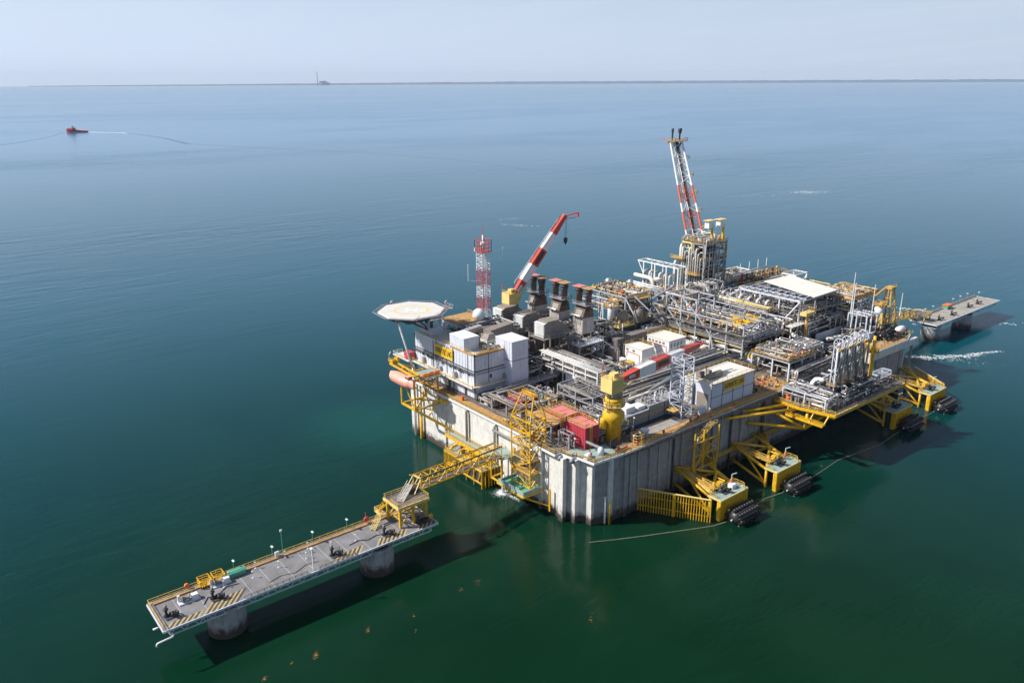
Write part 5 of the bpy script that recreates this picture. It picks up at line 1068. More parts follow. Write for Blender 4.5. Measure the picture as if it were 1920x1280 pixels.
# ------------------------------------------------------------------ cranes
def crane(name, lab, ax_, ay_, zb, zc, foot_, tip, jib, hook_z, raised, ym):
    t = T(name, lab, 'crane', (ax_, ay_, zb))
    P('pedestal', MB().lathe((ax_, ay_, zb), [(2.2, 0), (2.2, 5.5), (3.0, 6.6), (3.0, 8.2), (1.95, 9.2), (1.95, zc-zb-3.6), (2.5, zc-zb-2.6), (2.5, zc-zb-1.8)], 28) if not raised else MB().lathe((ax_, ay_, zb), [(1.8, 0), (1.8, zc-zb-1.6)], 24), ym, t, True)
    if not raised:
        P('gallery', MB().lathe((ax_, ay_, zb+10.4), [(3.0, 0), (3.0, 0.12)], 20).rail([(ax_+3*math.cos(a*math.pi/6), ay_+3*math.sin(a*math.pi/6), zb+10.5) for a in range(13)], w=0.12, step=1.5), 'cream', t)
        P('side_tank', MB().capsule((ax_-2.8, ay_+1.0, zb+5.4), 3.6, 1.0, 'z', 12, 0.7), ym, t, True)
        P('ladder', MB().ladder((ax_-2.4, ay_-0.2, zb+6), (ax_-2.4, ay_-0.2, zb+15), side=(0, .35, 0), w=0.14), 'dark', t)
    P('slew_ring', MB().lathe((ax_, ay_, zc-1.4), [(2.3, 0), (2.3, 0.9)], 24), 'taupe', t, True)
    m1 = -2.7
    pr = [(ax_+m1, ay_-1.6), (ax_+m1, ay_+2.6), (ax_+m1+.6, ay_+3.0), (ax_+1.4, ay_+2.6), (ax_+1.9, ay_+.8), (ax_+1.9, ay_-1.6)]
    hc = P('machinery_house', MB().prism(pr, zc, zc+3.9), 'cream', t)
    P('house_base', MB().add([(ax_+m1, ay_-1.6, zc), (ax_+1.9, ay_-1.6, zc), (ax_+1.4, ay_+2.6, zc), (ax_+m1, ay_+2.6, zc), (ax_-1.2, ay_-1.1, zc-1.2), (ax_+1.3, ay_-1.1, zc-1.2), (ax_+1.0, ay_+1.4, zc-1.2), (ax_-1.2, ay_+1.4, zc-1.2)], [(0,4,5,1),(1,5,6,2),(2,6,7,3),(3,7,4,0),(7,6,5,4)]), 'cream', t)
    mb = MB()
    for i in range(6): mb.box(ax_+m1+.7+i*0.66, ay_-1.7, zc+0.4, ax_+m1+.92+i*0.66, ay_-1.6, zc+3.4)
    P('house_rib', mb, 'cream', hc)
    P('operator_cab', MB().box(ax_-1.2, ay_-.9, zc+3.9, ax_+.7, ay_+1.0, zc+5.3), 'cream', t)
    P('cab_window', MB().box(ax_-.9, ay_-.96, zc+4.4, ax_+0.4, ay_-.9, zc+5.0), 'glass', t)
    P('roof_rail', MB().rail([(ax_+m1+.1, ay_+2.5, zc+3.9), (ax_+m1+.1, ay_-1.5, zc+3.9), (ax_+1.8, ay_-1.5, zc+3.9)], w=0.1, step=1.6), 'rail', t)
    P('beacon', MB().beam((ax_+m1+.2, ay_+2.3, zc+3.9), (ax_+m1+.2, ay_+2.3, zc+6.0), 0.1).cbox((ax_+m1+.2, ay_+2.3, zc+6.0), 0.35, 0.35, 1.0), 'boomred', t)
    F0 = Vector(foot_); T0 = Vector(tip); d = T0-F0; n = 5; side = Vector((0, 0, 1)).cross(d).normalized(); nn = d.normalized().cross(side)
    def sect(k): 
        w_ = [1.3, 2.5, 2.6, 2.4, 2.0, 1.5][k]; h_ = [1.0, 2.6, 2.8, 2.6, 2.0, 1.4][k]; p = F0+d*[0, 0.2, 0.4, 0.6, 0.8, 1.0][k]
        return [p-side*w_/2-nn*h_/2, p+side*w_/2-nn*h_/2, p+side*w_/2+nn*h_/2, p-side*w_/2+nn*h_/2]
    for k in range(n):
        a = sect(k); b = sect(k+1); P('boom_section', MB().add(a+b, [(3,2,1,0),(4,5,6,7),(0,1,5,4),(1,2,6,5),(2,3,7,6),(3,0,4,7)]), 'boomred' if k % 2 == 0 else 'white', t)
    sgn = -1 if side.y > 0 else 1
    pm = F0+d*0.5; q_ = side*sgn*1.33; P('name_plate', MB().beam(pm-d.normalized()*2.6+q_, pm+d.normalized()*2.6+q_, 0.1, 1.2), 'dark', t)
    pw_ = F0+d*0.11; P('boom_window', MB().beam(pw_-d.normalized()*1.2+side*sgn*1.0, pw_+d.normalized()*1.4+side*sgn*1.15, 0.1, 0.9), 'panel', t)
    up_ = nn if nn.z > 0 else -nn
    P('boom_walkway', MB().rail([tuple(F0+d*0.12+up_*1.5+side*1.2), tuple(T0-d*0.05+up_*0.8+side*0.7)], h=0.9, w=0.08, step=3), 'white', t)
    P('luffing_wire', MB().tube([(ax_, ay_, zc+5.0), tuple(T0+up_*1.3)], 0.07, 5).tube([(ax_, ay_+.8, zc+5.0), tuple(T0+up_*1.3+side*.5)], 0.07, 5), 'dark', t)
    mb = MB(); base = Vector((ax_+2.2, ay_, zc+0.6))
    for s_ in (-1.1, 1.1):
        a_ = base+side*s_; b_ = F0+d*0.22-up_*1.2+side*s_; mb.tube([a_, a_.lerp(b_, 0.55)], 0.34, 8); mb.tube([a_.lerp(b_, 0.55), b_], 0.18, 6)
    P('luffing_cylinder', mb, 'cream', t, True)
    J = Vector(jib)
    P('boom_head', MB().beam(T0, T0+d.normalized()*1.2, 1.6, 1.4), 'boomred' if raised else 'red', t)
    if raised:
        P('fly_jib', MB().beam(T0+up_*0.5, J+Vector((0, 0, 0.4)), 0.45).beam(T0-up_*0.8, J-Vector((0, 0, 1.2)), 0.2).beam(J+Vector((0, 0, 0.4)), J-Vector((0, 0, 1.2)), 0.5), 'boomred', t)
        hk = P('hoist_wire', MB().tube([(T0.x+.6, T0.y-.3, T0.z-0.6), (T0.x+.6, T0.y-.3, hook_z+1)], 0.06, 5).tube([(T0.x+1.1, T0.y-.6, T0.z-0.6), (T0.x+1.0, T0.y-.5, hook_z+1)], 0.06, 5), 'dark', t)
        P('hook_block', MB().lathe((T0.x+.8, T0.y-.4, hook_z-1.4), [(0.12, 0), (0.3, 0.5), (0.75, 1.2), (0.75, 2.4), (0.3, 2.7)], 10), 'dark', hk)
    else:
        P('boom_tip_frame', MB().beam(J+Vector((-1.5, 0, -.6)), J+Vector((1.6, 0, .2)), 0.5).rail([tuple(J+Vector((-1.5, -.8, 0.2))), tuple(J+Vector((1.5, -.8, 0.2)))], h=1.1, w=.14, step=1), 'boomred', t)
    return t
crane('offshore_crane', 'yellow cabbed crane at the back with its red and white boom raised', 43.0, 83.6, 30, 37.9, (43.6, 84.0, 40.2), (63.4, 79.4, 66.9), (66.8, 75.4, 68.6), 58.5, True, 'yellow')
crane('offshore_crane', 'thick yellow pedestal crane in the front corner with its red and white boom lowered', 16.8, 7.2, DZ, 33.8, (20.6, 9.0, 35.7), (58.5, 13.4, 36.3), (61.5, 14, 36), 30, False, 'yellow')
S('satellite_dish_back', 'dark eight sided dish facing away at the foot of the yellow pedestal', 'dish', MB().lathe((11.8, 1.9, DZ+1.0), [(0.8, 0.0), (0.8, 0.1)], 8).prism([(10.2, 1.6), (13.8, 2.6), (13.8, 2.8), (10.2, 1.8)], DZ+1.2, DZ+3.6), 'dark')
t = T('lattice_light_mast', 'bare grey lattice mast beside the flat roofed control building', 'mast', (45, 7, DZ)); lattice_mast(t, 45.0, 7.0, DZ, 37.4, 4.6, 5, ['panel'], .3, .12, 4.4)
# ------------------------------------------------------------------ front left deck: racks, red houses
t = T('pipe_rack', 'long white pipe rack with stacked pipes running back from the red houses', 'pipe rack', (37, 42, DZ)); frame(t, [33.2, 40.0], [30, 35.2, 40.4, 45.6, 50.8, 56], [DZ, 24.6, 26.8, 28.6], 0.32, 'white', decks=(), sub=0)
mb = MB()
for k in range(4): P('pipe', MB().tube([(33.4+k*0.75, 29, 28.95), (33.4+k*0.75, 57.5, 28.95)], 0.13, 7), 'white', t, True)
for k in range(4): P('pipe', MB().tube([(36.9+k*0.8, 29, 28.95), (36.9+k*0.8, 57.5, 28.95)], 0.16, 7), 'taupe' if k > 1 else 'pipe', t, True)
for k in range(7): P('pipe', MB().tube([(33.5+k*1.0, 29, 27.1), (33.5+k*1.0, 57, 27.1)], 0.16, 7), 'pipe' if k % 2 else 'taupe', t, True)
for k in range(6): P('pipe', MB().tube([(33.5+k*1.1, 29, 25.0), (33.5+k*1.1, 57, 25.0)], 0.3, 7), 'taupe' if k % 2 else 'pipe', t, True)
P('white_panel', MB().box(32.9, 38.6, 22.0, 33.0, 44.0, 24.4), 'white', t); P('rib', MB().box(32.8, 39, 22, 32.9, 39.2, 24.4).box(32.8, 41, 22, 32.9, 41.2, 24.4).box(32.8, 43, 22, 32.9, 43.2, 24.4), 'panel', t)
t = T('pipe_rack', 'second open white frame with dark piping behind the yellow pedestal crane', 'pipe rack', (28, 31, DZ)); frame(t, [24.2, 32.4], [22.6, 30, 38], [DZ, 22.5, 25.0], 0.42, 'steel', bry=(1,), brx=(0,), sub=9)
piping(t, 24.4, 32, 23, 38, 22.6, 25.4, 26, 101, 0.1, 0.26, 'y', ['taupe', 'pipe', 'taupe', 'steel', 'alu']); piping(t, 24.4, 32, 23, 38, DZ+0.4, 22.2, 26, 102, 0.12, 0.4, None, ['taupe', 'dark', 'steel', 'pipe'])
smallbits(t, 24.6, 32, 23, 38, DZ+0.1, 50, 103, mats=('taupe', 'steel', 'dark', 'white', 'blue'))
t = T('pipe_rack', 'low grey frame around the piping beside the faded red roofs', 'pipe rack', (20, 18, DZ)); frame(t, [16.5, 23.5], [12.4, 20.0], [DZ, 24.4], 0.36, 'steel', sub=3); piping(t, 17, 23, 12.6, 19.8, 20, 24.8, 24, 111, 0.12, 0.3, None, ['taupe', 'pipe', 'steel', 'alu']); smallbits(t, 17, 23, 13, 19.6, DZ+.1, 20, 112)
t = T('pipe_rack', 'open grey frame over the first red roof next to the living quarters', 'pipe rack', (9, 39, DZ)); frame(t, [3.6, 10.5, 17.5], [31, 37.5, 44.5], [DZ, 24.4], 0.4, 'steel', sub=2, brx=()); piping(t, 3.8, 6.2, 31, 44, 23.4, 25.2, 10, 121, 0.12, 0.26, 'y', ['taupe', 'steel', 'pipe']); piping(t, 3.8, 17, 31, 33.5, 20, 24.6, 14, 122, 0.1, 0.3)
P('edge_pipes', MB().tube([(3.2, 30, 24.9), (3.2, 45, 24.9)], 0.3, 7).tube([(2.7, 30, 24.4), (2.7, 45, 24.4)], 0.25, 7).tube([(3.2, 45.4, 24.9), (17.6, 45.4, 24.9)], 0.22, 7), 'taupe', t, True)
def red_house(lab, x0, y0, x1, y1, z0, z1, rib=True):
    t = T('red_equipment_house', lab, 'equipment house', ((x0+x1)/2, (y0+y1)/2, z0)); P('walls', MB().box(x0, y0, z0, x1, y1, z1), 'red', t); P('roof', MB().box(x0-0.15, y0-0.15, z1, x1+0.15, y1+0.15, z1+0.15), 'pinkred', t)
    mb = MB()
    for i in range(int((y1-y0)/0.6)+1): mb.box(x0-0.1, y0+i*0.6, z0, x0, y0+i*0.6+0.22, z1-0.1)
    for i in range(int((x1-x0)/0.6)+1): mb.box(x0+i*0.6, y0-0.1, z0, x0+i*0.6+0.22, y0, z1-0.1)
    P('corrugation', mb, 'red', t)
    P('roof_rail', MB().rail([(x0, y0, z1+0.15), (x0, y1, z1+0.15), (x1, y1, z1+0.15), (x1, y0, z1+0.15)], w=0.1, step=1.5), 'rail', t)
    P('roof_hatch', MB().box(x0+1, y0+1.2, z1+0.15, x0+2.6, y0+2.8, z1+0.32).box(x0+0.1, (y0+y1)/2, z1+0.15, x1-0.1, (y0+y1)/2+0.12, z1+0.22), 'pinkred', t); return t
t = red_house('tall red corrugated house in the near corner beside the yellow pedestal', 6.6, 7.6, 11.4, 15.0, DZ, 25.4); P('ladder', MB().ladder((8.4, 7.2, DZ), (8.4, 7.2, 26.2), side=(0.35, 0, 0), w=0.15), 'rail', t); P('door', MB().box(9.8, 7.38, DZ+.2, 10.6, 7.5, DZ+2.3), 'dark', t)
t = red_house('lower red house with a faded roof behind the tall red corner house', 8.8, 19.0, 14.6, 26.4, 21.4, 24.2)
t = red_house('red house half hidden under the grey frame next to the living quarters', 9.0, 37.0, 15.2, 44.0, 20.4, 23.2)
t = T('red_machine', 'cluster of small red machines between the two faded red roofs', 'machinery', (15, 19, DZ)); mb = MB(); rr = random.Random(31)
for i in range(14): mb.cbox((rr.uniform(12.6, 17), rr.uniform(13, 21), DZ+rr.uniform(1, 3)), rr.uniform(.8, 1.8), rr.uniform(.8, 1.8), rr.uniform(.6, 1.5))
P('casing', mb, 'red', t); piping(t, 12, 17, 13, 22, DZ+1, 24, 12, 131, .1, .22, None, ['red', 'boomred', 'pinkred'])
t = T('access_platform', 'railed grey steel platform in front of the faded red roof', 'platform', (5.5, 22, DZ)); frame(t, [3.4, 8.2], [17.6, 28.0], [DZ, 23.6], 0.4, 'steel', decks=(23.6,), rails=(23.6,), dm='rust', rm='rail', bry=(0,)); P('ladder', MB().ladder((6.6, 16.9, DZ), (6.6, 16.9, 25.2), side=(.35, 0, 0), w=0.15), 'rail', t); piping(t, 3.6, 8, 18, 28, DZ+.4, 23.0, 20, 141, .1, .3); smallbits(t, 3.6, 8, 18, 28, DZ+.1, 26, 142)
t = T('small_pipe_frame', 'small dark pipe frame in front of the tall red house', 'frame', (4.4, 12.6, DZ)); frame(t, [3.4, 5.2], [10.4, 14.6], [DZ, 23.4], 0.32, 'steel'); piping(t, 3.4, 5.4, 10.4, 14.6, DZ+.4, 23.4, 12, 151, .1, .24, None, ['taupe', 'pipe', 'dark'])
fam('red_h', kit_red, [(4.6, 3.4, DZ, 0), (12.6, 0.9, DZ, 1), (15.2, 0.6, DZ, 2), (19.5, 0.6, DZ, 0), (30.5, 0.8, DZ, 0), (42.8, 1.4, DZ, 0), (46.6, 1.6, DZ, 0), (62, 0.2, DZ, 0), (50, -0.3, DZ, 0)], 'red hydrant beside the long wall rail', 'hydrants along the long wall')
t = T('grey_hydraulic_arm', 'grey telescopic arm and pivot lying on the near corner of the deck', 'boom', (7, 3.6, DZ)); P('pivot', MB().lathe((7.6, 2.6, DZ), [(0.9, 0), (0.9, 1.5), (0.4, 2.2)], 12), 'panel', t, True); P('arm', MB().beam((7.6, 2.6, DZ+1.9), (6.4, 7.0, DZ+2.6), 0.5), 'steel', t)
S('fairlead', 'white fairlead on the very corner of the deck', 'fairlead', MB().lathe((3.4, 3.2, DZ+0.7), [(0.4, -0.7), (0.75, -0.5), (0.75, 0.5), (0.4, 0.7)], 12, 'x').box(2.4, 2.6, DZ, 4.4, 3.8, DZ+0.2), 'white')
S('work_area_plate', 'pale green steel landing plate on the near deck corner', 'deck plate', MB().prism([(1.0, 9.8), (5.2, 1.2), (12, 0.8), (13, 6.6), (5.5, 7), (5, 10)], DZ+0.02, DZ+0.05), 'greendeck')
t = T('engine_set', 'blue and white valve and drum cluster beyond the first red roof', 'machinery', (21, 42, DZ)); smallbits(t, 18.5, 24, 38, 46, DZ+1.4, 60, 161, mats=('teal', 'white', 'pipe', 'blue', 'ivory', 'boomred'), hmax=2.4); P('skid', MB().box(18.2, 37.6, DZ, 24.4, 46.4, DZ+1.4), 'taupe', t)
fam('vv_small', lambda: kit_vvessel(3.2, 0.9, 'ivory'), [(17.2, 33.4, 20.4, 0)], 'white vertical bottle with yellow top next to the lattice gangway tower', 'x'); KIT['vv_small']['group'] = 'vertical bottles'; del KIT['vv_small']['group']
t = T('railed_walkway_bridge', 'grey railed walkway on trestles left of the long white pipe rack', 'walkway', (18, 49, DZ)); P('deck', MB().box(8, 46.6, 23.2, 32, 48.2, 23.5), 'steel', t); P('handrail', MB().rail([(8, 46.6, 23.5), (32, 46.6, 23.5)], w=0.12).rail([(8, 48.2, 23.5), (32, 48.2, 23.5)], w=0.12), 'steel', t)
mb = MB()
for x in (12, 20, 28): mb.beam((x, 47.4, DZ), (x, 47.4, 23.2), 0.35).beam((x, 47.4, 21), (x+2.4, 47.4, 23.2), 0.22).beam((x, 47.4, 21), (x-2.4, 47.4, 23.2), 0.22)
P('trestle', mb, 'steel', t)
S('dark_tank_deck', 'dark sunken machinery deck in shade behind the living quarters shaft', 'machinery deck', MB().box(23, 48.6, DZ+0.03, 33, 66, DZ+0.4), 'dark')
# ------------------------------------------------------------------ centre front: grey equipment house, pipes, vessels, white rooms
t = T('diesel_house', 'long low slate grey machine house right of the yellow pedestal', 'machine house', (36, 12, DZ)); P('walls', MB().box(25, 9.8, DZ, 34.4, 15.4, 22.8).box(34.4, 9.8, DZ, 47.6, 15.4, 23.8), 'slate', t); P('roof', MB().box(25, 9.7, 22.8, 34.3, 15.5, 22.95).box(34.4, 9.7, 23.8, 47.7, 15.5, 23.95), 'steel', t); P('roof_unit', MB().box(26.4, 11.4, 22.95, 30, 14.6, 24.6).box(31, 11, 22.95, 34, 14, 24.0), 'white', t); P('wall_seam', MB().box(34.3, 9.65, DZ, 34.42, 9.8, 23.8).box(41, 9.65, DZ, 41.1, 9.8, 23.8), 'dark', t); smallbits(t, 35, 47, 10.5, 15, 23.95, 26, 171, mats=('steel', 'white', 'panel', 'taupe', 'pipe'))
t = T('pipe_corridor', 'broad band of big grey pipes below the lowered crane boom', 'pipe rack', (60, 22, DZ)); frame(t, [38, 46, 54, 62, 70, 78, 86, 92], [17.0, 26.4], [DZ, 22.6], 0.36, 'steel')
for k in range(11):
    z = 23.1+(0.0 if k % 3 else 0.7); y = 17.3+k*0.88
    P('pipe', MB().tube([(36+((k*3) % 5), y, z-2.6 if k % 4 == 0 else z), (36+((k*3) % 5), y, z), (92+k % 3, y, z)] if k % 4 == 0 else [(36+((k*3) % 5), y, z), (92+k % 3, y, z)], 0.16+0.09*((k*7) % 3), 8), ['taupe', 'slate', 'steel', 'dark', 'pipe'][k % 5], t, True)
P('large_bore_pipe', MB().tube([(41, 16.2, DZ+.5), (41, 16.2, 25.0), (56, 19.2, 25.0), (90, 19.6, 25.0)], 0.42, 12), 'slate', t, True); P('large_bore_pipe', MB().tube([(43, 17.2, DZ+.5), (43, 17.2, 24.6), (56, 20.6, 24.6), (90, 21.2, 24.6)], 0.4, 12), 'slate', t, True)
P('cable_tray', MB().box(40, 26.6, 23.6, 92, 27.8, 23.9).box(40, 28.2, 22.6, 90, 29.6, 22.8), 'steel', t); P('handrail', MB().rail([(40, 28.0, 23.9), (92, 28.0, 23.9)], w=0.1), 'steel', t)
piping(t, 38, 92, 16.2, 17.8, 20, 23.4, 20, 181, .1, .25, 'x', ['taupe', 'pipe', 'steel']); smallbits(t, 48, 92, 13.5, 26, DZ+.2, 90, 182, mats=('steel', 'pipe', 'taupe', 'dark', 'white', 'boomred'))
def white_room(lab, x0, y0, x1, y1, z0, z1, vents):
    t = T('white_equipment_room', lab, 'equipment room', ((x0+x1)/2, (y0+y1)/2, z0)); P('walls', MB().box(x0, y0, z0, x1, y1, z1), 'white', t); P('roof', MB().box(x0-.2, y0-.2, z1, x1+.2, y1+.2, z1+.2), 'roof', t)
    for k in range(vents): P('vent', MB().box(x0-0.1, y1-1.6-k*(y1-y0-2)/vents, z1-1.5, x0, y1-0.6-k*(y1-y0-2)/vents, z1-0.7), 'taupe', t)
    P('red_pipework', MB().tube([(x0-.2, y1-1, z0+2), (x0-.2, y1-1, z1-1.8), (x0-.2, y0+1, z1-2.0), (x0-.2, y0+1, z0+1)], 0.09, 5), 'boomred', t)
    if x1-x0 > 7:
        mb = MB()
        for k in range(4): mb.box(x0+1+k*(x1-x0-2)/4, y0-.12, z0+1.2, x0+1.5+k*(x1-x0-2)/4, y0, z1-1)
        P('louvre', mb, 'steel', t)
    P('roof_rail', MB().rail([(x0, y1, z1+.2), (x1, y1, z1+.2), (x1, y0, z1+.2)], w=0.09), 'rail', t); return t
white_room('smaller white equipment room with a flat roof left of the bigger one', 63.6, 39.4, 69.6, 47.2, 21.5, 27.0, 2)
white_room('bigger white equipment room with square vents in the middle of the deck', 76.4, 38.6, 85.4, 48.6, 21.5, 27.6, 5)
S('white_roof_slab', 'flat white slab roof just right of the bigger white room', 'roof', MB().box(86.4, 36.6, 20.4, 94.6, 47, 22.6), 'roof')
S('equipment_deck', 'railed deck plate carrying the two white rooms', 'deck', MB().box(56, 34, 20.9, 95, 50, 21.4).rail([(56, 34, 21.4), (94.8, 34, 21.4)], w=0.1), 'roof')
S('yellow_crate', 'bright yellow crate left of the smaller white room', 'crate', MB().box(56.6, 40.4, 21.45, 61.4, 42.8, 23.3), 'yellow')
smallt = T('deck_litter_machinery', 'small red and grey machines in front of the white rooms', 'machinery', (70, 36, 21.4)); smallbits(smallt, 60, 92, 34.6, 38, 21.4, 60, 191, mats=('boomred', 'steel', 'white', 'pinkred', 'pipe'))
t = T('sphere_topped_cooler', 'ochre framed cooler with six shiny domes on top left of the white rooms', 'cooler', (58, 57, 21)); P('casing', MB().box(53.6, 53.6, 20.6, 61.6, 58.2, 23.8), 'taupe', t); P('yellow_frame', MB().beam((53.6, 53.5, 20.6), (53.6, 53.5, 24.4), 0.45).box(53.3, 53.4, 23.8, 53.9, 58.3, 24.4).box(53.5, 53.2, 20.2, 61.8, 53.6, 20.9), 'yellow', t)
for i in range(3):
    for j in range(2): P('dome', MB().sphere((55.4+i*2.4, 55.0+j*2.2, 24.5), 1.05, 14), 'alu', t, True)
t = T('sphere_topped_cooler', 'second cooler with shiny domes beside the main module', 'cooler', (92, 60, 21)); P('casing', MB().box(86.6, 57.6, 20.6, 94.4, 62.6, 24.6), 'stack', t)
for i in range(3):
    for j in range(2): P('dome', MB().sphere((88+i*2.5, 59.0+j*2.2, 25.2), 1.0, 14), 'alu', t, True)
smallbits(t, 92, 95, 57, 59, 24.6, 24, 201, mats=('green', 'valve_y', 'rail', 'valve_y'))
fam('vv_tank', lambda: kit_vvessel(5.6, 2.3, 'taupe', False), [(61.4, 50.4, 20.4, 0)], 'squat taupe tank with a domed top left of the white rooms', 'x'); del KIT['vv_tank']['group']
duct('ribbed_duct', 'long ribbed grey brown duct crossing the middle deck, nearer one', [(68, 56.2, 23.4), (94, 57.0, 23.4)], 2.4, 5.4, 'rib'); duct('ribbed_duct', 'long ribbed grey brown duct crossing the middle deck, farther one', [(71, 64.4, 24.0), (97, 65.6, 24.0)], 2.0, 3.6, 'rib')
t = T('ochre_pump_row', 'row of ochre pumps and uprights between the ribbed ducts and the white rooms', 'machinery', (76, 52, 20)); smallbits(t, 64, 92, 50.6, 54, DZ+1.0, 90, 211, mats=('rust', 'cream', 'steel', 'taupe', 'pinkred', 'pipe'), hmax=3.6); P('bed', MB().box(63, 50, DZ, 94, 54.6, DZ+1.0), 'taupe', t)
for k in range(6): P('upright', MB().beam((66+k*5, 50.2, DZ), (66+k*5, 50.2, 26.5), 0.18), 'white', t)
P('trestle', MB().beam((60, 47.2, DZ), (60, 47.2, 26), 0.4).beam((60, 47.2, 26), (56.4, 50.6, 29), 0.4), 'steel', t)
# control building
t = T('control_building', 'big flat roofed pale blue building with a yellow sign on the long side', 'building', (65, 8.5, DZ)); P('walls', MB().box(54.6, 3.4, DZ, 75.8, 13.6, 27.0), 'panel', t); P('roof', MB().box(54.3, 3.1, 27.0, 76.1, 13.9, 27.3), 'roof', t)
mb = MB(); [mb.box(54.6+k*5.3-.06, 3.3, DZ, 54.6+k*5.3+.06, 3.4, 27) for k in range(5)]; mb.box(54.5, 3.3, 23.0, 75.8, 3.42, 23.12); P('panel_joint', mb, 'dark', t)
P('roof_edge', MB().box(54.2, 3.0, 27.3, 76.2, 3.2, 27.5), 'taupe', t); P('roof_rail', MB().rail([(54.4, 3.2, 27.4), (54.4, 13.7, 27.4), (76, 13.7, 27.4), (76, 3.2, 27.4), (54.4, 3.2, 27.4)], w=0.08), 'rail', t)
P('end_wall_door', MB().box(54.48, 4.6, DZ+.2, 54.6, 8.6, 24), 'taupe', t); P('roof_ladder', MB().ladder((54.2, 11.8, DZ), (54.2, 11.8, 28.4), side=(0, .35, 0), w=0.12), 'cream', t)
P('wall_pipe', MB().tube([(54.2, 9.8, DZ), (54.2, 9.8, 25), (55.5, 9.8, 27.6)], 0.3, 7), 'stack', t, True); P('wall_lamp', MB().box(60, 3.1, 23.6, 60.5, 3.3, 23.8).box(69, 3.1, 23.6, 69.5, 3.3, 23.8), 'white', t)
sg = T('name_sign', 'yellow ADRIATIC LNG signboard on the long side of the control building', 'sign', (65, 3.0, 25)); P('board', MB().box(60.4, 3.12, 24.0, 70.4, 3.28, 26.9), 'sign', sg); P('lettering', text_mesh('ADRIATIC LNG', 1.42, (65.4, 3.09, 25.45), (1, 0, 0), (0, 0, 1), 0.06, 'txt2', 1.5), 'stack', sg)
t = T('roof_air_unit', 'long grey duct unit lying on the control building roof', 'air handling unit', (59.6, 7.4, 27.3)); P('duct_body', MB().lathe((60.4, 7.2, 28.2), [(0.85, -3.4), (0.95, -2.4), (0.95, 3.2), (0.5, 3.4)], 10, 'x'), 'taupe', t); P('fan_box', MB().box(56.4, 9.2, 27.3, 58.4, 11.0, 29.2), 'taupe', t); P('fan_box', MB().box(61.0, 9.6, 27.3, 62.4, 11.0, 28.6), 'taupe', t); P('flue', MB().cyl((59.8, 9.8, 27.3), .12, 2.6, 6), 'dark', t)
t = T('loading_bay_plates', 'dark sunken bay with worn planks between the pedestal crane and the lattice mast', 'deck bay', (32, 5.5, DZ)); P('dark_floor', MB().box(22.5, 4.8, DZ+.02, 43, 9.6, DZ+.06), 'dark', t); P('worn_planks', MB().box(21.5, 2.7, DZ+.02, 40, 6.4, DZ+.09), 'ivory_deck', t)
mb = MB(); [mb.box(22+k*2.4, 2.7, DZ+.09, 22.15+k*2.4, 6.4, DZ+.11) for k in range(8)]; P('plank_gap', mb, 'taupe', t); P('handrail', MB().rail([(23, 9.4, 21.0), (42, 9.4, 21.0), (42, 6.4, 21.0)], w=0.12), 'rail', t); P('yellow_step_platform', MB().box(40.4, 5.6, 21.6, 43, 8.6, 21.8).rail([(40.4, 5.6, 21.8), (43, 5.6, 21.8)], w=.1), 'rail', t)
t = T('yellow_gate_cage', 'yellow railed stair cage at the deck edge right of the pedestal', 'stair cage', (20.5, 1.6, DZ)); P('cage', MB().rail([(19.4, 0.4, DZ), (22.6, 0.4, DZ), (22.6, 3.2, DZ), (19.4, 3.2, DZ), (19.4, .4, DZ)], h=2.6, w=0.16, step=1.3, mids=2), 'rail', t); P('grey_hopper', MB().lathe((24.4, 2.4, DZ), [(.5, 0), (1.3, 2.4), (1.3, 2.6)], 8), 'panel', t)
for lab, x, y in (('grey crooked lamp post left of the red corner house', 4.0, 9.0), ('grey crooked lamp post at the deck edge by the pedestal', 17.4, 0.3), ('tall crooked lamp post behind the yellow stair cage', 21.8, 4.8), ('crooked lamp post before the dark bay', 26.5, 8.6)):
    o = put('lampost', kit_lamp, x, y, DZ, 0.6); o['label'] = lab; o['group'] = 'lamp posts on the front deck'
# ------------------------------------------------------------------ process modules
t = T('process_module', 'big open steel module with diagonal braces in the middle of the terminal', 'process module', (106, 43, DZ))
frame(t, [96, 106, 116], [22.4, 29.4, 36.2, 43, 50, 57, 64], [21.2, 26.4, 29.2, 33.0], 0.42, 'frame', decks=(26.4,), rails=(26.4,), sub=0, rm='steel')
mb = MB().beam((96, 43, 33), (96, 36.2, 26.6), .4).beam((96, 36.2, 26.6), (96, 29.4, 30), .3).beam((96, 57, 33), (96, 50, 26.6), .4).beam((96, 36.2, 26.4), (94.2, 33, 21.5), .35).beam((96, 50, 26.4), (94.2, 46, 21.5), .35).beam((96, 64, 33), (96, 57, 26.6), .35).beam((96, 22.4, 29), (106, 22.4, 33), .35).beam((106, 22.4, 33), (116, 22.4, 27), .35); P('bracing', mb, 'frame', t)
mb = MB()
for x in (96, 106): 
    for y in (43, 50, 57): mb.beam((x, y, 33), (x, y, 38.2), .45)
mb.beam((96, 43, 38.2), (96, 57, 38.2), .45).beam((106, 43, 38.2), (106, 57, 38.2), .45)
for y in (43, 50, 57): mb.beam((96, y, 38.2), (106, y, 38.2), .4)
mb.beam((96, 50, 38.2), (96, 43, 33), .35).beam((96, 50, 33), (96, 57, 38.2), .35); P('upper_frame', mb, 'frame', t)
piping(t, 97, 115, 23, 63, 26.9, 32.4, 52, 221, .12, .34, 'y'); piping(t, 96.4, 104, 23, 63, 20.4, 25.8, 34, 222, .15, .42, 'y')
smallbits(t, 96.6, 115.6, 37, 63.5, 26.7, 190, 223); smallbits(t, 96.6, 115.6, 22.8, 63.5, 21.4, 120, 224); smallbits(t, 97, 105.5, 43.4, 56.6, 33.2, 40, 225)
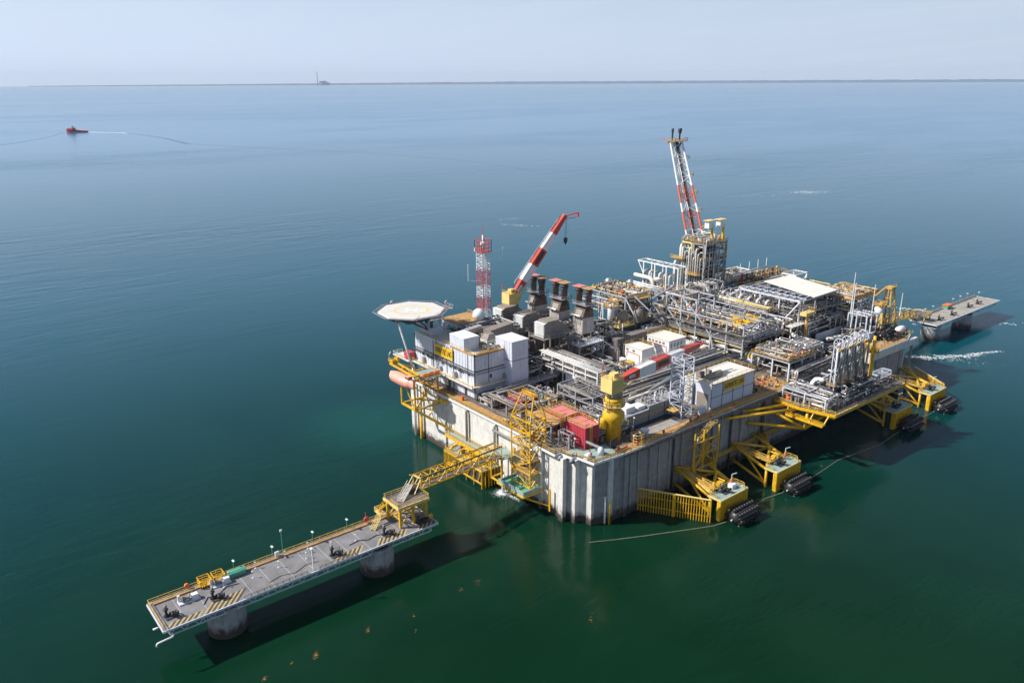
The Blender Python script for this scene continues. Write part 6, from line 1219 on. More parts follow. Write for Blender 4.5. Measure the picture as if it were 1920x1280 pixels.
mb = MB(); [mb.box(98+k*2.0, 24.8+(k*7 % 5)*.9, 31.9, 98.7+k*2.0, 34.4-(k*3 % 4)*1.3, 32.5) for k in range(8)]; mb.box(97.6, 26.6, 31.7, 106, 27.2, 31.9).box(99, 31.2, 31.7, 113, 31.9, 31.9); P('monorail_beam', mb, 'yellow', t)
P('base_plate_deck', MB().box(94.6, 21, 20.6, 122, 66, 21.1), 'grate', t)
P('edge_girder', MB().box(94.4, 20.8, 19.8, 94.7, 66, 21.2).box(94.4, 20.7, 19.8, 122, 21.0, 21.6), 'panel', t)
P('edge_walkway', MB().box(94.8, 22, 29.5, 96.2, 64, 29.6), 'grate', t)
vs = [put('hvA', lambda: kit_hvessel(6.4, 1.25, 'alu'), x, y, z, r) for x, y, z, r in [(98.6, 45.6, 21.1, 1.35), (98.4, 39.0, 21.1, 1.35), (98.6, 32.6, 21.1, 1.35)]]; ordinal(vs, 'shiny drum under the open module front edge', 'drums under the open module')
vs = [put('hvA', None, x, y, z, r) for x, y, z, r in [(108.4, 47.6, 29.3, .05), (109.4, 40.6, 29.3, .05), (110.4, 33.6, 29.3, .05)]]; ordinal(vs, 'shiny drum on top of the open module', 'drums on top of the open module')
# inlet header with five bends behind it
t = T('header_manifold', 'long ivory header pipe with a row of bends behind the open module', 'pipe manifold', (126, 46, 28)); P('header_pipe', MB().tube([(125.6, 62, 31.6), (126.4, 33, 31.6)], 0.75, 14), 'ivory', t, True)
for k in range(6): P('branch_bend', MB().tube([(131, 56-k*4, 33.4), (128.6, 56-k*4, 33.4), (128.6, 56-k*4, 30.2)], 0.5, 10), 'ivory', t, True)
frame(t, [124, 132], [32, 40, 48, 56, 63], [DZ, 25, 30.2], 0.42, 'steel', decks=(30.2,)); piping(t, 124, 132, 32, 63, 30.5, 33, 30, 231, .12, .28, 'y'); smallbits(t, 124, 132, 32, 63, 30.5, 120, 232, mats=('rust', 'orange', 'valve_y', 'steel', 'pipe', 'cream'))
# valve hall: roofed module
t = T('roofed_compressor_hall', 'compressor hall under a broad flat white roof on tall dark columns', 'roofed hall', (148, 35, DZ))
frame(t, [133, 141, 149, 157.5], [23, 31.6, 40, 49], [DZ, 25.2, 30.4, 35.6], 0.42, 'steel', decks=(25.2,), top=True)
P('roof', MB().add([(139, 22.4, 36.0), (155.4, 22.6, 36.2), (163.4, 48.4, 36.2), (146.6, 49.6, 36.0), (139, 22.4, 36.25), (155.4, 22.6, 36.45), (163.4, 48.4, 36.45), (146.6, 49.6, 36.25)], [(3,2,1,0),(4,5,6,7),(0,1,5,4),(1,2,6,5),(2,3,7,6),(3,0,4,7)]), 'roof', t)
mb = MB()
for k in range(9): mb.beam((130.6, 24+k*3.0, 35.9), (139, 24+k*3.0, 36.4), .26, .3)
mb.beam((130.6, 23, 35.7), (130.6, 49, 35.7), .5).beam((134.6, 23, 36.0), (134.6, 49, 36.0), .3); P('open_rafters', mb, 'panel', t)
mb = MB()
for y in (23, 31.6, 40, 49): mb.beam((130.6, y, DZ), (130.6, y, 35.7), .5)
mb.beam((130.6, 49, 35.5), (124.5, 55.5, 30.5), .45).beam((130.6, 23, 35.5), (124.5, 26, 28.5), .45); P('front_column', mb, 'panel', t)
piping(t, 131, 157, 23.5, 48, 25.8, 32.5, 40, 241, .15, .4); smallbits(t, 131, 157, 24, 48, 25.6, 150, 242, mats=('valve_y', 'rust', 'steel', 'dark', 'pipe', 'orange'), hmax=3); smallbits(t, 132, 139, 24, 48, 34.2, 50, 243, mats=('valve_y', 'yellow', 'dark', 'panel'), hmax=1)
for k in range(4): P('compressor', MB().capsule((144, 27+k*6.2, 28), 8, 1.5, 'x', 14, .5), 'dark', t, True)
# wind break wall and yard right of the hall
S('wind_wall', 'low pale panelled wall round the shaded yard below the white roof', 'wall', MB().box(138.5, 19.6, DZ, 158, 20.0, DZ+3.0).box(158, 12, DZ, 158.3, 20, DZ+3.0).box(158.3, 11.8, DZ, 165, 12.1, DZ+3.0), 'panel')
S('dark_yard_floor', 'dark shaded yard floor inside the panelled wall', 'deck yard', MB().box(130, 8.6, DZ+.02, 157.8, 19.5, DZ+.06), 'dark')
S('yard_pipe', 'thick ivory pipe lying across the shaded yard', 'pipe', MB().tube([(141, 16.6, DZ+1.2), (160, 13.2, DZ+1.2)], .8, 12), 'ivory', smooth=True)
S('yard_pipe', 'thick ivory pipe with an elbow in front of the roofed hall', 'pipe', MB().tube([(131, 32, 23.6), (127.6, 21, 23.6), (127.4, 20, 20.5)], .95, 14), 'ivory', smooth=True)
t = T('platform_crane_post', 'orange box headed post standing in front of the white roofed hall', 'post', (131, 24, DZ)); P('post', MB().beam((130.4, 19.4, DZ), (130.4, 19.4, 32.4), 0.8), 'cream', t); P('box_head', MB().box(127.6, 18.2, 31.6, 133.4, 20.8, 32.8), 'cream', t); P('ladder', MB().ladder((129.8, 19, DZ), (129.8, 19, 32), w=.14), 'orange', t); P('rail', MB().rail([(127.6, 18.2, 32.8), (133.4, 18.2, 32.8), (133.4, 20.8, 32.8)], w=.12), 'valve_y', t)
S('access_gallery', 'pale railed gallery in front of the open rafters', 'gallery', MB().box(122.6, 20.2, 27.8, 131, 23, 28.1).rail([(122.6, 20.2, 28.1), (131, 20.2, 28.1)], w=.12).beam((123, 21, DZ), (123, 21, 27.8), .4), 'ivory')
# left back module A
t = T('process_module', 'long open steel module along the back edge right of the turbine stacks', 'process module', (98, 76, 27)); frame(t, [84.4, 92, 100], [67.2, 74, 81, 87.4], [DZ, 30.0, 36.0], 0.42, 'frame', decks=(30,), rails=(30,), sub=6)
P('bracing', MB().beam((84.4, 87.4, 36), (84.4, 85.2, 30), .4).beam((84.4, 67.2, 36), (86, 62, 27.5), .4).beam((88, 66, 36.4), (92, 59.4, 29.8), .38), 'panel', t); piping(t, 85, 99.6, 67.6, 87, 34.6, 37.4, 40, 251, .12, .4, 'y'); piping(t, 85, 99.6, 67.6, 87, 28, 33.6, 26, 252, .12, .35, 'y'); smallbits(t, 85, 99.6, 68, 87, 36.2, 120, 253); smallbits(t, 85, 99.6, 68, 87, 30.3, 60, 254)
P('platform_link', MB().beam((96, 64, 34.6), (110, 66.5, 36.4), .6), 'steel', t); P('large_valve', MB().sphere((93, 84.6, 38), 1.5, 12).sphere((98.4, 78, 38), 1.3, 12), 'alu', t, True)
t = T('tank_platform', 'ochre edged platform carrying the white bottles and taupe tank', 'platform', (86, 69, DZ)); frame(t, [76.4, 85, 94.6], [62.4, 68.0], [DZ, 27.2], .5, 'taupe', decks=(27.2,), dm='taupe'); P('ochre_edge', MB().box(76, 61.8, 27.0, 84, 62.2, 27.7).box(75.8, 62, 27.0, 76.2, 68.4, 27.7).rail([(76, 68.4, 27.5), (76, 62, 27.5), (84, 62, 27.5)], w=.14), 'cream', t); smallbits(t, 77, 94, 62.6, 67.6, 27.5, 70, 261, mats=('taupe', 'cream', 'valve_y', 'alu', 'taupe', 'steel'), hmax=2.2)
o = put('vvW', lambda: kit_vvessel(6.6, 1.35, 'white'), 79.4, 69.6, 27.4); o['label'] = 'tall white bottle with a yellow railed top left of the taupe tank'
o = put('vvT', lambda: kit_vvessel(7.6, 2.9, 'taupe'), 93.0, 68.8, 28.0); o['label'] = 'fat taupe tank with a square yellow and orange top platform'
o = put('vvW', None, 83.4, 71.4, 28.6); o['label'] = 'shorter looking white bottle just behind the tall white one'
o = put('vvS', lambda: kit_vvessel(4.6, 1.5, 'white'), 98.8, 62.6, 27.4); o['label'] = 'white bottle with yellow rails between the taupe tank and the open module'
o = put('vvG', lambda: kit_vvessel(4.4, 2.0, 'taupe', False), 88.6, 64.2, 27.4); o['label'] = 'grey squat drum in front of the taupe tank'
o = put('vvG', None, 80.8, 65.2, 27.4); o['label'] = 'grey squat drum at the left end of the tank platform'
S('coiled_vessel', 'cluster of shiny round vessels at the back edge by the last turbine stack', 'vessel', MB().sphere((74, 80, 31), 2.0, 12).sphere((77.4, 82, 30.6), 1.8, 12).sphere((75.6, 78, 32.2), 1.4, 10).cyl((75, 80, DZ), 2.2, 10, 12), 'alu', smooth=True)
# back truss B with big pipe
t = T('back_pipe_gantry', 'white truss gantry over big bent pipes at the back left of the stack tower', 'pipe gantry', (114, 77, 34)); frame(t, [112.6, 117.6], [66, 72, 78, 84], [33, 43.4], 0.42, 'white', sub=7)
P('bracing', MB().beam((112.6, 87, 43.4), (112.6, 84, 38.5), .35).beam((112.6, 84, 43.4), (112.6, 87.2, 43.4), .4).beam((117.6, 84, 43.4), (117.6, 87.2, 43.4), .4).beam((112.6, 87.2, 43.4), (117.6, 87.2, 43.4), .4).beam((112.6, 78, 43.4), (112.6, 72, 43.3), .5), 'white', t)
P('large_pipe', MB().tube([(111.8, 88, 37.4), (111.8, 78.5, 37.4), (111.8, 77.2, 32.5)], .8, 12).tube([(111.8, 77.2, 37.2), (117.5, 74.4, 37.6)], .8, 12), 'ivory', t, True)
for k in range(6): P('bent_riser', MB().tube([(113.4, 84-k*2.6, 34.5), (113.4, 84-k*2.6, 39.6), (116, 84-k*2.6, 39.6)], .42, 9), 'ivory' if k % 2 else 'pipe', t, True)
P('pipe_row', MB().tube([(108.5, 88, 35.4), (108.5, 70, 35.4)], .3, 8).tube([(107.2, 88, 35.0), (107.2, 70, 35.0)], .26, 8).tube([(105.8, 88, 34.6), (105.8, 70, 34.6)], .24, 8), 'white', t, True); smallbits(t, 112, 118, 64, 84, 34.4, 80, 271, mats=('ivory', 'orange', 'valve_y', 'blue', 'white', 'alu')); P('support_deck', MB().box(104.6, 62, 33.2, 122, 87.8, 33.5), 'steel', t)
for x in (105.5, 113, 121):
    for y in (64, 75, 86.5): P('support_column', MB().beam((x, y, DZ), (x, y, 33.2), .5), 'steel', t)
t = T('process_module', 'cluttered pipe deck between the open module and the stack tower', 'process module', (118, 64, 25)); frame(t, [106, 114, 122], [58.5, 64, 70], [DZ, 27, 33.0], .42, 'frame', decks=(27,)); piping(t, 106, 122, 58, 70, 27.6, 35.4, 48, 281, .15, .5); smallbits(t, 106, 122, 58, 70, 33.2, 120, 282)
P('large_elbow', MB().tube([(119, 67, 30), (119, 67, 36.4), (122, 58, 36.4), (122, 58, 30)], .9, 12).tube([(124, 66, 31), (124, 66, 36), (130, 60, 36), (130, 60, 30)], .8, 12), 'ivory', t, True)
# tower C
t = T('stack_tower', 'tall square steel tower crowded with vertical pipes below the flare', 'process tower', (136, 73, DZ)); X_ = [129, 136, 143]; Y_ = [66.5, 72, 78]
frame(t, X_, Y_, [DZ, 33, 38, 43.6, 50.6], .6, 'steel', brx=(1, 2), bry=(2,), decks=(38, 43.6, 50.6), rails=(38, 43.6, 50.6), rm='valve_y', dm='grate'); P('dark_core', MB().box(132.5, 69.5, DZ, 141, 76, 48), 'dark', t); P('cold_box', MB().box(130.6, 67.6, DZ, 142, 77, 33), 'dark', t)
for k in range(9): P('riser_pipe', MB().tube([(128.2, 77-k*1.15, 30), (128.2, 77-k*1.15, 48.4-(k % 3)*1.8), (131, 77-k*1.15, 48.4-(k % 3)*1.8)], .3+.06*(k % 2), 8), 'pipe' if k % 3 else 'ivory', t, True)
for k in range(4): P('riser_pipe', MB().tube([(131+k*3.2, 65.6, DZ), (131+k*3.2, 65.6, 49-k)], .34, 8), 'steel', t, True)
P('big_riser', MB().tube([(130.5, 79.6, 33), (130.5, 79.6, 49), (134, 79.6, 49)], .8, 12).tube([(128, 80.5, 33), (128, 80.5, 42.6), (130, 78, 42.6)], .7, 12), 'ivory', t, True)
P('side_gallery', MB().box(126.6, 75.6, 43.6, 129.4, 82, 43.8).rail([(126.6, 82, 43.8), (126.6, 75.6, 43.8), (129.4, 75.6, 43.8)], w=.14).box(126.4, 68, 38, 129, 74, 38.15).rail([(126.4, 74, 38.15), (126.4, 68, 38.15)], w=.14), 'valve_y', t)
piping(t, 129, 143, 66, 78, 39, 53.5, 54, 291, .12, .4); smallbits(t, 129, 143, 66.5, 78, 50.9, 90, 292, mats=('steel', 'valve_y', 'white', 'pipe', 'ivory'), hmax=2.2); smallbits(t, 129, 143, 66.5, 78, 43.9, 50, 293); smallbits(t, 129, 143, 66.5, 67.6, 38.3, 24, 294)
for k, (x, y) in enumerate(((135.5, 68.6), (141.5, 67.6))):
    h = T('hoist_head', ('white boxed hoist on a yellow post on top of the stack tower, left one', 'white boxed hoist on a yellow post on top of the stack tower, right one')[k], 'hoist', (x, y, 50.9), 'hoists on the stack tower'); P('post', MB().beam((x, y, 50.9), (x, y, 57.6), .75), 'yellow', h); P('box', MB().box(x-2.8, y-.5, 56.6, x-.3, y+1.7, 59.6), 'white', h); P('top_plate', MB().box(x-3.6, y-.9, 59.6, x+.9, y+2.1, 59.8), 'cream', h)
# flare tower (leans back outboard)
fl_ = T('flare_tower', 'tall leaning red and white lattice flare tower with two dark burner tips', 'flare tower', (144, 80, 38)); B0 = Vector((144.3, 80.4, 38)); T0 = Vector((151.9, 104.0, 88.3)); nb = 14
def fsec(k):
    p = B0.lerp(T0, k/nb); w_ = 7.6-2.5*k/nb; a = Vector((0.78, -0.63, 0)); b = Vector((0.63, 0.78, 0)); return [p-a*w_/2-b*w_/3, p+a*w_/2-b*w_/3, p+a*w_*.1+b*w_/2]
for k in range(nb):
    mb = MB(); A = fsec(k); B = fsec(k+1)
    for j in range(3):
        jn = (j+1) % 3; mb.tube([A[j], B[j]], .45, 8); mb.beam(B[j], B[jn], .26) if k % 2 else None; mb.beam(A[j] if k % 2 else A[jn], B[jn] if k % 2 else B[j], .2)
    P('tower_section', mb, 'flare_orange' if k in (4, 5, 7, 8) else 'white', fl_)
for k, (o_, r_, m_) in enumerate(((Vector((-.7, .5, 0)), .22, 'white'), (Vector((.3, -.3, 0)), .5, 'stack'), (Vector((1.0, -.7, 0)), .2, 'white'))): P('flare_pipe', MB().tube([B0+o_, T0+o_], r_, 8), m_, fl_, True)
P('ladder', MB().ladder(tuple(B0+Vector((-1.6, 1.0, 0))), tuple(T0+Vector((-.8, .5, 0))), side=(.4, -.3, 0), w=.1), 'steel', fl_)
hp_ = T0+Vector((0, 0, 0)); P('head_platform', MB().box(hp_.x-4, hp_.y-3.4, hp_.z, hp_.x+4, hp_.y+3.4, hp_.z+.25).rail([(hp_.x-4, hp_.y+3.4, hp_.z+.25), (hp_.x-4, hp_.y-3.4, hp_.z+.25), (hp_.x+4, hp_.y-3.4, hp_.z+.25), (hp_.x+4, hp_.y+3.4, hp_.z+.25)], w=.14), 'rust', fl_)
P('head_knee', MB().tube([hp_+Vector((-2.4, 1.8, 0)), hp_+Vector((-1, .4, -3.4))], .4, 7).tube([hp_+Vector((2.4, -1.8, 0)), hp_+Vector((1, -.4, -3.4))], .4, 7), 'stack', fl_)
for k, (dx_, dy_, rr_) in enumerate(((-1.1, .9, .45), (1.4, -1.1, .7))): P('burner_tip', MB().lathe((hp_.x+dx_, hp_.y+dy_, hp_.z+.25), [(.35, 0), (.35, 2.8), (rr_, 3.4), (rr_*1.25, 4.4), (rr_*1.25, 5.2)], 12), 'dark', fl_, True)
for k in (2, 4, 6, 8, 10, 12):
    p = B0.lerp(T0, k/nb); w_ = 3.8-1.7*k/nb; q_ = p+Vector((0.78, -0.63, 0))*(w_+1.0); P('rest_platform', MB().cbox((q_.x, q_.y, q_.z), 2.0, 1.8, .15).rail([(q_.x-1, q_.y-.9, q_.z+.15), (q_.x+1, q_.y-.9, q_.z+.15), (q_.x+1, q_.y+.9, q_.z+.15)], w=.13, step=1), 'cream', fl_)
mb = MB(); [mb.beam(a, (a[0]-.2, a[1]+.3, DZ), .7) for a in [tuple(v) for v in fsec(0)]]; P('base_leg', mb, 'white', fl_)
# back right: recondenser rows F, pump row
t = T('back_pump_rack', 'back deck row of orange topped pumps right of the stack tower', 'pump rack', (164, 66, 30)); frame(t, [148, 157, 166, 175, 181], [58.5, 66.5], [DZ, 27, 32.4], .45, 'steel', decks=(32.4,), sub=2)
for k in range(8):
    x = 150+k*3.6; P('vertical_pump', MB().lathe((x, 62.5, 32.7), [(.5, 0), (.5, 1.4), (.35, 1.6), (.35, 2.4), (.55, 2.5), (.55, 3.4), (.3, 3.5)], 8), ('red', 'stack', 'rust', 'valve_y', 'taupe', 'rust', 'stack', 'valve_y')[k], t, True)
smallbits(t, 148, 181, 59, 66, 32.7, 150, 301, mats=('rust', 'taupe', 'valve_y', 'ivory', 'dark', 'pipe', 'stack'), hmax=2.2); piping(t, 148, 181, 59, 62, 31, 34, 16, 302, .12, .3, 'x')
P('rail_pipe', MB().tube([(149, 69, 34.6), (177, 69, 34.6)], .4, 8).tube([(150, 67.6, 34.0), (180, 67.6, 34.0)], .4, 8), 'ivory', t, True)
for k in range(5): P('upright', MB().beam((152+k*6.4, 69.6, 30), (152+k*6.4, 69.6, 38.4), .2), 'white', t)
t = T('back_valve_deck', 'far back deck of pale, blue and white machinery seen over the pump row', 'machinery deck', (160, 80, 26)); frame(t, [146, 156, 166, 176], [74, 86], [DZ, 28.4], .5, 'steel', decks=(28.4,)); smallbits(t, 146, 176, 74.5, 86, 28.7, 260, 311, mats=('white', 'teal', 'ivory', 'pinkred', 'cream', 'blue', 'pipe'), hmax=3.4); piping(t, 146, 176, 75, 86, 29, 32, 24, 312, .15, .4, 'x')
t = T('end_gantry', 'white portal frame at the far back beyond the white roof', 'gantry', (180, 52, 30)); frame(t, [171, 180], [50.5, 57], [DZ, 34.6], .5, 'white', sub=3); P('bracing', MB().beam((180, 50.5, 34.4), (176.6, 50.5, 29.8), .4).beam((171, 50.5, 34.4), (171, 54, 31), .35), 'white', t); piping(t, 171, 180, 51, 57, 29, 33, 14, 321, .15, .35)
t = T('back_grating_rack', 'long pale pipe rack between the pump row and the white roof', 'pipe rack', (160, 53.6, 30)); frame(t, [140, 148, 156, 164, 171], [51.4, 56.6], [DZ, 33.2], .4, 'panel', sub=2); piping(t, 140, 171, 51.5, 56.5, 33.2, 34.4, 26, 331, .12, .3, 'x')
# module G
t = T('process_module', 'square module with a rusty orange top deck at the far right', 'process module', (167, 25, DZ)); frame(t, [158, 164.5, 171, 176.4], [17.4, 25, 33], [DZ, 24.6, 28.6, 32.8], .5, 'panel', brx=(2,), bry=(2,), sub=3, decks=(24.6,)); P('rusty_beams', MB().beam((157.6, 17, 33.1), (177, 17, 33.1), .6).beam((157.6, 17, 33.1), (157.6, 33.4, 33.1), .5).beam((177, 17, 33.1), (177, 33.4, 33.1), .5), 'rust', t); P('top_deck', MB().box(168, 17, 33.1, 177, 33.4, 33.25).box(158, 27, 33.1, 168, 33.4, 33.25), 'rust', t)
smallbits(t, 160, 177, 17.4, 33, 33.3, 90, 341, mats=('rust', 'taupe', 'pipe', 'ivory', 'valve_y', 'steel', 'cream'), hmax=1.3); piping(t, 158, 177, 17.4, 33, 33.3, 34.4, 30, 344, .1, .3, None, ['rust', 'ivory', 'pipe', 'cream']); piping(t, 158, 176, 17.4, 33, 28.8, 32.6, 30, 342, .15, .4); piping(t, 158, 176, 17.4, 33, 20.4, 28, 30, 343, .15, .45, None, ['dark', 'taupe', 'pipe', 'rust', 'valve_y']); P('handrail', MB().rail([(158, 33.2, 33.2), (158, 17.2, 33.2), (176.8, 17.2, 33.2), (176.8, 33, 33.2)], w=.12), 'valve_y', t)
t = T('north_process_module', 'grey pipe filled module behind the square rusty topped one', 'process module', (168, 42, DZ)); frame(t, [160.5, 170, 178.5], [36, 43, 49], [DZ, 25, 30], .45, 'steel', decks=(30,)); piping(t, 160, 178, 36, 49, 30.4, 33, 24, 351, .15, .4); smallbits(t, 160, 178, 36, 49, 30.3, 100, 352, mats=('rust', 'cream', 'ivory', 'steel', 'valve_y'))
# ------------------------------------------------------------------ right end deck
t = T('bin_frame', 'grey open frame over a pale bin at the corner of the panelled wall', 'frame', (156, 12, DZ)); frame(t, [153.6, 157.0, 161.2], [8.6, 12.6, 16.0], [DZ, 29], .38, 'panel', sub=2); P('pale_bin', MB().box(152.4, 7.4, DZ, 159.6, 8.0, 22.4).box(152.4, 8.0, DZ, 153.0, 12.6, 22.4), 'panel', t); piping(t, 153.6, 161, 8.8, 16, 27.6, 29.6, 12, 361, .1, .22, None, ['white', 'panel', 'pipe'])
for k, (x, y, h) in enumerate(((156.6, 16.8, 44.0), (153.4, 14.4, 41.0), (164.4, 12.4, 39.0), (183.0-5.6, 7.6, 34.4))):
    S('vent_mast', ('tall thin pale mast above the grey bin frame', 'slightly lower pale mast left of the tallest one', 'pale mast in front of the rusty topped module', 'lone pale mast near the far right corner of the deck')[k], 'mast', MB().tube([(x, y, DZ), (x, y, h)], .3, 8, .12), 'white', loc=(x, y, DZ))
t = T('deck_tank', 'pale upright tank with an orange railed top beside the orange davit', 'tank', (170, 14, 24)); P('stand', MB().box(166.4, 9.6, 24.4, 172.6, 14.4, 24.9).beam((167, 10, DZ), (167, 10, 24.4), .4).beam((172, 10, DZ), (172, 10, 24.4), .4).beam((167, 14, DZ), (167, 14, 24.4), .4).beam((172, 14, DZ), (172, 14, 24.4), .4), 'valve_y', t); P('shell', MB().lathe((169, 12, 24.9), [(1.7, 0), (1.7, 5.2)], 18), 'white', t, True); P('ladder_cage', MB().lathe((171.2, 12, 24.9), [(1.0, 0), (1.0, 6.0)], 8), 'valve_y', t); P('top_rail', MB().box(167, 10, 30.1, 171.4, 14, 30.3).rail([(167, 10, 30.3), (171.4, 10, 30.3), (171.4, 14, 30.3), (167, 14, 30.3), (167, 10, 30.3)], w=.15, step=1.2), 'valve_y', t)
t = T('davit_frame', 'orange A shaped davit tower at the far right end', 'davit', (176, 12, 24)); 
for (x, y) in ((173.4, 9.4), (179.4, 9.4), (173.4, 14.6), (179.4, 14.6)): P('leg', MB().tube([(x, y, DZ), (176+(x-176)*.35, 12+(y-12)*.35, 35.6)], .34, 7), 'valve_y', t)
mb = MB()
for z in (24, 28, 32):
    f_ = 1-.65*(z-DZ)/16.2; a = [(176+sx_*3*f_, 12+sy_*2.6*f_, z) for sx_, sy_ in ((-1, -1), (1, -1), (1, 1), (-1, 1))]
    for k in range(4): mb.beam(a[k], a[(k+1) % 4], .22)
    mb.beam(a[0], (a[1][0], a[1][1], z+3.4), .18)
P('lattice', mb, 'valve_y', t); P('head', MB().box(174.2, 10.6, 35.6, 177.8, 13.4, 36.4).rail([(174.2, 10.6, 36.4), (177.8, 10.6, 36.4)], w=.14), 'valve_y', t); P('outreach', MB().beam((174.4, 13, 36), (171.6, 15.4, 32.6), .6), 'valve_y', t)
t = T('life_raft_boat', 'small rescue boat with red and white hull standing on the far corner', 'rescue boat', (173, 4.6, DZ)); mb = MB(); v = []
for i, x in enumerate((-3.6, -2, 0.5, 2.6, 3.9)):
    w_ = (0.5, 1.5, 1.7, 1.3, .1)[i]; zt = (1.7, 1.6, 1.6, 1.8, 2.2)[i]; v += [(173.6+x, 4.6-w_, DZ+zt), (173.6+x, 4.6, DZ+.5), (173.6+x, 4.6+w_, DZ+zt)]
mb.add(v, [(3*i+k, 3*i+k+1, 3*i+k+4, 3*i+k+3) for i in range(4) for k in range(2)]+[(3*i+2, 3*i, 3*i+3, 3*i+5) for i in range(4)]); P('hull', mb, 'boomred', t); P('cover', MB().lathe((173.4, 4.6, DZ+1.7), [(.4, -2.8), (1.4, -1.8), (1.45, 1.4), (.5, 2.6)], 12, 'x'), 'white', t, True); P('cradle', MB().box(171, 3.6, DZ, 171.4, 5.6, DZ+1).box(175.4, 3.6, DZ, 175.8, 5.6, DZ+1), 'steel', t)
S('yellow_deck_marking', 'yellow painted curved walkway on the far right deck', 'deck marking', MB().prism([(152, 11.2), (153, 9.6), (160, 8.4), (166, 9.6), (165.6, 10.4), (160, 9.4), (154, 10.6)], DZ+.04, DZ+.055).prism([(146, 2.2), (152, 2.6), (153, 6.4), (160, 8.4), (159, 9), (151, 7), (150, 3.6), (146, 3.2)], DZ+.04, DZ+.055), 'yellow')
t = T('yellow_lattice_pylon', 'thin slanted yellow lattice pylon on the far right deck', 'pylon', (161.6, 9.6, DZ)); lattice_mast(t, 160.6, 6.6, DZ, 29.4, 1.6, 4, ['cream'], .24, .14, .5)
t = T('a_frame_winch', 'pale a frame winch with a red drum on the far corner deck', 'winch', (167, 7.6, DZ)); P('frame', MB().beam((164, 7, DZ), (165, 7.6, 23), .3).beam((166, 8.4, DZ), (165, 7.6, 23), .3).beam((165, 7.6, 23), (171, 9, 22.4), .35).beam((171, 9, 22.4), (171, 9, DZ), .3), 'ivory', t); P('drum', MB().lathe((167.6, 8.4, 22), [(.9, -.8), (.6, -.7), (.6, .7), (.9, .8)], 12, 'y'), 'boomred', t, True)
smallt = T('corner_deck_gear', 'scattered pale and orange deck gear around the far right corner', 'deck gear', (160, 3, DZ)); smallbits(smallt, 140, 178, 0.6, 12, DZ+.04, 110, 371, mats=('ivory', 'rust', 'taupe', 'steel', 'cream', 'pipe'), hmax=1.1)
# ------------------------------------------------------------------ raised front modules between control building and loading arms
t = T('valve_platform', 'railed valve platform on legs left of the loading arms', 'platform', (92, 8, DZ)); frame(t, [93.6, 101, 108.6], [2.4, 8.6, 16.6], [DZ, 25.6], .45, 'panel', decks=(25.6,), rails=(25.6,), rm='valve_y'); P('lower_beam', MB().beam((93.6, 2.4, 22), (108.6, 2.4, 22), .3), 'panel', t); smallbits(t, 94, 108.4, 2.8, 16, 25.9, 150, 381); piping(t, 94, 108.4, 2.8, 16, 26.2, 28.6, 34, 382, .14, .34, 'x', ['ivory', 'pipe', 'alu', 'taupe', 'steel', 'cream']); piping(t, 94, 108, 3, 16, 20.2, 25, 24, 383, .2, .55, None, ['dark', 'taupe', 'steel', 'pipe'])
for k in range(3): P('blowdown_drum', MB().lathe((97+k*4.6, 4.4, DZ), [(1.2, 0), (1.2, 3.6), (.5, 4.4)], 12), 'steel', t, True)
t = T('metering_rack', 'pale frame with thick pipes right of the valve platform, in front of the yard', 'pipe rack', (118, 14, DZ)); frame(t, [110.4, 117, 124], [8.4, 13.4, 17.4], [DZ, 25.0], .4, 'panel', sub=4); piping(t, 110.6, 124, 8.6, 17.2, 21, 25.6, 34, 391, .18, .42, None, ['ivory', 'pipe', 'alu', 'taupe', 'steel']); smallbits(t, 110.6, 124, 8.6, 17, DZ+.2, 80, 392)
t = T('green_tree_of_valves', 'olive green and yellow valve cluster at the foot of the open module', 'valve cluster', (99, 19.4, 21)); smallbits(t, 96.4, 102, 17.8, 21.6, 21.6, 60, 401, mats=('green', 'valve_y', 'rail', 'dark', 'valve_y'), hmax=2.2); P('sloping_housing', MB().add([(93, 17.6, 20.2), (102, 17.6, 20.2), (102, 20.6, 20.2), (93, 20.6, 20.2), (93, 17.6, 21.8), (102, 17.6, 22.8), (102, 20.6, 22.8), (93, 20.6, 21.8)], [(3,2,1,0),(4,5,6,7),(0,1,5,4),(1,2,6,5),(2,3,7,6),(3,0,4,7)]), 'panel', t)
smallt = T('deck_gear', 'yellow and brown deck gear at the right end of the control building', 'deck gear', (80, 6, DZ)); smallbits(smallt, 77.6, 92, 1.6, 12, DZ+.04, 60, 411, mats=('rust', 'dark', 'yellow', 'boomred', 'taupe'), hmax=1.2)
# ------------------------------------------------------------------ loading platform and arms
t = T('loading_platform', 'yellow edged loading platform cantilevered out over the docks', 'loading platform', (104, -12, 16)); LZ = 17.4; lx0, lx1, ly0, ly1 = 81.5, 129.0, -20.4, -1.0
P('platform_deck', MB().prism([(lx0, ly1), (lx0, -10), (lx0+2.6, ly0), (lx1-2, ly0), (lx1, -14), (lx1, ly1)], LZ-.3, LZ), 'grate', t)
P('edge_beam', MB().beam((lx0, ly1, LZ-.4), (lx0, -10, LZ-.4), .4, .9).beam((lx0, -10, LZ-.4), (lx0+2.6, ly0, LZ-.4), .4, .9), 'yellow', t); P('edge_beam', MB().beam((lx0+2.6, ly0, LZ-.4), (lx1-2, ly0, LZ-.4), .5, 1.0).beam((lx1-2, ly0, LZ-.4), (lx1, -14, LZ-.4), .4, .9), 'rail', t)
P('handrail', MB().rail([(lx0, ly1, LZ), (lx0, -10, LZ), (lx0+2.6, ly0, LZ)], w=.14), 'rail', t); P('handrail', MB().rail([(lx0+2.6, ly0, LZ), (lx1-2, ly0, LZ), (lx1, -14, LZ), (lx1, -4, LZ)], w=.12), 'taupe', t)
mb = MB()
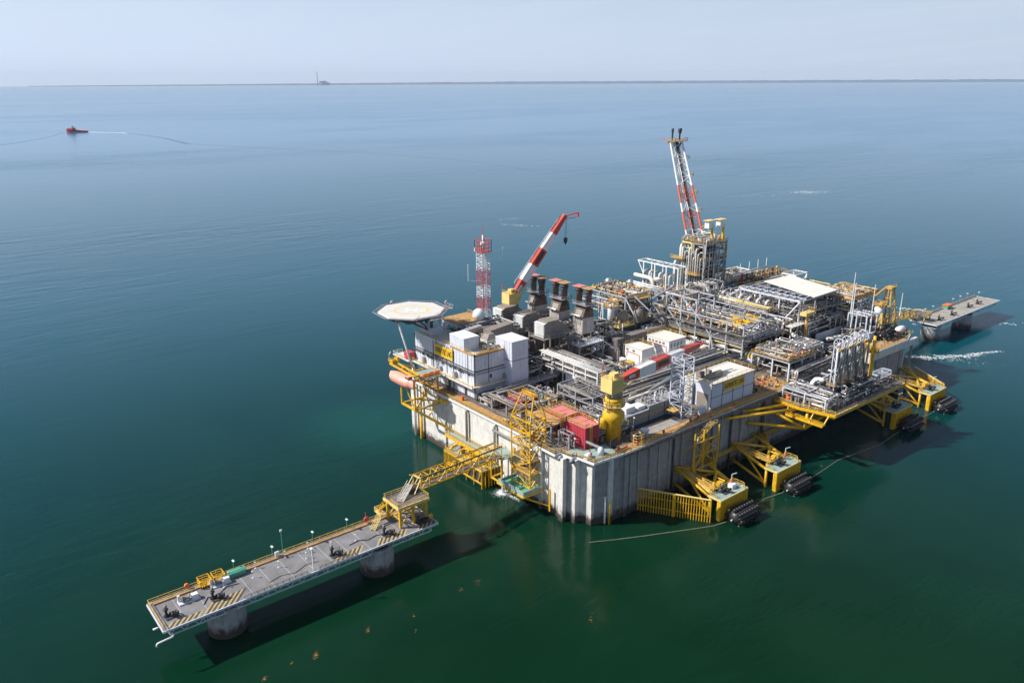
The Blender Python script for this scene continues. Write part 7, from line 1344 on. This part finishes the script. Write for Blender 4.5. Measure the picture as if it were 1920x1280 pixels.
for a, b in (((56.5, -.4, 17.2), (84, -9.4, 16.2)), ((66.6, -.4, 17.0), (84, -5.4, 16.4)), ((68.6, -.4, 12.6), (82, -12, 10.8)), ((82, -12, 10.8), (90, -16, 16.2)), ((82, -12, 10.8), (83, -12, 16.2)), ((82, -12, 10.8), (76.6, -.4, 16)), ((84, -9.4, 16.2), (86.5, -19, 15.2)), ((84, -5.4, 16.4), (90, -17, 15.6)), ((82, -3, 16.4), (86.5, -12, 15.6))): mb.tube([a, b], .48, 9)
P('yellow_outrigger', mb, 'yellow', t, True)
mb = MB()
for x in (92, 102, 112, 122): mb.tube([(x, -19, 16.6), (x, -.4, 6)], .36, 8); mb.tube([(x, -11, 16.6), (x, -.4, 9)], .3, 8)
for x in (112, 122): mb.tube([(x, -19, 16.6), (x+6, -.4, 8)], .3, 8); mb.tube([(x, -19, 16.6), (x-6, -.4, 8)], .3, 8)
P('under_strut', mb, 'yellow', t, True)
P('lower_gallery', MB().box(80.6, -18.6, 14.0, 82.2, -6.0, 14.2).beam((80.5, -18.6, 14), (80.5, -6, 14), .3, .6).rail([(80.6, -18.6, 14.2), (80.6, -6, 14.2)], w=.13).beam((80.6, -18.6, 14), (84, -18.6, 17), .35).beam((80.6, -6, 14), (82, -6, 17), .3).beam((80.6, -14, 14), (83.4, -14, 17), .3), 'yellow', t)
t = T('manifold_rack', 'dense grey piping rack on the loading platform left of the arms', 'pipe rack', (88, -10, LZ)); frame(t, [83.6, 90.6], [-17.0, -10, -2.4], [LZ, 21.4], .36, 'panel', sub=3); piping(t, 83.8, 92, -17.6, -2, LZ+.4, 21.8, 60, 421, .14, .38, 'y', ['pipe', 'dark', 'alu', 'taupe', 'steel', 'taupe', 'ivory']); smallbits(t, 83.4, 93, -18.6, -2, LZ+.05, 170, 422, mats=('steel', 'pipe', 'dark', 'taupe', 'rust', 'alu', 'orange'), hmax=2.0); P('dome', MB().lathe((86.2, -13.6, LZ), [(1.3, 0), (1.3, 1.6), (.8, 2.4), (.1, 2.7)], 14), 'taupe', t, True); P('vertical_drum', MB().lathe((85.4, -6.4, LZ), [(1.1, 0), (1.1, 4), (.5, 4.6)], 14), 'steel', t, True); P('white_elbow', MB().tube([(91.5, -6.4, LZ+1), (94.8, -6.4, LZ+5.4), (94.8, -9.6, LZ+5.4)], .75, 12), 'white', t, True); P('white_elbow', MB().tube([(86, -17.4, LZ+1.6), (96, -17.4, LZ+1.6)], .32, 10), 'ivory', t, True)
for x, y, lb in ((82.2, -5.4, 'orange signal ball on the left rail of the loading platform'), (84.8, -17.2, 'orange signal ball on the near corner rail of the loading platform')): S('signal_ball', lb, 'signal ball', MB().sphere((x, y, LZ+1.5), .55, 10).beam((x, y, LZ), (x, y, LZ+1), .12), 'orange', smooth=True)
def loading_arm():
    r = T('marine_loader', 'x', 'loading arm', (0, 0, 0))
    P('base_plinth', MB().box(-1.5, -1.6, 0, 1.5, 1.6, 2.2), 'panel', r)
    P('riser', MB().tube([(0, 0, 2.2), (0, 0, 17.2)], .32, 12), 'white', r, True)
    P('support_column', MB().beam((-.9, -.7, 2.2), (-.9, -.7, 17.6), .26).beam((-.9, .7, 2.2), (-.9, .7, 17.6), .26).beam((-.9, -.7, 6), (-.9, .7, 9), .14).beam((-.9, .7, 9), (-.9, -.7, 12), .14).beam((-.9, -.7, 12), (-.9, .7, 15), .14), 'panel', r)
    P('inboard_arm', MB().tube([(.9, 0, 17.4), (1.3, -1.6, 5.0)], .28, 10).beam((.5, .3, 17.2), (.8, -1.2, 5), .18), 'taupe', r, True)
    P('outboard_arm', MB().tube([(1.3, -1.6, 5.0), (2.1, -1.4, 17.8), (2.1, -.6, 18.6)], .24, 10).beam((2.4, -1.7, 5.2), (2.6, -1.3, 17), .14), 'pipe', r, True)
    P('coupler', MB().tube([(2.1, -1.5, 3.4), (2.1, -1.5, 5.6)], .7, 10).tube([(1.2, -1.6, 4.2), (2.2, -1.6, 4.2)], .55, 10), 'dark', r, True)
    P('counterweight', MB().box(.2, 1.0, 3.4, 1.8, 2.4, 6.0).beam((1, 1.6, 6), (.9, .2, 17), .35), 'dark', r)
    mb = MB(); c = Vector((0.4, -.1, 18.6)); R_ = 1.75
    for k in range(16):
        a = 2*math.pi*k/16; b = 2*math.pi*(k+1)/16; mb.beam(c+Vector((0, math.cos(a)*R_, math.sin(a)*R_)), c+Vector((0, math.cos(b)*R_, math.sin(b)*R_)), .22)
        if k % 2 == 0: mb.beam(c, c+Vector((0, math.cos(a)*R_, math.sin(a)*R_)), .13)
    mb.tube([(0, -.1, 18.6), (1.6, -.1, 18.6)], .4, 8); P('sheave_wheel', mb, 'panel', r)
    P('yellow_joint', MB().box(-.2, -1.3, 16.4, 1.6, -.7, 17.4).box(.8, .6, 17.0, 1.8, 1.3, 17.7), 'valve_y', r)
    for k in range(4): P('hydraulic_line', MB().tube([(-.4+k*.35, -.9, 2.4), (-.4+k*.35, -.9, 9+k), (.2+k*.4, -1.4, 15)], .1, 5), 'dark' if k % 2 else 'alu', r)
    P('access_platform', MB().box(-1.6, -1.3, 5.2, .6, 1.3, 5.35).rail([(-1.6, -1.3, 5.35), (-1.6, 1.3, 5.35)], w=.12), 'rust', r)
    return r
arms = [put('arm', loading_arm, x, -13.2, LZ, 0.0) for x in (94.0, 98.8, 103.6, 108.4)]; ordinal(arms, 'tall grey marine loading arm with top wheel', 'loading arms')
t = T('arm_service_piping', 'tangle of grey pipes around the feet of the loading arms', 'pipework', (101, -11, LZ)); piping(t, 93, 114, -18, -8, LZ+.4, LZ+5.5, 54, 431, .15, .4, 'y', ['pipe', 'taupe', 'dark', 'steel', 'alu']); smallbits(t, 93, 114, -18.6, -4, LZ+.05, 120, 432, mats=('steel', 'dark', 'pipe', 'taupe'), hmax=2.6); piping(t, 94, 112, -7, -1.4, LZ+.4, LZ+4, 24, 433, .2, .5, 'y', ['pipe', 'steel', 'white'])
t = T('yellow_hoist_post', 'thick yellow post with a foot elbow right of the loading arms', 'crane post', (112.6, -15.6, LZ)); P('post', MB().tube([(109.4, -17.4, LZ+.6), (111.4, -16, LZ+1.6), (112.4, -15.4, LZ+3.4), (112.4, -15.4, LZ+12), (112.8, -15.2, LZ+18)], .7, 12, .5, bend=False), 'yellow', t, True); P('gallery', MB().lathe((112.5, -15.3, LZ+12.6), [(1.7, 0), (1.7, .2)], 12).rail([(112.5+1.7*math.cos(a*math.pi/4), -15.3+1.7*math.sin(a*math.pi/4), LZ+12.8) for a in range(9)], w=.15, step=1.4), 'yellow', t); P('service_box', MB().box(112.8, -14.4, LZ+8.4, 114.6, -12.8, LZ+11.6), 'ivory', t)
t = T('far_gangway_rack', 'grey lattice box and dark drum at the right end of the loading platform', 'rack', (122, -12, LZ)); frame(t, [117, 125.6], [-16, -13], [LZ, 19.6, 21], .3, 'panel', sub=4, brx=(0,)); smallbits(t, 114.6, 127, -17, -8, LZ+.05, 60, 441, mats=('rust', 'dark', 'steel', 'taupe')); P('drum', MB().capsule((124.6, -9.6, LZ+1.4), 4.4, 1.3, 'y', 12, .5), 'dark', t, True)
# generic scattered machinery so decks are not bare: named families
fam('pump', kit_pump, [(98, 60, 27, .2), (104, 60.5, 27, 1.2), (110, 61, 27, 0), (101, 25, 26.9, 0), (112, 55, 29.6, 0.5), (127, 44, 30.6, 0), (118, 26, 21.2, 0), (86, 84, 30.4, 0), (95, 70.6, 30.4, 0)], 'pale blue pump set among process pipes', 'pump sets in the process modules')
fam('valve', kit_valve, [(96.8, 62.6, 29.7, 0), (96.8, 53, 29.7, 0), (96.8, 47, 29.7, 0), (96.8, 40, 29.7, 0), (96.8, 33, 29.7, 0), (97, 27, 29.7, 0), (94.2, 3.0, 26, 0), (98, 3.0, 26, 0), (102, 3, 26, 0), (106, 3, 26, 0), (86.6, 66.8, 30.4, 0), (90, 66.8, 30.4, 0)], 'red handwheel valve on a module edge', 'handwheel valves along the module edges')
fam('cab', kit_cab, [(28, 60, DZ+.4, 0), (60, 44.6, 21.4, 1.5), (88, 49, 21.4, 0), (50, 3.2, DZ+.04, 0), (80, 30.5, DZ, 0), (70, 30.5, DZ, 0)], 'pale double door deck cabinet', 'pale deck cabinets')
# people-sized orange things on the short wall walkway
for lb, x, y in (('orange life jacket locker on the short wall walkway before the quarters', 1.6, 57.0), ('orange locker on the short wall walkway under the lifeboat davit', 1.4, 78.6), ('orange locker inside the lattice gangway tower', 0.4, 21.8)):
    S('life_jacket_locker', lb, 'locker', MB().cbox((x, y, DZ+.03), .8, .7, 1.5), 'orange')
S('yellow_ladder_hood', 'yellow hood and red box at the end of the short wall walkway', 'hood', MB().tube([(1, 36, DZ), (1, 36, DZ+1.2), (1, 33.5, DZ+1.2), (1, 33.5, DZ)], .22, 6).cbox((1.2, 32, DZ+.03), 1.4, 1.2, 1.1), 'yellow')
t = T('edge_winch_gear', 'cluttered winch gear on the short wall left of the gangway tower', 'deck gear', (1.4, 30, DZ)); smallbits(t, .2, 3.0, 27, 34, DZ+.04, 40, 451, mats=('taupe', 'rail', 'steel', 'rust', 'dark'), hmax=1.8)
# ------------------------------------------------------------------ lifeboat station
t = T('lifeboat_davit', 'yellow braced frame hung off the short wall carrying the lifeboat', 'lifeboat davit', (-5, 71, 15.5))
for (x, y) in ((-9.2, 75.4), (-9.2, 67.6), (-0.4, 75.4), (-.4, 67.6)): P('post', MB().beam((x, y, 15.6), (x, y, 25.4), .45), 'yellow', t)
mb = MB().beam((-9.2, 75.4, 15.6), (-9.2, 67.6, 15.6), .55).beam((-9.2, 75.4, 15.6), (-.4, 75.4, 15.6), .45).beam((-9.2, 67.6, 15.6), (-.4, 67.6, 15.6), .45).beam((-9.2, 67.6, 15.6), (-.4, 75.4, 15.6), .35).beam((-9.2, 75.4, 25.2), (-9.2, 67.6, 25.2), .5).beam((-9.2, 67.6, 25.2), (-.4, 67.6, 25.2), .5).beam((-9.2, 75.4, 25.2), (-.4, 75.4, 25.2), .4)
mb.beam((-9.2, 75.4, 25.2), (-9.2, 67.6, 15.8), .32).beam((-.4, 75.4, 15.8), (-9.2, 75.4, 25.2), .32).beam((-.4, 67.6, 25.2), (-9.2, 67.6, 15.8), .32).beam((-9.2, 75.4, 15.6), (-.2, 71.4, 12.0), .3).beam((-9.2, 67.6, 15.6), (-.4, 60.6, 8.8), .65).beam((-6.0, 65.0, 13.2), (-.3, 66.4, 19), .3)
mb.beam((-9.2, 67.6, 19.4), (-.4, 63.4, 17.6), .4).beam((-.6, 64.6, 17.4), (-.2, 62.6, 17.4), 1.0)
P('frame', mb, 'yellow', t); P('boarding_deck', MB().box(-7.6, 66.0, 25.5, 0.6, 73.4, 25.7), 'greendeck', t); P('handrail', MB().rail([(0, 66.1, 25.7), (-7.5, 66.1, 25.7), (-7.5, 73.2, 25.7)], w=.13), 'rail', t)
P('boat_rail', MB().beam((-7.6, 81.0, 27.6), (-7.6, 67.0, 27.0), .5).beam((-9.6, 81.0, 27.6), (-9.6, 67.0, 27.0), .5).beam((-7.6, 81, 27.6), (-9.8, 81, 27.6), .5).beam((-7.6, 75, 27.3), (-9.8, 75, 27.3), .4).beam((-7.6, 67, 27), (-9.8, 67, 27), .5).beam((-7.6, 80.6, 27.4), (-.4, 80.6, 24), .4).beam((-7.6, 67.4, 27), (-7.6, 67.4, 25.2), .4), 'yellow', t)
P('winch', MB().lathe((-8.6, 80.4, 28.4), [(.9, -1), (.5, -.9), (.5, .9), (.9, 1)], 10, 'x').cbox((-7.0, 81, 27.8), 1.2, 1.2, 1.4).rail([(-6, 82, 27.8), (-9.8, 82, 27.8), (-9.8, 79, 27.8)], w=.13), 'yellow', t)
P('davit_lamp', MB().beam((-9.4, 81.8, 27.8), (-9.4, 81.8, 30.4), .1).beam((-9.4, 81.8, 30.4), (-8.4, 82.4, 31), .16), 'white', t)
lbx = T('lifeboat', 'enclosed salmon pink lifeboat hanging in the yellow davit', 'lifeboat', (-10.6, 72.6, 22.9)); mb = MB(); n = 12; secs = []
for i in range(13):
    u = -1+i/6; w_ = 2.1*(1-abs(u)**3.2)**.7+.05; y = 72.6-u*6.7; zb = 22.9+.9*max(0, abs(u)-.35)**1.6; zt = 22.9+3.9-.9*abs(u)**2.4
    secs.append([(-10.6+w_*math.cos(2*math.pi*k/n)*(1 if abs(math.sin(2*math.pi*k/n)) < .8 else .9), y, (zb+zt)/2+(zt-zb)/2*math.sin(2*math.pi*k/n)) for k in range(n)])
v = [p for s_ in secs for p in s_]; f = [(i*n+j, i*n+(j+1) % n, (i+1)*n+(j+1) % n, (i+1)*n+j) for i in range(12) for j in range(n)]+[tuple(range(n)), tuple(12*n+j for j in range(n-1, -1, -1))]
P('hull', mb.add(v, f), 'lifeboat', lbx, True); P('helm_housing', MB().box(-11.4, 67.4, 25.8, -9.8, 69.2, 27.1), 'lifeboat', lbx); P('window', MB().box(-11.46, 67.6, 26.3, -11.4, 68.2, 26.9).box(-11.46, 68.5, 26.3, -11.4, 69.0, 26.9).box(-11.2, 67.34, 26.3, -10.0, 67.4, 26.9), 'glass', lbx); P('fender_strip', MB().tube([(-12.55, 76, 24.9), (-12.72, 72.6, 24.8), (-12.55, 69, 24.9)], .12, 6, bend=False), 'boomred', lbx); P('fall_wire', MB().tube([(-10.6, 78, 25.4), (-8.6, 79.6, 28.2)], .08, 5).tube([(-10.6, 71, 25.6), (-8.6, 69, 27.2)], .08, 5), 'dark', lbx)
t = T('life_raft_canisters', 'orange raft canisters on the green boarding deck beside the lifeboat', 'life rafts', (-3.5, 68, 25.7))
for k in range(3): P('canister', MB().lathe((-5.2+k*2.2, 67.4, 26.4), [(.45, -.95), (.58, -.8), (.58, .8), (.45, .95)], 8, 'x'), 'boomred' if k else 'orange', t)
P('cradle', MB().box(-6.4, 66.8, 25.7, 0, 68, 26.0), 'boomred', t)
# ------------------------------------------------------------------ filling in the working deck
def gear(name, lab, cat, x0, x1, y0, y1, z, n, seed, mats, hmax=2.0, np=0, zt=None, lg=None, pm=None):
    t = T(name, lab, cat, ((x0+x1)/2, (y0+y1)/2, z)); smallbits(t, x0, x1, y0, y1, z, n, seed, mats=mats, hmax=hmax)
    if np: piping(t, x0, x1, y0, y1, z+.4, zt or z+3, np, seed+500, .14, .42, lg, pm or ['taupe', 'pipe', 'steel', 'dark', 'ivory', 'alu'])
    return t
GR = ('taupe', 'steel', 'pipe', 'dark', 'ivory', 'cream', 'alu', 'rust')
gear('roof_plant', 'jumble of pipes, boxes and ducts on the quarters roof round the mast foot', 'roof plant', 16, 33, 67, 79, 33.5, 170, 601, GR, 2.2, 40, 36.6)
gear('roof_plant', 'pale pipes and units on the quarters roof beside the penthouse', 'roof plant', 9.8, 15, 55.4, 78, 34.3, 60, 602, GR, 1.6, 16, 36)
gear('deck_machinery', 'dark machinery in the gap behind the stair shaft below the intakes', 'machinery', 22.4, 36, 50, 80, DZ, 260, 603, ('taupe', 'dark', 'steel', 'stack', 'pipe'), 4.5, 60, 28)
gear('deck_machinery', 'brown machinery and pipes between the turbines', 'machinery', 44, 62, 66, 70.2, 30.6, 90, 604, GR, 2.2, 26, 34)
gear('deck_machinery', 'brown machinery and pipes between the two back turbines', 'machinery', 44, 62, 77, 81, 30.6, 90, 605, GR, 2.2, 26, 34)
gear('deck_machinery', 'mass of pipes and drums right of the turbine stacks', 'machinery', 61, 76, 60, 84, DZ, 300, 606, GR, 6, 80, 29.5)
gear('deck_machinery', 'dark pumps and pipes between the pipe rack and the domed cooler', 'machinery', 41, 56, 36, 56, DZ, 220, 607, ('dark', 'taupe', 'steel', 'pipe', 'stack'), 4.2, 60, 25)
gear('deck_machinery', 'rusty deck pipes and supports before the white rooms', 'machinery', 56, 94, 29.8, 33.6, DZ, 150, 608, GR, 3, 40, 23.4, 'x')
gear('deck_machinery', 'grey pipework packed behind the slate machine house', 'machinery', 26, 48, 15.8, 17.2, DZ, 60, 609, GR, 4, 30, 25, 'x')
gear('deck_machinery', 'pipes and supports along the front of the ribbed ducts', 'machinery', 62, 95, 58.6, 63.4, DZ, 140, 610, ('rust', 'taupe', 'cream', 'steel', 'pipe'), 5, 40, 25.4, 'x')
gear('deck_machinery', 'pipe tangle between the open module and the rafters of the hall', 'machinery', 117, 131, 24, 58, 24, 230, 611, GR, 4, 80, 30.5, 'y')
gear('deck_machinery', 'pipework below the white truss gantry and the stack tower', 'machinery', 104, 130, 59, 66, 27.4, 150, 612, GR, 4, 60, 34)
gear('deck_machinery', 'pipes and valves under the far end of the white roof', 'machinery', 134, 158, 20.4, 27, DZ, 120, 613, ('dark', 'taupe', 'steel', 'valve_y', 'pipe'), 4, 50, 28, 'x')
gear('deck_machinery', 'clutter of pipes left of the loading arms behind the manifold', 'machinery', 94, 126, -1.0, 2.2, DZ, 140, 614, GR, 3, 50, 24, 'x')
gear('deck_machinery', 'grey and rusty piping beyond the metering rack', 'machinery', 124.6, 137, 2, 8.4, DZ, 110, 615, GR, 3, 40, 23)
gear('deck_machinery', 'pipes and tanks packed under the rusty topped module', 'machinery', 157, 178, 16, 34, DZ, 200, 616, ('dark', 'taupe', 'steel', 'rust', 'pipe'), 5, 60, 27)
gear('deck_machinery', 'piping around the feet of the vent masts', 'machinery', 150, 166, 9, 16, DZ, 90, 617, GR, 3, 40, 24)
gear('deck_machinery', 'pipes between the stack tower and the white roofed hall', 'machinery', 131, 150, 50, 65, 26, 220, 618, GR, 5, 70, 33)
gear('deck_machinery', 'pipes and valves on the deck behind the red corner house', 'machinery', 12, 24, 8, 12, DZ, 70, 619, ('taupe', 'steel', 'dark', 'red', 'pipe'), 3, 30, 23)
gear('deck_machinery', 'machinery under the grey frames between quarters and red houses', 'machinery', 4, 24, 45.6, 52, DZ, 110, 620, ('dark', 'steel', 'taupe', 'rust', 'pipe'), 3, 30, 22.6)
# extra outlying frames for skyline complexity
for args in (('open grey frame above the gap between the module and the turbines', [78, 84, 90, 96], [72.5, 79, 85.5], [27, 33.8], 'panel'),
             ('open grey frame behind the large ivory elbows', [118, 124, 130], [57, 64], [27, 37.2], 'steel')):
    t = T('open_frame', args[0], 'frame', (args[1][0], args[2][0], args[3][0])); frame(t, args[1], args[2], args[3], .38, args[4], sub=3, brx=(0,))
# ================================================================== haze
mb = MB().box(-57500, -57500, -7.5, 57500, 57500, 720)
hm = bpy.data.materials.new('sea_haze'); hm.use_nodes = True; t_ = hm.node_tree; t_.nodes.clear()
ho = N(t_, 'ShaderNodeOutputMaterial'); hv_ = N(t_, 'ShaderNodeVolumePrincipled'); hv_.inputs['Color'].default_value = (0.74, 0.85, 1.0, 1); hv_.inputs['Density'].default_value = 1.6e-5; hv_.inputs['Anisotropy'].default_value = 0.0
t_.links.new(hv_.outputs[0], ho.inputs['Volume'])
M['haze'] = hm; S('haze', 'thin pale sea haze over the whole scene', 'haze', mb, 'haze', loc=(0, 0, 0), kind='stuff')
# kit prototypes all stand somewhere in the scene; nothing hidden is left behind
for o in sc.objects:
    if o.get('label') == 'x': print('UNLABELLED', o.name)
